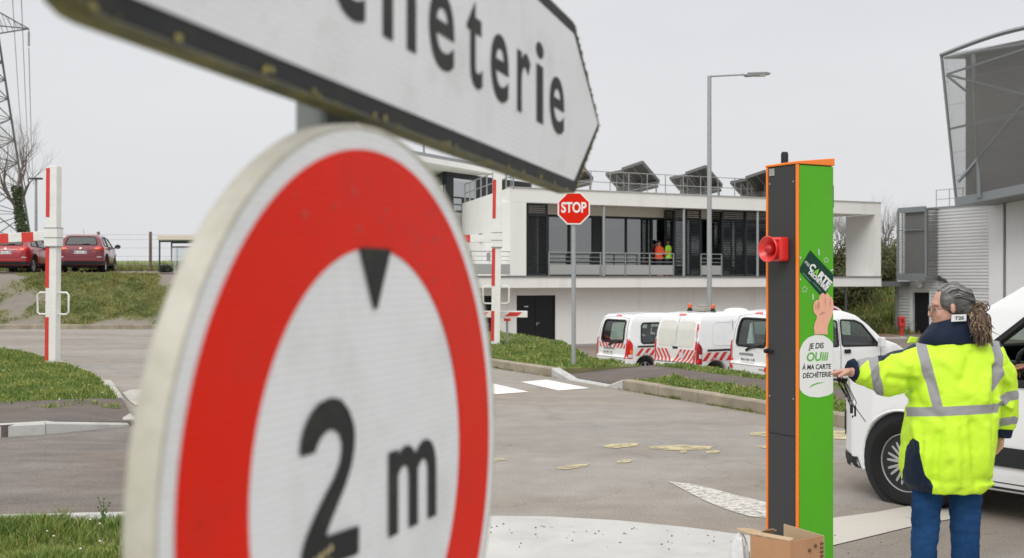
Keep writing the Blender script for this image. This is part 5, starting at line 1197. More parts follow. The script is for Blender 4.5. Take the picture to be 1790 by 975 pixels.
    if variant == 'far':
        chevrons(sh, t, -.66, .66, .86, 1.00, 'B', 8, -.8, mirror=True); number_plate(sh, t, .18, .72, seed=1, blue=False)
    elif variant == 'near':
        for sg in (1, -1): chevrons(sh, t, *( (.54, .76) if sg > 0 else (-.76, -.54)), .50, .72, 'B', 1, sg * .4, gap=.55)
        number_plate(sh, t, .06, .70, seed=5)
    else:
        chevrons(sh, t, -.78, .78, .62, .92, 'B', 11, -.75, mirror=True, off=.014); sh.patch('door_handle', [(-.09, .93), (.09, .93), (.09, .98), (-.09, .98)], 'B', M_black, t, off=.02, r=.01, thick=.02)
        sh.patch('handle_recess', [(-.02, .50), (.30, .50), (.30, .56), (-.02, .56)], 'B', M_black, t, off=.008, thick=.008)
        sh.patch('blue_sticker', [(-.32, .70), (-.18, .70), (-.18, .84), (-.32, .84)], 'B', mat('pictogram_panel', (.62, .63, .66), .5), t, off=.022, thick=.004)
        sh.patch('edge_reflector', [(-.80, 1.2), (-.745, 1.2), (-.70, 1.55), (-.735, 1.55)], 'B', M_hvr, t, off=.01, thick=.006)
    if variant != 'panel':
        sh.patch('handle_recess', [(-.14, .81), (.42, .81), (.40, .86), (-.12, .86)], 'B', M_grey_metal, t, off=.01, thick=.012, r=.02)
        sh.patch('badge', [(-.62, .52), (-.44, .52), (-.44, .545), (-.62, .545)], 'B', M_grey_metal, t, off=.007, thick=.004)
    sh.line('bumper_gap', [[(-.80, .60), (.80, .60)]], 'B', M_trim, t, .006)
    sh.finish('body', M_wp, t); floor_pan(t, -1.80, 1.80, .62); seats(t, (.15,), (.36, -.36)); 
    if variant != 'panel': seats(t, (-.75,), (.4, 0, -.4))
    mb = MB(); mb.box((.95, 0, .92), (.35, 1.3, .22)); mb.build('dashboard', M_trim, t, bevel=.04)
    mb = MB(); mb.tube([(.62 + .05 * sin(a), .36 + .18 * cos(a), 1.02 + .17 * sin(a)) for a in np.linspace(0, 2 * pi, 21)], .015, 6, cap=False); mb.build('steering_wheel', M_black, t)
    for x in (-1.32, 1.28):
        for sg in (1, -1): wheel(t, x, sg * .72, .30, .30, .17, sg, 5, False, .62)
    return t
yawv = radians(22)
def van_at(px_rear_right, Z, zg, yawv=yawv):
    """place by the rear-right corner of the body"""
    fw = Vector((cos(yawv), sin(yawv))); rt = Vector((sin(yawv), -cos(yawv))); c = Vector(((px_rear_right - CX) / F * Z, Z)) + fw * 1.93 - rt * .78
    return (c.x, c.y, zg)
small_van('van', 'white glazed van with red hazard stripes under its rear window, farthest of the three', van_at(1096, 31.6, park_z(33) + .04, radians(28.5)), radians(28.5), 'far')
small_van('van', 'white windowless van with two orange beacons on its roof, middle of the three', van_at(1216, 27.3, park_z(28.7) + .04, radians(32)), radians(32), 'panel')
small_van('van', 'white glazed van with a long rear wiper, nearest the green terminal', van_at(1346, 24.7, park_z(25.7) + .05, radians(22.5)), radians(22.5), 'near')

# --- red crossovers on the upper parking
RS_side = [(-2.0, .30), (-2.05, .48), (-2.02, .80), (-1.98, .96), (-1.86, 1.06), (-1.62, 1.40), (-1.45, 1.50), (-1.1, 1.555), (-.3, 1.57), (.25, 1.50), (.95, 1.10), (1.55, .98), (1.9, .82), (2.03, .60), (2.0, .28)]
RS_plan = [(-2.05, .55), (-1.98, .74), (-1.80, .86), (-1.2, .885), (1.2, .88), (1.7, .78), (1.95, .6), (2.03, .35)]
RS_sect = [(.80, .24), (.87, .42), (.885, .72), (.85, .98), (.70, 1.34), (.60, 1.50), (.45, 1.56), (0, 1.58)]
def red_car(label, pos, yaw, sporty):
    global arches_z; arches_z = .33
    t = thing('parked_car', label, 'car', pos, yaw, 'red cars on the upper parking'); sh = Shell(car_shell(RS_side, RS_plan, RS_sect, 4, .024, 7, [(-1.25, .41), (1.27, .41)]))
    sh.window([(-.60, 1.10), (.60, 1.10), (.50, 1.43), (-.50, 1.43)], 'B', M_glassb, t, .08, 'rear_window', .02)
    sh.line('wiper', [[(-.0, 1.12), (-.30, 1.15)]], 'B', M_black, t, .014, .02)
    for f in ('L', 'R'):
        sh.window([(-1.42, 1.08), (-.62, 1.05), (-.62, 1.43), (-1.18, 1.40)], f, M_glassb, t, .05, 'side_window', .02); sh.window([(-.54, 1.05), (.78, 1.03), (.22, 1.40), (-.54, 1.44)], f, M_glassb, t, .05, 'side_window', .02)
        sh.line('door_gap', [[(-.58, .36), (-.58, 1.0)], [(.66, .4), (.7, 1.0)]], f, M_trim, t, .006); sh.patch('door_handle', [(-.50, .90), (-.32, .90), (-.32, .935), (-.50, .935)], f, M_redcar, t, off=.02, thick=.02)
        for x in (-1.25, 1.27):
            arc = [(x + .44 * cos(a), .33 + .44 * sin(a)) for a in np.linspace(0, pi, 15)]; sh.line('arch_trim', [arc], f, M_trim, t, .028, .0)
        sh.patch('sill_trim', [(-.8, .30), (.8, .30), (.8, .40), (-.8, .40)], f, M_trim, t, off=.008, thick=.02)
    for sg in (1, -1):
        q = [(.46, .93), (.78, .90), (.80, 1.01), (.62, 1.04)] if not sporty else [(.40, .88), (.82, .86), (.82, 1.0), (.50, 1.0)]
        q = [(sg * y, z) for y, z in q]; q = q if sg > 0 else q[::-1]; b = sh.patch('tail_light', q, 'B', M_taill, t, off=.012, r=.03, thick=.03)
        q = [(sg * y, z) for y, z in [(.52, .945), (.66, .935), (.68, .985), (.56, .99)]]; q = q if sg > 0 else q[::-1]; sh.patch('indicator_lens', q, 'B', M_amber, b, off=.018, thick=.006)
        f = 'L' if sg > 0 else 'R'; sh.patch('tail_light', [(-1.92, .90), (-1.70, .92), (-1.66, 1.0), (-1.84, 1.03)], f, M_taill, t, off=.01, r=.02, thick=.02)
        mb = MB(); mb.ell((.72, sg * 1.02, 1.10), (.09, .12, .09)); mb.bar((.74, sg * .86, 1.03), (.73, sg * .96, 1.07), .05); mb.build('wing_mirror', M_black, t, smooth=40)
        sh.patch('reflector', ([(.62, .61), (.78, .61), (.78, .64), (.62, .64)] if sg > 0 else [(-.78, .61), (-.62, .61), (-.62, .64), (-.78, .64)]), 'B', M_clear, t, off=.01, thick=.01)
    sh.patch('bumper_skirt', [(-.84, .27), (.84, .27), (.86, .46), (-.86, .46)], 'B', M_trim, t, off=.012, r=.04, thick=.03)
    sh.line('boot_gap', [[(-.60, 1.06), (-.62, .74), (-.52, .62), (.52, .62), (.62, .74), (.60, 1.06)], [(-.42, .875), (.42, .875)]], 'B', M_trim, t, .007)
    sh.window([(-.62, 1.08), (.62, 1.08), (.52, 1.42), (-.52, 1.42)], 'F', M_glassb, t, .06, 'windscreen')
    number_plate(sh, t, 0, .81, seed=9); sh.patch('badge', roundpoly([(-.05, .93), (.05, .93), (.05, 1.0), (-.05, 1.0)], .04), 'B', M_clear, t, off=.012, thick=.006)
    mb = MB(); mb.tube([(-1.2, 0, 1.56), (-1.38, 0, 1.75)], .006, 5); mb.build('aerial', M_black, t)
    sh.finish('body', M_redcar, t); floor_pan(t, -1.8, 1.8, .62, .22, .4); seats(t, (.1, -.8), (.36, -.36), .5); mb = MB(); mb.box((.75, 0, .9), (.35, 1.3, .2)); mb.build('dashboard', M_trim, t, bevel=.03)
    for x in (-1.25, 1.27):
        for sg in (1, -1): wheel(t, x, sg * .75, .33, .33, .2, sg, 5, True, .68)
s = 44.8; c = P(141, 478, s); fw = Vector((-.195, .98)); cc = Vector((c.x, c.y)) + fw * 1.95
red_car('dark red crossover with a roof aerial, parked rear towards the road beside the barrier post', (cc.x, cc.y, 1.90), math.atan2(fw.y, fw.x), False)
c = P(12, 478, 44.5); fw = Vector((-.10, .995)); cc = Vector((c.x, c.y)) + fw * 1.95
red_car('brighter red car cut off by the left edge of the picture, behind the barrier beam', (cc.x - .05, cc.y, 1.88), math.atan2(fw.y, fw.x), True)
bpy.data.objects['parked_car'].location.z = 1.90
M_red2 = mat('car_bright_red_paint', (.33, .012, .018), .25, coat=.7, back=(.05, .05, .05))
for o in bpy.data.objects:
    if o.name.startswith('body') and o.parent and o.parent.name == 'parked_car.001': o.data.materials[0] = M_red2

# --- foreground white van
VS_side = [(2.02, .20), (2.14, .34), (2.19, .50), (2.18, .66), (2.10, .80), (1.98, .90), (1.6, 1.02), (1.30, 1.10), (.78, 1.44), (.42, 1.66), (.10, 1.77), (-.5, 1.82), (-1.5, 1.82), (-2.0, 1.74), (-2.12, 1.40), (-2.17, .9), (-2.19, .5), (-2.12, .25)]
VS_plan = [(-2.19, .72), (-2.1, .86), (-1.8, .905), (1.2, .905), (1.62, .885), (1.88, .80), (2.06, .64), (2.16, .42), (2.20, 0.2)]
VS_sect = [(.86, .20), (.895, .35), (.905, .62), (.90, .92), (.875, 1.05), (.80, 1.45), (.74, 1.66), (.64, 1.78), (.4, 1.83), (0, 1.85)]
vf = Vector((-cos(radians(55)), sin(radians(55)))); vyaw = math.atan2(vf.y, vf.x); wf = Vector((2.86, 8.36)); lf = Vector((-vf.y, vf.x))   # lf = vehicle left (towards camera)
lf = Vector((-vf.y, vf.x)); cen = wf - vf * 1.35 - lf * .88
arches_z = .315
van = thing('van', 'large white van at the right edge with its driver inside, behind the woman in yellow', 'van', (cen.x, cen.y, 0), vyaw)
sh = Shell(car_shell(VS_side, VS_plan, VS_sect, 4.4, .014, 10, [(-1.35, .375), (1.35, .375)]))
van_win = [(1.02, .965), (.66, 1.20), (.38, 1.43), (.20, 1.56), (-.26, 1.60), (-.26, .955)]
for f in ('L', 'R'):
    if f == 'R': sh.window(van_win, f, M_glassd, van, .05, 'door_window', .028)
    else:
        sh.cut(van_win, f, .05); sh.ring('window_seal', van_win, f, M_rubber, van, .030, .0, .05)
    sh.window([(-.38, .96), (-1.0, .98), (-1.0, 1.56), (-.38, 1.58)][::-1], f, M_glassd, van, .06, 'rear_door_window', .02)
    sh.line('door_gap', [[(1.04, .95), (1.0, .75), (.93, .55), (.90, .30)], [(-.32, .30), (-.32, 1.64)], [(-1.08, .32), (-1.08, 1.64)], [(.9, .285), (-1.0, .285)]], f, mat('gap_dark', (.05, .05, .05), .8), van, .004)
    sh.line('bumper_gap', [[(1.98, .74), (1.86, .70), (1.70, .58)]], f, mat('gap_dark', (.05, .05, .05), .8), van, .0035)
    sh.patch('side_moulding', [(-1.0, .40), (.90, .40), (.90, .53), (-1.0, .53)], f, M_trim, van, off=.018, thick=.03, r=.02)
    sh.patch('door_handle', [(-.20, .82), (.0, .82), (.0, .865), (-.20, .865)], f, M_wp, van, off=.035, thick=.035, r=.015)
    sh.patch('rocker_trim', [(-1.0, .20), (.96, .20), (.96, .255), (-1.0, .255)], f, M_trim, van, off=.006, thick=.02)
    arc = [(1.35 + .385 * cos(a), .315 + .385 * sin(a)) for a in np.linspace(-.15, pi + .15, 26)]; sh.line('arch_lip', [arc], f, M_wp, van, .010, .001)
    sg = 1 if f == 'L' else -1
    m_ = MB(); m_.lathe([(.37, 0), (.372, .42), (.0, .42)], (1.35, sg * .43 if sg > 0 else -.85, .315), 40); m_.build('arch_liner', M_trim, van, fix=False)
    mb = MB(); mb.box((.86, sg * 1.02, 1.02), (.12, .20, .24)); mb.bar((.9, sg * .88, .97), (.88, sg * .98, .98), .06); mb.build('wing_mirror', M_black, van, bevel=.04, seg=3)
sh.window([(-.70, 1.14), (.70, 1.14), (.62, 1.66), (-.62, 1.66)], 'F', M_glassd, van, .06, 'windscreen')
for sg in (1, -1):
    q = [(sg * .50, .70), (sg * .80, .72), (sg * .78, .90), (sg * .62, .88)]; q = q if sg > 0 else q[::-1]; sh.patch('headlight', q, 'F', M_clear, van, off=.006, r=.04, thick=.012)
    q = [(sg * .50, .46), (sg * .66, .46), (sg * .64, .62), (sg * .52, .64)]; q = q if sg > 0 else q[::-1]; sh.patch('bumper_pad', q, 'F', M_trim, van, off=.016, r=.05, thick=.02)
    q = [(sg * .82, 0.70), (sg * .88, .70), (sg * .88, 1.2), (sg * .82, 1.2)]; q = q if sg > 0 else q[::-1]; sh.patch('tail_light', q, 'B', M_taill, van, off=.006, thick=.01)
sh.patch('bumper_skirt', [(-.88, .20), (.88, .20), (.88, .31), (-.88, .31)], 'F', M_trim, van, off=.01, thick=.02)
for f in ('L', 'R'):
    sh.patch('bumper_pad', [(2.055, .42), (2.11, .44), (2.10, .60), (2.05, .64)], f, M_trim, van, off=.012, r=.03, thick=.02)
    sh.patch('bumper_skirt', [(1.80, .19), (2.05, .22), (2.06, .29), (1.80, .30)], f, M_trim, van, off=.012, thick=.02)
    pp = sh.pt(1.86, .60, f, .0); mb = MB(); mb.ell(pp, (.010, .006, .010)); mb.build('parking_sensor', M_black, van)
sh.finish('body', M_wp, van); floor_pan(van, -2.0, 2.0, .50, .22, .40)
mb = MB(); mb.box((-.55, 0, .62), (.03, 1.7, .5)); mb.box((.2, .868, .64), (1.3, .02, .58)); mb.box((.2, -.868, .64), (1.3, .02, .58)); mb.build('door_trim', mat('door_card', (.03, .03, .032), .8), van)
seats(van, (-.05,), (.42, -.42), .52)
mb = MB(); mb.box((.98, 0, .90), (.50, 1.5, .24)); mb.box((.90, .42, 1.03), (.26, .40, .08)); mb.build('dashboard', M_trim, van, bevel=.05, seg=3)
mb = MB(); mb.tube([(.60 + .07 * sin(a), .42 + .19 * cos(a), .99 + .17 * sin(a)) for a in np.linspace(0, 2 * pi, 29)], .016, 8, cap=False); mb.tube([(.60, .24, .99), (.62, .42, .97), (.60, .60, .99)], .012, 6); mb.tube([(.62, .42, .97), (.85, .42, .88)], .03, 8); mb.build('steering_wheel', M_black, van)
for x, st in ((1.35, 0.0), (-1.35, 0)):
    for sg in (1, -1): wheel(van, x, sg * .785, .312, .312, .195, sg, 9, True, .70, mat('hubcap_silver', (.40, .40, .40), .38, metal=.25), steer=0)
# ------------------------------------------------------------ signs in the foreground
M_alu_back = mat('sign_back_grey', (.30, .31, .32), .5, metal=.3, var=.06)
def refl_mat(name, c, lines=True, scale=1.0, dirtc=(.40, .40, .38), horiz=130, dirt_amt=.35):
    """retroreflective sheeting: faint horizontal cell lines, specks of dirt"""
    m = mat(name, c, .45, var=.03, vscale=7, dirt=dirtc, dirt_amt=dirt_amt, dscale=9, coat=.04, spec=.3)
    nt = m.node_tree; b = nt.nodes['Principled BSDF']; L = nt.links; src = b.inputs['Base Color'].links[0].from_socket
    t = nt.nodes.new('ShaderNodeTexCoord'); w = nt.nodes.new('ShaderNodeTexWave'); w.bands_direction = 'Z'; w.inputs['Scale'].default_value = horiz / 6.28 * 2; w.inputs['Distortion'].default_value = .6; w.inputs['Detail'].default_value = 1
    L.new(t.outputs['Object'], w.inputs['Vector']); r = nt.nodes.new('ShaderNodeMapRange'); r.inputs['To Min'].default_value = .93; r.inputs['To Max'].default_value = 1.03; L.new(w.outputs['Fac'], r.inputs[0])
    n = nt.nodes.new('ShaderNodeTexVoronoi'); n.inputs['Scale'].default_value = 26; L.new(t.outputs['Object'], n.inputs['Vector']); r2 = nt.nodes.new('ShaderNodeMapRange'); r2.inputs['From Min'].default_value = .03; r2.inputs['From Max'].default_value = .09; r2.inputs['To Min'].default_value = .80; L.new(n.outputs['Distance'], r2.inputs[0])
    mu = nt.nodes.new('ShaderNodeMath'); mu.operation = 'MULTIPLY'; L.new(r.outputs[0], mu.inputs[0]); L.new(r2.outputs[0], mu.inputs[1])
    s = nt.nodes.new('ShaderNodeVectorMath'); s.operation = 'SCALE'; L.new(src, s.inputs[0]); L.new(mu.outputs[0], s.inputs['Scale']); L.new(s.outputs[0], b.inputs['Base Color']); return m
M_rw = refl_mat('sheeting_white', (.74, .75, .765)); M_rr = refl_mat('sheeting_red', (.70, .016, .004), dirtc=(.48, .03, .02), dirt_amt=.5)
M_rk = mat('sheeting_black', (.018, .020, .020), .62, spec=.25, var=.15, dirt=(.13, .12, .07), dirt_amt=.25, dscale=14)
M_algae = mat('algae_edge', (.16, .145, .045), .8, color2=(.05, .05, .025), vscale=22, bump=.3, bscale=60)
M_cream = mat('cream_rim', (.54, .525, .46), .6, color2=(.44, .42, .34), vscale=9, dirt=(.22, .20, .14), dirt_amt=.6, dscale=11)

M_rr.node_tree.nodes['Principled BSDF'].inputs['Specular IOR Level'].default_value = .12; M_rr.node_tree.nodes['Principled BSDF'].inputs['Coat Weight'].default_value = 0
# direction sign: plane through (.071,1.892), going away to the right
so = Vector((.071, 1.892)); sdir = Vector((.2852, .9585)); snrm = Vector((.9585, -.2852))
def S_s(px): k = (px - CX) / F; return (k * so.y - so.x) / (sdir.x - k * sdir.y)
def S_z(px, py): s = S_s(px); return H - (py - CY) / F * (so.y + sdir.y * s)
s_post = -.84; base = so + sdir * s_post - snrm * .075
syaw = math.atan2(sdir.y, sdir.x)
TILT = -.0148
dsg = thing('direction_sign', 'white arrow-shaped direction sign with black border and lettering ending in heterie', 'road sign', (so.x - snrm.x * .003, so.y - snrm.y * .003, 0), syaw)
# local: x along the sign, -y towards the viewer, z up
zb_, ztp = 1.823, 2.123; sl, sr_, stp = -1.225, S_s(1006), S_s(1050)
outline = roundpoly([(sl, zb_), (sr_, zb_)], .0) if False else None
def sign_outline(i):
    pts = [(sl + i, zb_ + i), (sr_ - i * .45, zb_ + i), (stp - i * 1.12, (zb_ + ztp) / 2), (sr_ - i * .45, ztp - i), (sl + i, ztp - i)]
    out = []
    for k, p in enumerate(pts):
        r = max(.004, (.045 if k in (0, 4) else .012) - i * .3); a = Vector(pts[k - 1]); b = Vector(p); c = Vector(pts[(k + 1) % 5]); A = b + (a - b).normalized() * r; B = b + (c - b).normalized() * r
        for j in range(6): t = j / 5; out.append(tuple(A * (1 - t) ** 2 + b * 2 * t * (1 - t) + B * t * t))
    return out
ol = sign_outline(0.0); mb = MB(); mb.prism([(x, 0, z) for x, z in ol], (0, .003, 0)); mb.build('panel', M_alu_back, dsg)
mb = MB(); n = len(ol); rim = [(x, z) for x, z in sign_outline(-.002)]
for i in range(n):
    a, b_ = rim[i], rim[(i + 1) % n]; mb.prism([(a[0], -.0008, a[1]), (b_[0], -.0008, b_[1]), (b_[0], .026, b_[1]), (a[0], .026, a[1])], Vector((0, 0, 0)) + Vector((-(b_[1] - a[1]), 0, b_[0] - a[0])).normalized() * .002)
mb.build('folded_edge', M_algae, dsg)
plate('black_border', sign_outline(.0015), lambda x, y, d: (x, -.0012 + d * -1, y), M_rk, dsg, thick=.001)
inner = sign_outline(.0205)
plate('white_field', inner, lambda x, y, d: (x, -.0026 - d, y), M_rw, dsg, thick=.001)
ltr = MB(); zb0 = S_z(970, 232) + .0125; zx = zb0 + .0855; xh = zx - zb0
for ch, p0, p1 in (('c', 578, 638), ('h', 669, 727), ('e', 750, 794), ('t', 816, 843), ('e', 858, 889), ('r', 904, 927), ('i', 937, 950), ('e', 961, 986)):
    if ch == 'c': a, b_ = S_s(578), S_s(637)
    a, b_ = S_s(p0), S_s(p1); g = 'è' if (ch == 'e' and p0 == 750) else ch
    v, f = text_fit(g, a, b_, zb0, zx, .014, None); vv, _ = text_geo(g, .014); rx = text_geo('x', .0)[0]; hx = max(p[1] for p in rx)
    ltr.add([(q[0], -.0036, zb0 + p[1] / hx * xh) for q, p in zip(v, vv)], f)
w_ = S_s(794) - S_s(750)
for g, cxs, k in (('é', S_s(578) - .075, 1.0), ('D', S_s(578) - .17, 1.15)):
    a, b_ = cxs - w_ * k / 2, cxs + w_ * k / 2; v, f = text_fit(g, a, b_, 0, 1, .014); vv, _ = text_geo(g, .014)
    ltr.add([(q[0], -.0036, zb0 + p[1] / hx * xh) for q, p in zip(v, vv)], f)
ltr.build('lettering', M_rk, dsg, fix=False)
mb = MB()
for z in (1.87, 2.07): mb.box((-.5, .022, z), (1.3, .02, .035))
mb.box((s_post, .045, 1.87), (.11, .03, .04)); mb.box((s_post, .045, 2.07), (.11, .03, .04)); mb.build('back_rail', M_galv, dsg)
mb = MB(); rg = random.Random(6)
for k in range(70):
    e = rg.choice(('b', 't', 'u')); 
    if e == 'b': x, z = rg.uniform(sl, sr_), zb_ + abs(rg.gauss(0, .004))
    elif e == 't': t_ = rg.random(); x, z = lerp(sr_, stp, t_) - .004, lerp(zb_, (zb_ + ztp) / 2, t_)
    else: t_ = rg.random(); x, z = lerp(sr_, stp, t_) - .004, lerp(ztp, (zb_ + ztp) / 2, t_)
    s = rg.uniform(.001, .0035); mb.ell((x, -.003, z), (s * 1.6, .001, s), nu=6, nv=4)
mb.build('lichen', mat('lichen_spots', (.28, .24, .08), .9, var=.3), dsg, fix=False)
for ob in list(dsg.children):
    for v_ in ob.data.vertices: v_.co.z += TILT * (v_.co.x + .5)
# the square post that carries both signs
ob_ = so - snrm * .068; k_ = (572 - CX) / F; bp_ = ob_ + sdir * ((k_ * ob_.y - ob_.x) / (sdir.x - k_ * sdir.y))
t = thing('sign_post', 'grey square steel post rising behind the round height limit sign', 'post', (bp_.x, bp_.y, 0), syaw)
mb = MB(); mb.box((0, 0, 1.07), (.08, .04, 2.14)); mb.build('post', mat('post_galvanised', (.20, .21, .215), .5, metal=.2, var=.12, vscale=9), t, bevel=.008)
mb = MB(); mb.box((0, 0, 2.145), (.084, .044, .012)); mb.build('cap', M_black, t)

# round height limit sign
dc = Vector((-.1370, 1.137)); th = radians(70.2); ddir = Vector((cos(th), sin(th))); dz_ = 1.467; R0 = .342
rsg = thing('height_limit_sign', 'large round red-ringed sign reading 2 m, close in the foreground', 'road sign', (dc.x - sin(th) * .003, dc.y + cos(th) * .003, 0), th)
def ring_ann(r0, r1, y, name, m_, n=128, zc=dz_, th_=.0012):
    mb = MB()
    if r0 == 0: mb.lathe([(0, y), (r1, y), (r1, y + th_), (0, y + th_)], (0, 0, zc), n)
    else: mb.lathe([(r0, y), (r1, y), (r1, y + th_), (r0, y + th_), (r0, y)], (0, 0, zc), n)
    return mb.build(name, m_, rsg)
mb = MB(); mb.lathe([(0, .0), (R0 - .001, .0), (R0 - .001, .003), (0, .003)], (0, 0, dz_), 96); mb.build('panel', M_alu_back, rsg)
mb = MB(); mb.lathe([(R0 - .004, -.0005), (R0 - .001, -.0030), (R0 + .002, -.002), (R0 + .003, .003), (R0 + .003, .022), (R0 + .000, .027), (R0 - .010, .027)], (0, 0, dz_), 160)
o = mb.build('rim', M_cream, rsg, smooth=60, fix=True)
bm = bmesh.new(); bm.from_mesh(o.data); bmesh.ops.delete(bm, geom=[f for f in bm.faces if len(f.verts) > 10], context='FACES'); bm.to_mesh(o.data); bm.free()
ring_ann(0, R0 - .003, -.0014, 'white_field', M_rw); ring_ann(.224, .320, -.0028, 'red_ring', M_rr)
def D_s(px): k = (px - CX) / F; return (k * dc.y - dc.x) / (ddir.x - k * ddir.y)
def D_z(px, py): return H - (py - CY) / F * (dc.y + ddir.y * D_s(px))
dg_ = MB(); zbl = 1.3955
def stroke_text(s, a, b_, z0, z1, bold):
    v, f = text_fit(s, a, b_, z0, z1, bold); dg_.add([(q[0], -.0030, q[1]) for q in v], f)
two = [(130, 462), (133, 400), (150, 320), (180, 250), (225, 190), (290, 158), (340, 168), (380, 220), (405, 290), (412, 350), (408, 420), (395, 500), (365, 600), (325, 700), (285, 800), (262, 866), (432, 808), (430, 955), (145, 1062), (138, 960), (160, 880), (205, 770), (262, 650), (305, 570), (335, 490), (345, 430), (345, 390), (332, 345), (300, 320), (270, 328), (240, 362), (218, 405), (210, 440)]
two = [(D_s(480 + x / 2.91), D_z(480 + x / 2.91, 640 + y / 2.91)) for x, y in two]; plate('', roundpoly(two, .004, 3), lambda x, y, d: (x, -.0030, y), None, mb=dg_, build=False)
# letter m with straight stems as on road signs
ma, mb_, mz0, mz1 = D_s(680), D_s(763), zbl, D_z(746, 767)
stroke_text('m', ma, mb_, mz0, mz1, .02)
dg_.build('lettering', M_rk, rsg, fix=False)
mb = MB(); c_ = D_s(656); hw_ = .034; mb.prism([(c_ - hw_, -.0044, 1.469 + .2215), (c_ + hw_, -.0044, 1.469 + .2215), (c_ + .0025, -.0044, 1.630), (c_ - .0025, -.0044, 1.630)], (0, .001, 0)); mb.build('triangle_mark', M_rk, rsg)
mb = MB(); rg = random.Random(12)
for k in range(26):
    a = rg.uniform(0, 2 * pi); r = rg.uniform(.225, .31); s = rg.uniform(.002, .0045); 
    if k < 16: a = rg.uniform(.9, 2.1); r = rg.uniform(.235, .31); x, z = r * cos(a), r * sin(a)
    else: x, z = rg.uniform(-.02, .02) + D_s(560), rg.uniform(-.07, -.055)
    mb.ell((x, -.0032, dz_ + z), (s, .0006, s), nu=10, nv=4, mi=0 if k < 16 else 1)
mb.build('scuffs', [mat('red_scuff', (.50, .045, .03), .6), mat('yellow_scuff', (.48, .40, .22), .7)], rsg, fix=False)
mb = MB(); mb.box((-.02, .02, dz_ + .1), (.2, .03, .03)); mb.box((-.02, .02, dz_ - .1), (.2, .03, .03)); mb.build('clamp', M_galv, rsg)

# stop sign
b0 = G(1003, 638, .14); t = thing('stop_sign', 'red octagonal STOP sign on a grey pole at the verge', 'road sign', (b0.x, b0.y, .12)); s = b0.y / F; zc_ = H - (364 - CY) * s - .12; R = 28.3 * s / cos(pi / 8)
mb = MB(); mb.tube([(0, .04, 0), (0, .04, zc_ + .2)], .040, 14); mb.build('pole', M_galv, t, smooth=60)
oc = lambda r: [(r * cos(pi / 8 + k * pi / 4), r * sin(pi / 8 + k * pi / 4) + zc_) for k in range(8)]
mb = MB(); mb.prism([(x, -.02, z) for x, z in oc(R)], (0, .022, 0)); mb.build('white_border', M_white_paint, t)
plate('red_face', oc(R * .915), lambda x, y, d: (x, -.023 - d, y), M_rr, t, thick=.002)
v, f = text_fit('STOP', -22 * s, 22 * s, zc_ - 8 * s, zc_ + 11 * s, .03); mb = MB(); mb.add([(x, -.027, y) for x, y in v], f); mb.build('lettering', M_white_paint, t, fix=False)

# height barrier posts
def barrier_post(name, label, base, top_z, width, beam_z, lean, beam_len, tip_red, bars, group, beam_drop=0.0, yaw=-.12, redx=-1):
    t = thing(name, label, 'barrier', base, yaw, group); w = width; L = Vector((lean, 0, top_z))
    at = lambda z: Vector((lean * z / top_z, 0, z))
    mb = MB(); mb.bar(at(.02), at(top_z), w, w * .9, up=(0, 1, 0)); mb.build('post', M_white_paint, t, bevel=.008)
    mb = MB(); mb.box((.02, 0, .015), (w * 2.0, w * 1.8, .03)); 
    for sx in (-1, 1):
        for sy in (-1, 1): mb.lathe([(0, .05), (.02, .05), (.02, .0), (0, 0)], (.02 + sx * w * .8, sy * w * .7, .015), 8, 'z')
    mb.build('base_plate', M_dark_metal, t)
    for (z0, z1) in bars:
        mb = MB(); c = at((z0 + z1) / 2); ang = Vector((-w * .5 - .004, 0, 0)); mb.bar(at(z0) + Vector((-w * .33, -w * .45 - .004, 0)), at(z1) + Vector((-w * .33, -w * .45 - .004, 0)), w * .34, .006, up=(0, 1, 0)); mb.bar(at(z0) + Vector((-w * .5 - .004, 0, 0)), at(z1) + Vector((-w * .5 - .004, 0, 0)), .006, w * .8, up=(0, 1, 0)); mb.build('red_band', M_red_paint, t)
    a = at(beam_z); mb = MB(); mb.bar(a + Vector((0, 0, .20)), a + Vector((0, 0, -.14)), w * 1.22, w * 1.15, up=(0, 1, 0)); col_ = mb.build('collar', M_white_paint, t, bevel=.006)
    mb = MB()
    for dz in (.20, .02, -.14): mb.bar(a + Vector((0, 0, dz - .008)), a + Vector((0, 0, dz + .008)), w * 1.25, w * 1.2, up=(0, 1, 0))
    mb.build('collar_gap', M_grey_metal, col_)
    e = a + Vector((-beam_len, 0, -beam_drop)); mb = MB(); mb.bar(a + Vector((-w * .6, 0, .06)), e + Vector((0, 0, .06)), .10, .17); bm_ = mb.build('beam', M_white_paint, t, bevel=.006)
    mb = MB()
    for (x0, x1) in tip_red:
        p, q = a.lerp(e, x0 / beam_len) + Vector((0, 0, .06)), a.lerp(e, x1 / beam_len) + Vector((0, 0, .06)); mb.bar(p, q, .106, .176); mb.build('red_band', M_red_paint, bm_); mb = MB()
    mb = MB()
    for sg in (-1, 1):
        zc = 1.17; c = at(zc); x0, x1 = c.x + sg * w * .45, c.x + sg * (w * .5 + .20)
        pts = [(x0, 0, zc + .20), (x1 - sg * .04, 0, zc + .20), (x1, 0, zc + .16), (x1, 0, zc - .16), (x1 - sg * .04, 0, zc - .20), (x0, 0, zc - .20)]; mb.tube(pts, .018, 8)
    mb.build('handle_loop', M_white_paint, t, smooth=60); return t
b0 = G(92, 640, .05); b0.z = .04
barrier_post('height_barrier', 'white height-limit post with red bands standing on the grass island, beam pointing left', b0, 3.70, .205, 2.36, .03, 6.0, [(.37, .60), (.86, 1.15), (1.45, 1.8), (2.2, 2.6)], [(2.76, 3.66), (1.46, 2.28), (.12, .92)], 'height barrier posts', beam_drop=.30)
b0 = G(862, 601, .0); b0 = G(866, 603, .12)
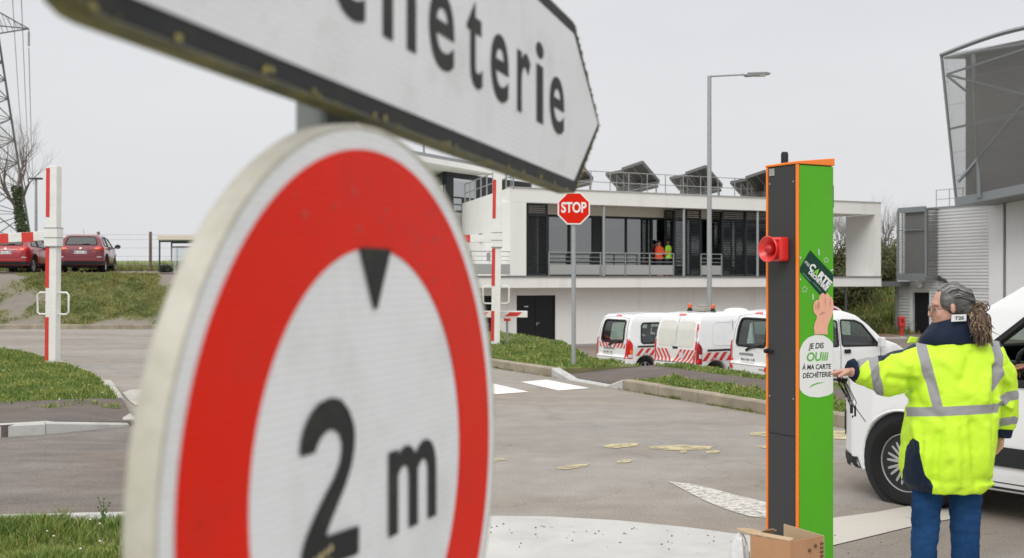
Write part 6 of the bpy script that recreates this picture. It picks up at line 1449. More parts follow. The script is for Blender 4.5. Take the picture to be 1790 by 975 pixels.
barrier_post('height_barrier', 'white height-limit post with red bands near the black doors, behind the round sign', b0, 5.2, .205, 2.42, .07, .82, [(.62, .80)], [(2.95, 3.95 - .1), (1.38, 2.25), (.10, .80)], 'height barrier posts', yaw=0)
mb = MB(); 
# lifting barrier arm with its rest
q = G(885, 603, .1); zz = H - (549 - CY) / F * q.y - .1; t = thing('barrier_arm', 'white lifting barrier arm with red slanted stripes beside the black doors', 'barrier', (q.x, q.y, .1))
s = q.y / F; x0, x1 = (700 - 885) * s, (922 - 885) * s; mb = MB(); mb.box(((x0 + x1) / 2, 0, zz), (x1 - x0, .10, 11.5 * s)); mb.build('arm', M_white_paint, t, bevel=.01)
mb = MB(); x = x1 - .12
while x > x0: mb.prism([(x, -.053, zz + 3.6 * s), (x - .30, -.053, zz + 3.6 * s), (x - .42, -.053, zz - 3.6 * s), (x - .12, -.053, zz - 3.6 * s)], (0, .002, 0)); x -= .80
mb.build('red_stripe', M_red_paint, t)
mb = MB(); mb.tube([(.02, .0, 0), (.02, .0, zz - .12)], .028, 8); mb.build('rest_post', M_galv, t); mb = MB(); mb.box((.02, 0, zz - .13), (.16, .12, .06)); mb.build('rest_pad', M_red_paint, t)

# ------------------------------------------------------------ access terminal
M_to = mat('orange_edge', (.88, .22, .025), .35, var=.02); M_tg = mat('terminal_green', (.078, .39, .010), .45, var=.05, vscale=1.5, spec=.35, dirt=(.12, .28, .05), dirt_amt=.5, dscale=7, bump=.05, bscale=20); M_td = mat('terminal_dark', (.045, .047, .048), .55, bump=.15, bscale=300)
tz = 5.24; tcn_ = Vector((499 / F * tz, tz)); vL = Vector((-.483, .8756)); vG = Vector((.8756, .483))
def TLs(px): k = (px - CX) / F; return (k * tcn_.y - tcn_.x) / (vL.x - k * vL.y)
def TGs(px): k = (px - CX) / F; return (k * tcn_.y - tcn_.x) / (vG.x - k * vG.y)
def TGz(px, py): return H - (py - CY) / F * (tcn_.y + vG.y * TGs(px))
def TLz(px, py): return H - (py - CY) / F * (tcn_.y + vL.y * TLs(px))
wL, wG = TLs(1341.5), TGs(1456); zt = H - (286 - CY) / F * tz
trm = thing('access_terminal', 'tall green, orange and charcoal access terminal printed with a card and slogan', 'terminal', (tcn_.x, tcn_.y, .03), math.atan2(vG.y, vG.x))
# local: x along the green face, y along the dark face (away), z up
zt -= .03
mb = MB(); mb.box((wG / 2, wL / 2, zt / 2), (wG - .008, wL - .008, zt)); mb.build('core', M_td, trm)
mb = MB(); mb.box((-.001, (wL) / 2 + .0, zt / 2), (.006, wL - .026, zt - .01)); mb.build('dark_panel', M_td, trm)
mb = MB(); mb.box((wG / 2 + .004, -.001, zt / 2), (wG - .012, .006, zt - .01)); mb.build('green_panel', M_tg, trm)
mb = MB(); mb.box((wG + .001, wL / 2, zt / 2), (.006, wL - .02, zt - .01)); mb.build('side_panel', M_td, trm)
mb = MB()
for (x, y) in ((0, 0), (0, wL)): mb.box((x + .001, y + (.0015 if y == 0 else -.001), zt / 2), (.013, .012, zt))
mb.box((wG - .002, wL, zt / 2), (.008, .01, zt)); mb.build('orange_edge', M_to, trm, bevel=.002)
mb = MB(); h = .030; z0 = zt
mb.add([(-.008, -.008, z0), (wG + .004, -.008, z0), (wG + .004, wL + .008, z0), (-.008, wL + .008, z0), (-.008, -.008, z0 + .012), (wG + .004, -.008, z0 + .036), (wG + .004, wL + .008, z0 + .030), (-.008, wL + .008, z0 + .010)], [(0, 1, 2, 3), (4, 5, 6, 7), (0, 1, 5, 4), (1, 2, 6, 5), (2, 3, 7, 6), (3, 0, 4, 7)]); mb.build('cap', M_to, trm, bevel=.003)
mb = MB(); mb.lathe([(0, 0), (.017, 0), (.017, .045), (.013, .055), (0, .056)], (.03, TLs(1363), zt + .012), 16, 'z'); mb.build('antenna', M_black, trm, smooth=40)
ys_ = TLs(1351); z_ = TLz(1351, 301) - .03; mb = MB(); mb.box((-.006, ys_, z_), (.004, .034, .034)); mb.build('data_label', mat('grey_label', (.35, .36, .36), .4, var=.25, vscale=60), trm)
mb = MB(); mb.lathe([(0, -.02), (.010, -.02), (.012, 0), (0, 0)], (-.012, TLs(1346), TLz(1346, 613) - .03), 12, 'x'); mb.box((-.012, TLs(1346) - .016, TLz(1346, 613) - .03), (.008, .03, .010)); mb.build('lock', M_black, trm)
mb = MB(); zc = TGz(1455, 332) - .03; mb.add([(wG + .004, .03, zc + .10), (wG + .004, .16, zc + .10), (wG + .004, .16, zc - .09), (wG + .004, .03, zc - .09), (wG + .035, .03, zc + .02), (wG + .035, .16, zc + .02), (wG + .035, .16, zc - .08), (wG + .035, .03, zc - .08)], [(0, 1, 2, 3), (4, 5, 6, 7), (0, 1, 5, 4), (1, 2, 6, 5), (2, 3, 7, 6), (3, 0, 4, 7)]); mb.build('screen_hood', M_black, trm)
# reader the woman reaches for, on the far side face
mb = MB(); zr = TGz(1456, 640) - .03; mb.box((wG + .018, .10, zr), (.028, .11, .20)); mb.build('card_reader', M_black, trm, bevel=.008)
mb = MB()
for z in (.12, zt * .5, zt - .08):
    for y in (.022, wL - .022): mb.lathe([(0, -.004), (.0035, -.004), (.0045, -.001), (0, -.001)], (-.003, y, z), 10, 'x')
mb.build('panel_screws', M_galv, trm)
mb = MB(); mb.box((-.0045, wL / 2, zt * .42), (.002, wL - .03, .003)); mb.build('panel_seam', M_black, trm)
mb = MB(); mb.box((wG / 2, wL / 2, .004), (wG + .09, wL + .09, .012)); mb.build('base_plate', M_galv, trm, bevel=.003)
# horn
hy = TLs(1361); hz_ = TLz(1361, 436) - .03
hr = thing('alarm_sounder', 'red alarm horn mounted on the charcoal side of the terminal', 'alarm', trm.location + Vector((0, 0, hz_)), trm.rotation_euler.z)
M_horn = mat('red_abs', (.68, .025, .02), .35, coat=.2, var=.03)
y0, y1 = TLs(1383), TLs(1336)
mb = MB(); mb.box((-.034, (TLs(1382) + TLs(1359)) / 2, -.0), (.060, abs(TLs(1382) - TLs(1359)), .112)); mb.build('housing', M_horn, hr, bevel=.012, seg=3)
cdir = Vector((-1, -.05, 0)).normalized(); mb = MB(); c0 = Vector((-.066, TLs(1370), 0)); Mx = cdir.to_track_quat('Z', 'Y').to_matrix()
rings = []
for r, d in ((.030, -.03), (.038, .0), (.046, .018), (.058, .030), (.061, .034), (.058, .037), (.050, .031), (.036, .016), (.024, .004), (0.001, .002)):
    rings.append([c0 + Mx @ Vector((r * cos(2 * pi * k / 32), r * sin(2 * pi * k / 32), d)) for k in range(32)])
mb.loft(rings); mb.build('horn', M_horn, hr, smooth=50)
mb = MB(); mb.ell(c0 + cdir * .018, (.024, .024, .024)); mb.build('horn_centre', mat('red_abs_dark', (.45, .012, .015), .35), hr, smooth=True)
mb = MB()
for z in (.04, -.04): mb.lathe([(0, -.003), (.004, -.003), (.004, 0), (0, 0)], (-.064, TLs(1378), z), 10, 'x')
mb.build('screw', M_dark_metal, hr)
# printed artwork on the green face
def GL(px, py): return (TGs(px), TGz(px, py) - .03)
def art(name, px, m_, d, parent=trm, r=0, mbx=None):
    pts = [GL(*p) for p in (roundpoly(px, r, 5) if r else px)]
    return plate(name, pts, lambda x, y, dd: (x, -.004 - d, y), m_, parent, mb=mbx, build=mbx is None)
Mw = mat('print_white', (.74, .75, .74), .4); Mk = mat('print_black', (.02, .022, .025), .4); Mcg = mat('print_dark_green', (.006, .045, .026), .35); Mlg = mat('print_green', (.10, .42, .03), .4); Mho = mat('print_skin', (.78, .40, .28), .45, var=.05, vscale=30); Mhs = mat('print_skin_shadow', (.56, .25, .16), .45)
bub = [(1396.5, 612), (1402, 599), (1411, 590), (1424, 585), (1438, 586), (1448, 592), (1455, 600), (1455, 686), (1446, 691), (1430, 694.5), (1414, 693), (1403, 688), (1396.5, 680)]
art('speech_bubble', bub, Mw, .001, r=3)
cardp = [(1414.8, 437), (1455, 479.5), (1455, 492), (1440, 516), (1434, 518), (1397, 475.5), (1396.6, 468)]; card = art('printed_card', cardp, Mcg, .001, r=1.5)
def art_text(s, org, ux, uy, h, wid, m_, d, name, bold=.03, parent=trm):
    """org: pixel of baseline start; ux: reading direction (pixels); h cap height in px; wid ink width in px"""
    v, f = text_geo(s, bold); ax, bx = min(p[0] for p in v), max(p[0] for p in v); capv = text_geo('E', bold)[0]; ch = max(p[1] for p in capv)
    mb = MB(); vv = []
    for p in v:
        a = (p[0] - ax) / (bx - ax) * wid; b_ = p[1] / ch * h; q = GL(org[0] + ux[0] * a + uy[0] * b_, org[1] + ux[1] * a + uy[1] * b_); vv.append((q[0], -.004 - d, q[1]))
    mb.add(vv, f); return mb.build(name, m_, parent, fix=False)
ux, uy = (.70, .72), (.60, -.80)
art_text('ma', (1404.5, 459), ux, uy, 7, 10, Mw, .002, 'card_lettering', .0, card); art_text('C', (1412, 468), ux, uy, 11.5, 10, Mw, .002, 'card_lettering', .05, card); art_text('RTE', (1427.5, 482.5), ux, uy, 11.5, 28, Mw, .002, 'card_lettering', .06, card)
art_text('A', (1420, 475.5), ux, uy, 10.5, 9.5, mat('leaf_green', (.20, .55, .05), .4), .002, 'card_lettering', .08, card); art_text('DÉCHÈTERIE', (1411.5, 477), ux, uy, 6.5, 44, Mw, .002, 'card_lettering', .05, card)
mbx = MB()
for (a, b_, w) in (((1402, 476), (1416, 491), 1.2), ((1420, 493), (1434, 508), 1.0)): art('', [(a[0], a[1]), (b_[0], b_[1]), (b_[0] - w, b_[1] + w), (a[0] - w, a[1] + w)], None, .002, mbx=mbx)
mbx.build('card_small_lines', mat('print_grey_green', (.12, .22, .16), .4), card, fix=False)
hand = [(1430.5, 517), (1434, 513), (1436.5, 511.5), (1439, 513), (1440.5, 516), (1443, 512), (1447, 513.5), (1449.5, 519), (1452, 518.5), (1454, 524), (1455, 530), (1455, 545), (1452, 553), (1449, 560), (1446, 568), (1445, 574), (1445.5, 584.5), (1434, 583.8), (1422, 584.3), (1421, 572), (1423, 563), (1426, 556), (1426, 551), (1421.5, 547), (1420, 541), (1420, 534), (1422, 527), (1426, 524), (1429.5, 524.5)]
h_ = art('printed_hand', hand, Mho, .0025, r=1.2); mbx = MB()
for q in ([(1427, 530), (1430, 526), (1431.5, 531), (1430, 539), (1427.5, 543)], [(1440.5, 516), (1441.5, 524), (1441.3, 534), (1440.3, 534), (1440, 524)], [(1449.3, 519), (1450.3, 530), (1449.6, 540), (1448.8, 530)], [(1431, 548), (1436, 545), (1441, 546), (1437, 548.5), (1432, 551)], [(1424, 532), (1426, 535), (1423.5, 541)]): art('', q, None, .0035, mbx=mbx)
mbx.build('finger_shading', Mhs, h_, fix=False)
art_text('JE DIS', (1412, 609.5), (1, -.06), (.10, -1), 9.5, 26, Mk, .002, 'slogan_lettering', .02); art_text('OUiii', (1408, 631), (1, -.05), (.12, -1), 15, 37, Mlg, .002, 'slogan_lettering', .022)
art_text('À MA CARTE', (1400.5, 646), (1, -.04), (.08, -1), 8.5, 50, Mk, .002, 'slogan_lettering', .02); art_text('DÉCHÈTERIE', (1402, 660.5), (1, -.06), (.05, -1), 8.5, 49, Mk, .002, 'slogan_lettering', .02)
art('green_swoosh', [(1412, 678), (1418, 672), (1427, 668.5), (1441, 667.5), (1428, 670.5), (1419, 674)], Mlg, .002)
mbx = MB()
def star(cx_, cy_, r, mbx):
    pts = [(cx_ + (r if k % 2 == 0 else r * .5) * sin(k * pi / 5) * .85, cy_ - (r if k % 2 == 0 else r * .5) * cos(k * pi / 5)) for k in range(10)]
    for i in range(10):
        a, b_ = Vector(pts[i]), Vector(pts[(i + 1) % 10]); n_ = Vector((b_.y - a.y, a.x - b_.x)).normalized() * .55; art('', [a, b_, b_ + n_, a + n_], None, .002, mbx=mbx)
star(1442.5, 454.5, 5, mbx); star(1405, 505.5, 6, mbx)
for q in ([(1429, 435), (1430.5, 435), (1431, 446), (1429.5, 446)], [(1418.6, 514), (1420.4, 513.5), (1420.4, 524), (1419, 524)], [(1396.5, 447), (1398.5, 450), (1397.5, 453), (1396.5, 451)], [(1450, 472), (1455, 470), (1455, 472), (1450.5, 473.5)], [(1396.5, 486), (1399, 488), (1398, 489.5), (1396.5, 488.5)]): art('', q, None, .002, mbx=mbx)
mbx.build('star_marks', Mw, trm, fix=False)

# cardboard box at the foot of the terminal
M_card = mat('cardboard', (.40, .215, .11), .85, var=.08, vscale=5, bump=.1, bscale=60); M_cardi = mat('cardboard_inner', (.46, .33, .21), .85, var=.06, vscale=5); M_cedge = mat('cardboard_edge', (.56, .44, .31), .85)
bz = 4.86; c0 = Vector(((1381 - CX) / F * bz, bz)); zt_ = H - (947 - CY) / F * bz
e1 = Vector((-.143, .130)).normalized(); e2 = Vector((.176, .11)).normalized()
def solve(px, d): k = (px - CX) / F; return (k * c0.y - c0.x) / (d.x - k * d.y)
l1, l2 = solve(1311, e1), solve(1441, e2)
l1 = min(l1, .40); l2 = min(l2, .40)
bxo = thing('cardboard_box', 'open brown cardboard box with torn flaps at the foot of the terminal', 'box', (c0.x, c0.y, .03)); zt_ -= .03
def bw(a, b_, zt0_, zt1_, name, th_=.006, m_=None):
    a, b_ = Vector(a), Vector(b_); d = (b_ - a).normalized(); n_ = Vector((-d.y, d.x)) * th_; mb = MB()
    mb.add([(a.x, a.y, 0), (b_.x, b_.y, 0), (b_.x, b_.y, zt1_), (a.x, a.y, zt0_), (a.x + n_.x, a.y + n_.y, 0), (b_.x + n_.x, b_.y + n_.y, 0), (b_.x + n_.x, b_.y + n_.y, zt1_), (a.x + n_.x, a.y + n_.y, zt0_)], [(0, 1, 2, 3), (4, 5, 6, 7), (0, 1, 5, 4), (1, 2, 6, 5), (2, 3, 7, 6), (3, 0, 4, 7)], 0)
    return mb.build(name, m_ or M_card, bxo)
o_ = Vector((0, 0)); A1, A2 = e1 * l1, e2 * l2; A3 = A1 + A2
bw(A1, o_, zt_, zt_, 'side'); bw(o_, A2, zt_, zt_ + .002, 'side'); bw(A2, A3, zt_ + .002, zt_ + .025, 'side', m_=M_cardi); bw(A3, A1, zt_ - .035, zt_ - .01, 'side', m_=M_cardi)
mb = MB(); mb.add([(*o_, .01), (*A2, .01), (*A3, .01), (*A1, .01)], [(0, 1, 2, 3)]); mb.build('bottom', M_cardi, bxo)
def flap(p, q, zp, zq, dirv, L, rise, name, jag=0):
    p3, q3 = Vector((p.x, p.y, zp)), Vector((q.x, q.y, zq)); d = Vector((dirv.x, dirv.y, rise)).normalized() * L; mb = MB(); ts = np.linspace(0, 1, 7); rg = random.Random(jag)
    out = [p3.lerp(q3, .04 + .92 * t) + d * (1 + (rg.uniform(-.25, .12) if jag else 0)) for t in ts]; poly = [p3] + out + [q3]; mb.prism(poly, (0, 0, .005)); return mb.build(name, [M_cardi], bxo)
flap(o_, A1, zt_ + .001, zt_ + .004, e2 * 1.0, .035, .12, 'flap'); flap(A1, A1 + A2 * .55, zt_ + .002, zt_ - .012, e1, .075, .16, 'flap', 5); flap(A1 + A2 * .15, A1 + A2 * .6, zt_ - .012, zt_ - .018, e1 * -1 + e2 * .3, .05, 1.0, 'flap', 3)
mb = MB()
for k, (u, v) in enumerate(((.55, .07), (.72, .055))): p = A2 * u; mb.ell((p.x + .002, p.y - .003, zt_ - v + .02), (.008, .004, .008), nu=10, nv=6)
for k in range(4): p = A2 * .88; mb.bar((p.x, p.y - .003, zt_ - .03 - k * .018), (p.x + e2.x * .018, p.y + e2.y * .018 - .003, zt_ - .03 - k * .018), .003, .008)
mb.build('printed_marks', mat('box_print', (.10, .055, .035), .8), bxo)
# crumpled clear-white plastic beside it
mb = MB(); rg = random.Random(17); cc_ = c0 + A1 + Vector((-.03, .07)); V = []; nu_, nv_ = 26, 14
for j in range(nv_ + 1):
    for i in range(nu_):
        a = 2 * pi * i / nu_; tt = pi * j / nv_; n_ = 1 + .38 * noise.noise(Vector((cos(a) * 2.4, sin(a) * 2.4, tt * 2.0))) + .18 * noise.noise(Vector((cos(a) * 7, sin(a) * 7, tt * 6)))
        V.append((sin(tt) * cos(a) * .055 * n_, sin(tt) * sin(a) * .05 * n_, (zt_ - .0) / 2 * 1.0 + cos(tt) * (zt_ / 2 - .008) * (1 + .02 * n_)))
mb.add(V, [(j * nu_ + i, (j + 1) * nu_ + i, (j + 1) * nu_ + (i + 1) % nu_, j * nu_ + (i + 1) % nu_) for j in range(nv_) for i in range(nu_)])
o = mb.build('plastic_sack', mat('white_plastic_film', (.60, .60, .60), .25, coat=.3, var=.08, vscale=30), smooth=25); o.location = (cc_.x, cc_.y, .03); tag(o, 'crumpled white plastic sack sticking up left of the cardboard box', 'sack')

# ------------------------------------------------------------ the woman
WZ, WX = 5.48, 2.02
def Wp(px, py, y=0.0): Z = WZ + y; return Vector(((px - CX) / F * Z - WX, y, H - (py - CY) / F * Z))
wom = thing('person', 'woman in a yellow and navy hi-vis jacket, seen from behind, reaching to the terminal', 'person', (WX, WZ, 0))
# hand, reaching left towards the terminal
def hand_parts(mb, wr, d, pn, th, s=1.0, curl=.35, point=True):
    """wr wrist, d finger direction, pn palm normal, th thumb side; everything tapers from the palm"""
    d = d.normalized(); pn = pn.normalized(); th = (th - d * th.dot(d)).normalized()
    k = wr + d * .085 * s; mb.loft([[c + (th * w * cos(a) + pn * t_ * sin(a)) * s for a in np.linspace(0, 2 * pi, 12, endpoint=False)] for c, w, t_ in ((wr - d * .02, .026, .020), (wr + d * .015 * s, .030, .018), (wr + d * .05 * s, .040, .017), (wr + d * .085 * s, .040, .013))])
    for i, (o, L, r) in enumerate(((.031, .070, .0085), (.0105, .078, .0088), (-.0105, .073, .0083), (-.031, .058, .0074))):
        c_ = curl * (1 if i else (.25 if point else 1)) * (1 + .35 * i); p = k + th * o * s - d * .012; pts = [p]; dd = d.copy(); seg_ = (L * .45, L * .31, L * .24)
        for j, sl_ in enumerate(seg_): 
            ang = c_ * (1.1 if j else .8); dd = (dd * cos(ang) + pn * sin(ang)).normalized(); pts.append(pts[-1] + dd * (sl_ + (.012 if j == 0 else 0)) * s)
        mb.tube(pts, [r * 1.1 * s, r * s, r * .92 * s, r * .78 * s], 10); mb.ell(pts[-1], (r * .78 * s,) * 3, nu=8, nv=6)
    p = wr + d * .018 * s + th * .024 * s; pts = [p, p + (d * .5 + th * .75 + pn * .25).normalized() * .034 * s]; pts.append(pts[-1] + (d * .85 + th * .35 + pn * .35).normalized() * .030 * s); pts.append(pts[-1] + (d * .95 + th * .0 + pn * .4).normalized() * .024 * s)
    mb.tube(pts, [.013 * s, .0105 * s, .0095 * s, .0075 * s], 10); mb.ell(pts[-1], (.0075 * s,) * 3, nu=8, nv=6)
bd = MB(); hc = Wp(1664, 541)       # head centre
fx = Vector((-.985, .17, -.06)).normalized(); sx_ = Vector((fx.y, -fx.x, 0)).normalized(); ux_ = sx_.cross(fx); ux_ = ux_ if ux_.z > 0 else -ux_
def hd_(f, s, u): return hc + fx * f + sx_ * s + ux_ * u
Mh = Matrix((fx, sx_, ux_)).transposed()
bd.ell(hd_(-.010, 0, .030), (.098, .075, .088), Mh, 24, 16); bd.ell(hd_(.038, 0, -.028), (.056, .060, .078), Mh, 20, 14); bd.ell(hd_(.052, 0, -.075), (.036, .034, .026), Mh)   # cranium, face, chin
bd.ell(hd_(.072, 0, .030), (.020, .046, .022), Mh); bd.ell(hd_(.077, 0, -.043), (.018, .025, .012), Mh); bd.ell(hd_(.082, 0, -.035), (.012, .020, .0065), Mh); bd.ell(hd_(.080, 0, -.050), (.012, .017, .007), Mh)
bd.tube([hd_(.088, 0, .012), hd_(.102, 0, -.012), hd_(.104, 0, -.020), hd_(.088, 0, -.024)], [.008, .011, .012, .009], 10)
for sg in (-1, 1):
    bd.ell(hd_(.060, sg * .040, -.018), (.024, .018, .026), Mh); bd.ell(hd_(.010, sg * .078, .008), (.013, .006, .025), Mh); bd.ell(hd_(.101, sg * .011, -.020), (.010, .007, .006), Mh)
nk = Wp(1672, 610); bd.tube([hd_(-.02, 0, -.03), hd_(-.03, 0, -.11), nk], [.058, .056, .075], 16)
shL, shR = Wp(1622, 622), Wp(1732, 622); elL, wrL = Wp(1548, 655, -.04), Wp(1487, 649, -.10); elR, wrR = Wp(1752, 692, .02), Wp(1749, 752, .06)
pel = Wp(1655, 800); bd.tube([nk, Wp(1672, 640), Wp(1668, 700), Wp(1660, 760), pel, Wp(1655, 830)], [.08, .115, .12, .13, .15, .14], 18)
bd.tube([nk, shL, elL, wrL], [.07, .062, .042, .027], 12); bd.tube([nk, shR, elR, wrR], [.07, .062, .042, .027], 12)
hand_parts(bd, wrL, Vector((-1, -.10, -.12)), Vector((0, -.35, -1)), Vector((.1, -.9, .3)), 1.0, .40)
hand_parts(bd, wrR, Vector((-.06, .1, -1)), Vector((-1, 0, 0)), Vector((0, 1, 0)), 1.0, .35, False)
hipL, hipR = Wp(1622, 845), Wp(1687, 845); knL, anL = Wp(1615, 960, -.02), Wp(1612, 1068, .02); knR, anR = Wp(1687, 960, .02), Wp(1688, 1068, .04)
for a, b_, c in ((hipL, knL, anL), (hipR, knR, anR)): bd.tube([pel, a, b_, c], [.10, .066, .050, .038], 14)
link_mesh('body', fuse(bd, .0045, 3), M_skin, wom)

# jacket
jk = MB()
def ringz(pl, pr, py, hy, yc=0.0, tilt=0.0, n=40, e=2.4, dz=0.0):
    a, b_ = Wp(pl, py), Wp(pr, py); cx_, hx = (a.x + b_.x) / 2, (b_.x - a.x) / 2; out = []
    for k in range(n):
        t_ = 2 * pi * k / n; c, s = cos(t_), sin(t_); x = hx * math.copysign(abs(c) ** (2 / e), c); y = hy * math.copysign(abs(s) ** (2 / e), s); out.append(Vector((cx_ + x, yc + y, a.z + tilt * x + dz)))
    return out
jk.loft([ringz(1581, 1722, 838, .17, .0, .0), ringz(1576, 1728, 820, .185), ringz(1577, 1732, 790, .195), ringz(1582, 1738, 750, .19), ringz(1586, 1742, 715, .185), ringz(1590, 1744, 680, .18), ringz(1596, 1745, 650, .165), ringz(1602, 1745, 628, .15), ringz(1610, 1742, 610, .13), ringz(1622, 1734, 596, .11), ringz(1640, 1716, 584, .095), ringz(1648, 1708, 572, .085)])
jk.loft([ringz(1593, 1712, 856, .165, 0, 0), ringz(1578, 1733, 838, .18)])    # rear hem drops lower
sl = lambda pts, rs: jk.tube(pts, rs, 20)
sl([Wp(1655, 640), Wp(1622, 634), Wp(1590, 645, -.02), elL + Vector((0, 0, .005)), Wp(1520, 652, -.07), Wp(1494, 649, -.095)], [.115, .112, .105, .088, .076, .052])
sl([Wp(1705, 640), Wp(1733, 628), Wp(1742, 655, .01), elR, Wp(1754, 725, .04), Wp(1753, 748, .05)], [.10, .098, .090, .074, .066, .055])
jme = fuse(jk, .0085, 7)
nV = len(jme.vertices); rg = random.Random(4)
def seg_d(p, a, b_):
    d = b_ - a; t_ = max(0, min(1, (p - a).dot(d) / d.length_squared)); return (p - (a + d * t_)).length
folds = [  # (start px, end px, width, depth) soft creases
    ((1592, 690), (1535, 684), 9, .012), ((1600, 668), (1555, 660), 8, -.010), ((1605, 705), (1650, 735), 10, -.006), ((1590, 640), (1560, 625), 7, .008), ((1530, 640), (1512, 662), 5, .007), ((1548, 632), (1535, 668), 5, -.008),
    ((1640, 625), (1680, 655), 12, .007), ((1700, 620), (1680, 665), 11, -.007), ((1725, 660), (1722, 700), 9, .010), ((1600, 745), (1605, 790), 8, .009), ((1640, 760), (1632, 840), 9, -.009), ((1670, 745), (1676, 845), 10, .010), ((1700, 740), (1708, 850), 10, -.010), ((1655, 735), (1660, 800), 8, .006), ((1725, 745), (1728, 830), 8, .008), ((1620, 770), (1618, 845), 7, .007),
    ((1758, 672), (1768, 700), 6, -.008), ((1748, 700), (1766, 712), 5, .009), ((1750, 650), (1762, 668), 6, .006), ((1585, 700), (1596, 668), 8, -.014), ((1740, 640), (1742, 720), 5, -.016), ((1615, 650), (1640, 690), 10, -.006), ((1650, 655), (1700, 690), 14, .004)]
tape_l = [((1585, 719.5), (1640, 719.5), 8.2), ((1640, 719.5), (1745, 714), 8.2), ((1606, 586), (1639, 712), 9.2), ((1607, 560), (1606, 586), 9.2), ((1733, 570), (1737, 592), 9), ((1737, 592), (1746, 622), 8), ((1746, 622), (1745, 652), 7.5), ((1745, 652), (1737, 680), 7)]
tape_arm = [((1526, 622), (1529, 645), 8.5), ((1529, 645), (1537, 690), 8.5), ((1492, 649), (1502, 634), 6.5), ((1502, 634), (1516, 622), 6.5)]
tape_ra = [((1742, 704), (1775, 690), 8), ((1742, 740), (1772, 734), 7)]
navp = [(1462, 588), (1462, 560), (1800, 540), (1800, 598), (1745, 606), (1729, 599), (1694, 596.5), (1643, 599), (1607, 603), (1585, 611), (1562, 620), (1545, 628), (1533, 634), (1531, 600)]
vent = [(1583, 779), (1590, 770), (1599, 765), (1608, 772), (1610, 800), (1618, 828), (1631, 850), (1628, 872), (1560, 862), (1577, 835), (1582, 805)]
tape = np.zeros(nV); nav = np.zeros(nV); cuff = np.zeros(nV)
def pdist(x, y, poly):
    d = min(seg_d(Vector((x, y)), Vector(poly[i - 1]), Vector(poly[i])) for i in range(len(poly))); return d if inpoly(x, y, poly) else -d
nrm = [v.normal.copy() for v in jme.vertices]; cos_ = [v.co.copy() for v in jme.vertices]
for i in range(nV):
    c = cos_[i]; px = CX + (c.x + WX) / (WZ + c.y) * F; py = CY - (c.z - H) / (WZ + c.y) * F; p = Vector((px, py)); d = 0.0
    if c.y < .12:
        for a, b_, w, dp in folds:
            q = seg_d(p, Vector(a), Vector(b_)) / w
            if q < 2.2: d += 1.7 * dp * math.exp(-q * q * 1.6)
    rn = noise.noise(Vector((c.x * 10 + c.z * 2.5, c.y * 9, c.z * 3.6))); rn2 = noise.noise(Vector((c.x * 6 - c.z * 5, c.y * 9 + 4, c.z * 7)))
    d += .016 * min(abs(rn), .30) + .010 * min(abs(rn2), .25) - .006
    d += .0030 * fbm(c.x * 1.0 + 3, c.z * 1.3 + c.y, 9, 3) + .003 * fbm(c.x + c.y, c.z * .4, 22, 2)
    jme.vertices[i].co = c + nrm[i] * d
    torso = px > 1583 and px < 1746 or (px >= 1740 and py < 682 and px < 1752)
    t_ = -50.0
    for a, b_, w in (tape_l if px > 1560 else []):
        if b_[1] > 600 and px < 1583: continue
        if a[1] > 700 and px > 1747: continue
        t_ = max(t_, w - seg_d(p, Vector(a), Vector(b_)))
    for a, b_, w in (tape_arm if px < 1560 else []): t_ = max(t_, w - seg_d(p, Vector(a), Vector(b_)))
    for a, b_, w in (tape_ra if px > 1746.5 else []): t_ = max(t_, w - seg_d(p, Vector(a), Vector(b_)))
    nv_ = pdist(px, py, navp)
    if px < 1500: nv_ = max(nv_, 1495 - px) if px < 1500 else nv_
    nv_ = max(nv_, pdist(px, py, vent) if c.y < .10 else -50, (py - 751) if px > 1744 and py < 790 and c.y > -.15 and px < 1790 and py > 745 and px > 1742 else -50)
    tape[i] = t_; nav[i] = nv_
for nm, arr in (('tape', tape), ('navy', nav)): a = jme.attributes.new(nm, 'FLOAT', 'POINT'); a.data.foreach_set('value', arr.astype(np.float32))
M_jk = bpy.data.materials.new('hivis_jacket_fabric'); M_jk.use_nodes = True; nt = M_jk.node_tree; b = nt.nodes['Principled BSDF']; L = nt.links
def thr(nm, lo=-.4, hi=.4):
    a = nt.nodes.new('ShaderNodeAttribute'); a.attribute_name = nm; r = nt.nodes.new('ShaderNodeMapRange'); r.inputs['From Min'].default_value = lo; r.inputs['From Max'].default_value = hi; L.new(a.outputs['Fac'], r.inputs[0]); return r.outputs[0]
tcj = nt.nodes.new('ShaderNodeTexCoord'); nj = nt.nodes.new('ShaderNodeTexNoise'); nj.inputs['Scale'].default_value = 7; nj.inputs['Detail'].default_value = 5; L.new(tcj.outputs['Object'], nj.inputs['Vector'])
cy_ = nt.nodes.new('ShaderNodeMix'); cy_.data_type = 'RGBA'; cy_.inputs[6].default_value = (.62, .90, .045, 1); cy_.inputs[7].default_value = (.54, .84, .035, 1); L.new(nj.outputs[0], cy_.inputs[0])
m1 = nt.nodes.new('ShaderNodeMix'); m1.data_type = 'RGBA'; m1.inputs[7].default_value = (.005, .013, .035, 1); L.new(cy_.outputs[2], m1.inputs[6]); L.new(thr('navy'), m1.inputs[0])
m2 = nt.nodes.new('ShaderNodeMix'); m2.data_type = 'RGBA'; m2.inputs[7].default_value = (.30, .295, .305, 1); L.new(m1.outputs[2], m2.inputs[6]); L.new(thr('tape'), m2.inputs[0]); L.new(m2.outputs[2], b.inputs['Base Color'])
b.inputs['Roughness'].default_value = .62; b.inputs['Specular IOR Level'].default_value = .3
nb = nt.nodes.new('ShaderNodeTexNoise'); nb.inputs['Scale'].default_value = 16; nb.inputs['Detail'].default_value = 6; nb.inputs['Distortion'].default_value = 1.2; L.new(tcj.outputs['Object'], nb.inputs['Vector'])
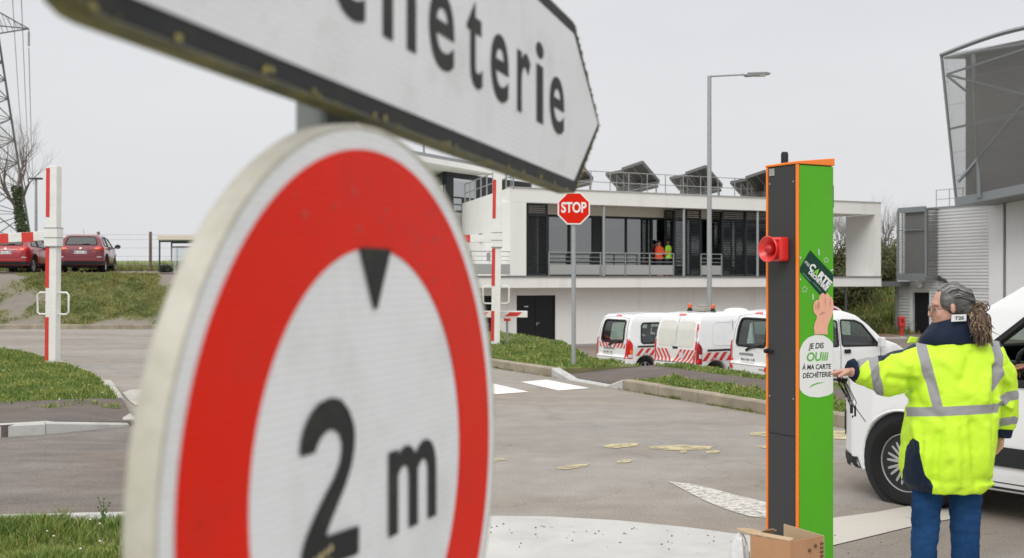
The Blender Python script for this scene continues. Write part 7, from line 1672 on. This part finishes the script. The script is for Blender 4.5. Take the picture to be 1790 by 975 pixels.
bj = nt.nodes.new('ShaderNodeBump'); bj.inputs['Strength'].default_value = .35; bj.inputs['Distance'].default_value = .012; L.new(nb.outputs[0], bj.inputs['Height']); L.new(bj.outputs[0], b.inputs['Normal'])
jo = link_mesh('jacket', jme, M_jk, wom)
# collar: a standing band open to the left front
M_nav = mat('navy_fabric', (.006, .014, .036), .7, var=.15, vscale=14, bump=.35, bscale=26)
cl = MB(); rgs = []
for (pl, pr, py, hy, tl_, dz) in ((1614, 1732, 600, .116, .06, 0), (1608, 1730, 590, .114, .12, 0), (1612, 1722, 577, .110, .20, 0), (1622, 1713, 565, .104, .26, 0), (1630, 1708, 556, .099, .28, 0), (1636, 1705, 552, .091, .28, 0)):
    rgs.append(ringz(pl, pr, py, hy, .0, tl_))
cl.loft(rgs)
front = [Wp(1648, 560, -.03), Wp(1628, 580, .0), Wp(1604, 596, .04)]
cl.loft([[Wp(1652, 572, -.06), Wp(1652, 604, -.08), Wp(1652, 604, .0), Wp(1650, 574, -.02)], [Wp(1634, 573, -.05), Wp(1622, 606, -.06), Wp(1622, 606, .04), Wp(1632, 574, .02)], [Wp(1614, 584, -.01), Wp(1602, 604, -.02), Wp(1602, 604, .07), Wp(1614, 588, .06)]])
link_mesh('collar', fuse(cl, .007, 5), M_nav, wom)
lb = MB(); c1_, c2_ = Wp(1664, 550, -.118), Wp(1689.5, 549, -.112); c3_, c4_ = Wp(1689, 561, -.118), Wp(1663, 562, -.124); lb.prism([c1_, c2_, c3_, c4_], (0, .004, 0)); lab = lb.build('collar_label', mat('label_white', (.66, .66, .66), .6, var=.05), wom)
v, f = text_fit('T2S', 0, 1, 0, 1, .03); lb = MB(); q = lambda x, y: c4_.lerp(c3_, .20 + .62 * x).lerp(c1_.lerp(c2_, .20 + .62 * x), .24 + .5 * y) + Vector((0, -.002, 0)); lb.add([q(*p) for p in v], f); lb.build('label_lettering', mat('label_ink', (.05, .05, .06), .6), lab, fix=False)
cf = MB(); cf.tube([Wp(1497, 649, -.09), wrL + Vector((.003, 0, 0))], [.048, .038], 16); cf.tube([Wp(1496, 632, -.095), Wp(1486, 636, -.10), Wp(1479, 645, -.10)], [.020, .020, .012], 10); link_mesh('cuff', fuse(cf, .006, 3), M_nav, wom)
cf = MB(); cf.tube([Wp(1753, 746, .05), Wp(1751, 763, .055)], [.050, .044], 16); link_mesh('cuff', fuse(cf, .006, 3), M_nav, wom)
mb = MB(); mb.prism([Wp(1592, 588, .05), Wp(1606, 590, .05), Wp(1602, 599, .05), Wp(1587, 600, .05)], (0, .02, 0)); mb.build('collar_flap', mat('flap_yellow', (.62, .92, .05), .6), wom, bevel=.004)
# jeans and shoes
jn = MB()
for a, b_, c, r0 in ((hipL, knL, anL, .076), (hipR, knR, anR, .082)):
    jn.tube([pel + Vector(((a.x - pel.x) * .5, 0, .05)), a, a.lerp(b_, .35), b_, b_.lerp(c, .5), c + Vector((0, 0, -.01))], [.11, r0, r0 * .90, r0 * .80, r0 * .78, .056], 20)
jn.tube([Wp(1655, 780), Wp(1655, 822)], [.15, .11], 18)
jn_me = fuse(jn, .009, 5)
for v_ in jn_me.vertices:
    c = v_.co; v_.co = c + v_.normal * (.004 * fbm(c.x * 2, c.z * 5 + c.y, 6, 3) + .003 * fbm(c.x, c.z * 3, 14, 2))
M_jean = mat('denim', (.008, .034, .105), .9, spec=.1, color2=(.020, .070, .18), vscale=5, bump=.3, bscale=90)
link_mesh('jeans', jn_me, M_jean, wom)
for a in (anL, anR):
    sh_ = MB(); sh_.ell((a.x, a.y + .06, .045), (.047, .13, .045)); sh_.tube([(a.x, a.y, .13), (a.x, a.y + .01, .05)], [.048, .05], 12); link_mesh('shoe', fuse(sh_, .008, 3), mat('shoe_leather', (.03, .025, .022), .6), wom)
# hair: cap, combed strands and a messy ponytail
M_hairg = mat('grey_hair', (.14, .135, .13), .5, color2=(.045, .042, .04), vscale=22, vmap=(1, 1, 3.2)); M_hairb = mat('brown_hair', (.13, .085, .05), .55, color2=(.25, .19, .12), vscale=14)
hb = MB(); hb.ell(hd_(-.014, 0, .034), (.096, .0815, .086), Mh, 28, 18); hb.ell(hd_(-.060, 0, -.005), (.055, .070, .062), Mh, 20, 14)
for sg in (-1, 1): hb.ell(hd_(.034, sg * .062, .036), (.026, .012, .030), Mh)
hme = fuse(hb, .006, 3); link_mesh('hair', hme, M_hairg, wom)
hs_ = MB(); rg = random.Random(9); knot = Wp(1701, 543, -.02)
for k in range(800):
    a = rg.uniform(-1.25, 1.25); s0 = hd_(.070 - abs(a) * .045, sin(a) * .072, .040 + cos(a) * .072 - .012)
    rr_ = rg.uniform(.086, .095); s1 = hd_(-.02, sin(a) * rr_, .034 + cos(a) * rr_); s2 = hd_(-.088, sin(a) * .068, .018 + cos(a) * .066); j = lambda q: Vector((rg.gauss(0, q), rg.gauss(0, q), rg.gauss(0, q)))
    pts = [s0, s0.lerp(s1, .5) + ux_ * .012 * cos(a) + sx_ * .010 * sin(a), s1 + j(.0015), s2 + j(.003), knot + j(.008)]
    hs_.tube(pts, [.0008, .0013, .0014, .0013, .0008], 4, mi=0 if rg.random() < .6 else 1, cap=False)
hs_.build('combed_strands', [mat('hair_silver', (.27, .265, .26), .42, var=.2), mat('hair_dark_grey', (.05, .047, .045), .5)], wom, smooth=True, fix=False)
pt = MB(); cols = []
for k in range(420):
    tgt = Wp(rg.gauss(1717, 9), rg.uniform(566, 607), rg.gauss(-.150, .012)); mid = Wp(rg.gauss(1716, 13), rg.uniform(532, 566), rg.gauss(-.135, .018)); pts = [knot + j(.010)]
    amp = rg.uniform(.003, .009); ph = rg.uniform(0, 6)
    for t_ in np.linspace(.12, 1, 9):
        q = knot.lerp(mid, 2 * t_ * (1 - t_) / (2 * t_ * (1 - t_) + t_ * t_ + 1e-6)) if False else (knot * (1 - t_) ** 2 + mid * 2 * t_ * (1 - t_) + tgt * t_ * t_); q = q + Vector((sin(t_ * 13 + ph) * amp, cos(t_ * 11 + ph) * amp, rg.gauss(0, .001))); pts.append(q)
    pt.tube(pts, [.002] + [rg.uniform(.0022, .0042)] * 7 + [.0028, .0008], 4, mi=rg.choice((0, 0, 1, 1, 2)), cap=False)
for k in range(60):   # looped messy bun
    c_ = Wp(rg.gauss(1713, 5), rg.gauss(541, 6), rg.gauss(-.085, .018)); r = rg.uniform(.012, .024); n1 = j(1).normalized(); n2 = n1.orthogonal().normalized(); n3 = n1.cross(n2)
    pt.tube([c_ + (n2 * cos(a) + n3 * sin(a) * .7) * r for a in np.linspace(rg.uniform(0, 3), rg.uniform(4, 7), 9)], .0024, 4, mi=rg.choice((0, 1, 1, 2)), cap=False)
pt.build('ponytail', [mat('hair_brown_dark', (.050, .034, .024), .5), mat('hair_brown_mid', (.15, .095, .055), .5), mat('hair_blond', (.36, .26, .16), .5)], wom, smooth=True, fix=False)
pc = MB(); pc.ell(Wp(1709, 541, -.06), (.032, .045, .034)); pc.tube([Wp(1710, 545, -.09), Wp(1715, 562, -.135), Wp(1719, 580, -.145), Wp(1722, 594, -.145)], [.030, .028, .020, .007], 12)
pme = fuse(pc, .005, 3)
for v_ in pme.vertices: v_.co = v_.co + v_.normal * .008 * noise.noise(Vector((v_.co.x * 60, v_.co.y * 60, v_.co.z * 26)))
link_mesh('ponytail_core', pme, mat('hair_brown_core', (.055, .038, .026), .6, color2=(.14, .095, .06), vscale=40, vmap=(1, 1, .35), bump=.5, bscale=60), wom)
# glasses
gl = MB()
def glp(f, s, u): return hd_(f, s, u)
for sg in (-1, 1):
    cg = [(sg * .034 + .024 * cos(a), .004 + .019 * sin(a)) for a in np.linspace(0, 2 * pi, 21)]; gl.tube([glp(.104 - abs(s) * .12, s, u) for s, u in cg], .0019, 6, cap=False); gl.tube([glp(.097, sg * .058, .008), glp(.05, sg * .076, .008), glp(-.004, sg * .082, .012)], .0022, 6)
gl.tube([glp(.106, -.012, .008), glp(.107, 0, .010), glp(.106, .012, .008)], .0018, 6); g_ = gl.build('glasses', mat('glasses_frame', (.12, .06, .03), .35), wom, smooth=True)
for sg in (-1, 1): plate('lens', [(sg * .034 + .023 * cos(a), .004 + .018 * sin(a)) for a in np.linspace(0, 2 * pi, 20, endpoint=False)], lambda x, y, d: glp(.104 - abs(x) * .12, x, y), glass('lens_glass', (.75, .78, .76), .15), g_)
for sg in (-1, 1):
    mb = MB(); mb.ell(hd_(.074, sg * .030, .004), (.010, .013, .008), Mh); mb.build('eye', [mat('eye_white', (.6, .58, .55), .3)], wom, smooth=True)
    mb = MB(); mb.ell(hd_(.083, sg * .030, .004), (.003, .006, .006), Mh); mb.build('iris', mat('eye_iris', (.05, .035, .02), .2), wom)
    mb = MB(); mb.tube([hd_(.084, sg * .016, .023), hd_(.082, sg * .034, .027), hd_(.070, sg * .050, .022)], [.002, .003, .0015], 6); mb.build('eyebrow', M_hairg, wom)
mb = MB(); mb.tube([hd_(.092, -.016, -.042), hd_(.096, 0, -.042), hd_(.092, .016, -.042)], [.001, .0025, .001], 6); mb.build('lips', mat('lips', (.40, .14, .11), .4), wom)
# black key cord held in her hand
hc_ = wrL + Vector((-.06, -.02, -.02)); t = thing('key_cord', 'black cord with keys dangling from the woman\'s outstretched hand', 'cord', (WX + hc_.x, WZ + hc_.y, hc_.z)); mb = MB()
for k, (a, b_, c) in enumerate(((-.01, .03, -.10), (.0, .055, -.135), (.012, .07, -.155), (.0, .04, -.12), (-.008, .05, -.15))):
    mb.tube([(a, 0, 0), (a + (b_ - a) * .25, -.004 * k, c * .4), (b_ * .8, -.004 * k, c * .75), (b_, -.004 * k, c), (b_ + .012, .004, c * .8), (b_ * .7, .006, c * .35), (a, .004, 0)], .0022, 5, cap=False)
mb.build('cord', M_black, t, smooth=True); mb = MB(); mb.box((.058, 0, -.155), (.014, .006, .04)); mb.box((.075, 0, -.165), (.010, .004, .05)); mb.build('key', M_black, t, bevel=.002)

# driver of the foreground van
dm = thing('person', 'van driver whose bare hand rests at the open side window', 'person', (cen.x, cen.y, 0), vyaw)
db = MB(); db.ell((-.14, .42, 1.40), (.095, .075, .12)); db.ell((-.06, .42, 1.36), (.05, .05, .07)); db.ell((-.035, .42, 1.385), (.022, .014, .02)); db.tube([(-.16, .42, 1.33), (-.17, .42, 1.22), (-.16, .42, 1.10), (-.12, .42, .85), (-.05, .42, .68)], [.055, .07, .15, .15, .15], 14)
for sg in (1, -1):
    db.tube([(-.16, .42 + sg * .16, 1.14), (.14 if sg > 0 else .02, .42 + sg * .25, .97), (.46 if sg > 0 else .30, .69 if sg > 0 else .30, 1.06)], [.06, .048, .034], 12); db.tube([(-.05, .42 + sg * .09, .66), (.38, .42 + sg * .11, .70), (.62, .42 + sg * .1, .42), (.75, .42 + sg * .1, .40)], [.09, .065, .045, .035], 12)
hand_parts(db, Vector((.47, .69, 1.065)), Vector((1, .02, -.02)), Vector((0, .2, -1)), Vector((.1, 1, .1)), 1.15, .75, False); hand_parts(db, Vector((.26, .29, 1.065)), Vector((1, .0, -.1)), Vector((0, .2, -1)), Vector((.1, -1, .1)), 1.0, .75, False)
link_mesh('body', fuse(db, .006, 3), mat('skin_tan', (.38, .17, .11), .5, var=.08, vscale=30), dm)
cl_ = MB(); cl_.tube([(-.165, .42, 1.20), (-.16, .42, 1.10), (-.12, .42, .85), (-.05, .42, .66)], [.10, .185, .18, .17], 16)
for sg in (1, -1): cl_.tube([(-.16, .42 + sg * .15, 1.13), (.12 if sg > 0 else .02, .42 + sg * .25, .97), (.22 if sg > 0 else .12, .68 if sg > 0 else .34, 1.0)], [.09, .068, .055], 12)
link_mesh('sweater', fuse(cl_, .010, 4), mat('dark_sweater', (.025, .03, .035), .9, bump=.3), dm)
cl_ = MB()
for sg in (1, -1): cl_.tube([(-.05, .42 + sg * .09, .66), (.38, .42 + sg * .11, .70), (.62, .42 + sg * .1, .45)], [.12, .085, .07], 12)
link_mesh('trousers', fuse(cl_, .012, 4), mat('trousers_dark', (.03, .035, .05), .8), dm)
mb = MB(); mb.ell((-.16, .42, 1.44), (.10, .085, .10)); mb.build('hair', mat('dark_hair', (.03, .02, .015), .7), dm, smooth=True)
for sg in (1, -1):
    mb = MB(); mb.ell((-.052, .42 + sg * .028, 1.40), (.010, .012, .008)); mb.build('eye', mat('eye_white', (.6, .58, .55), .3), dm)
bpy.data.objects['camera'].hide_select = False
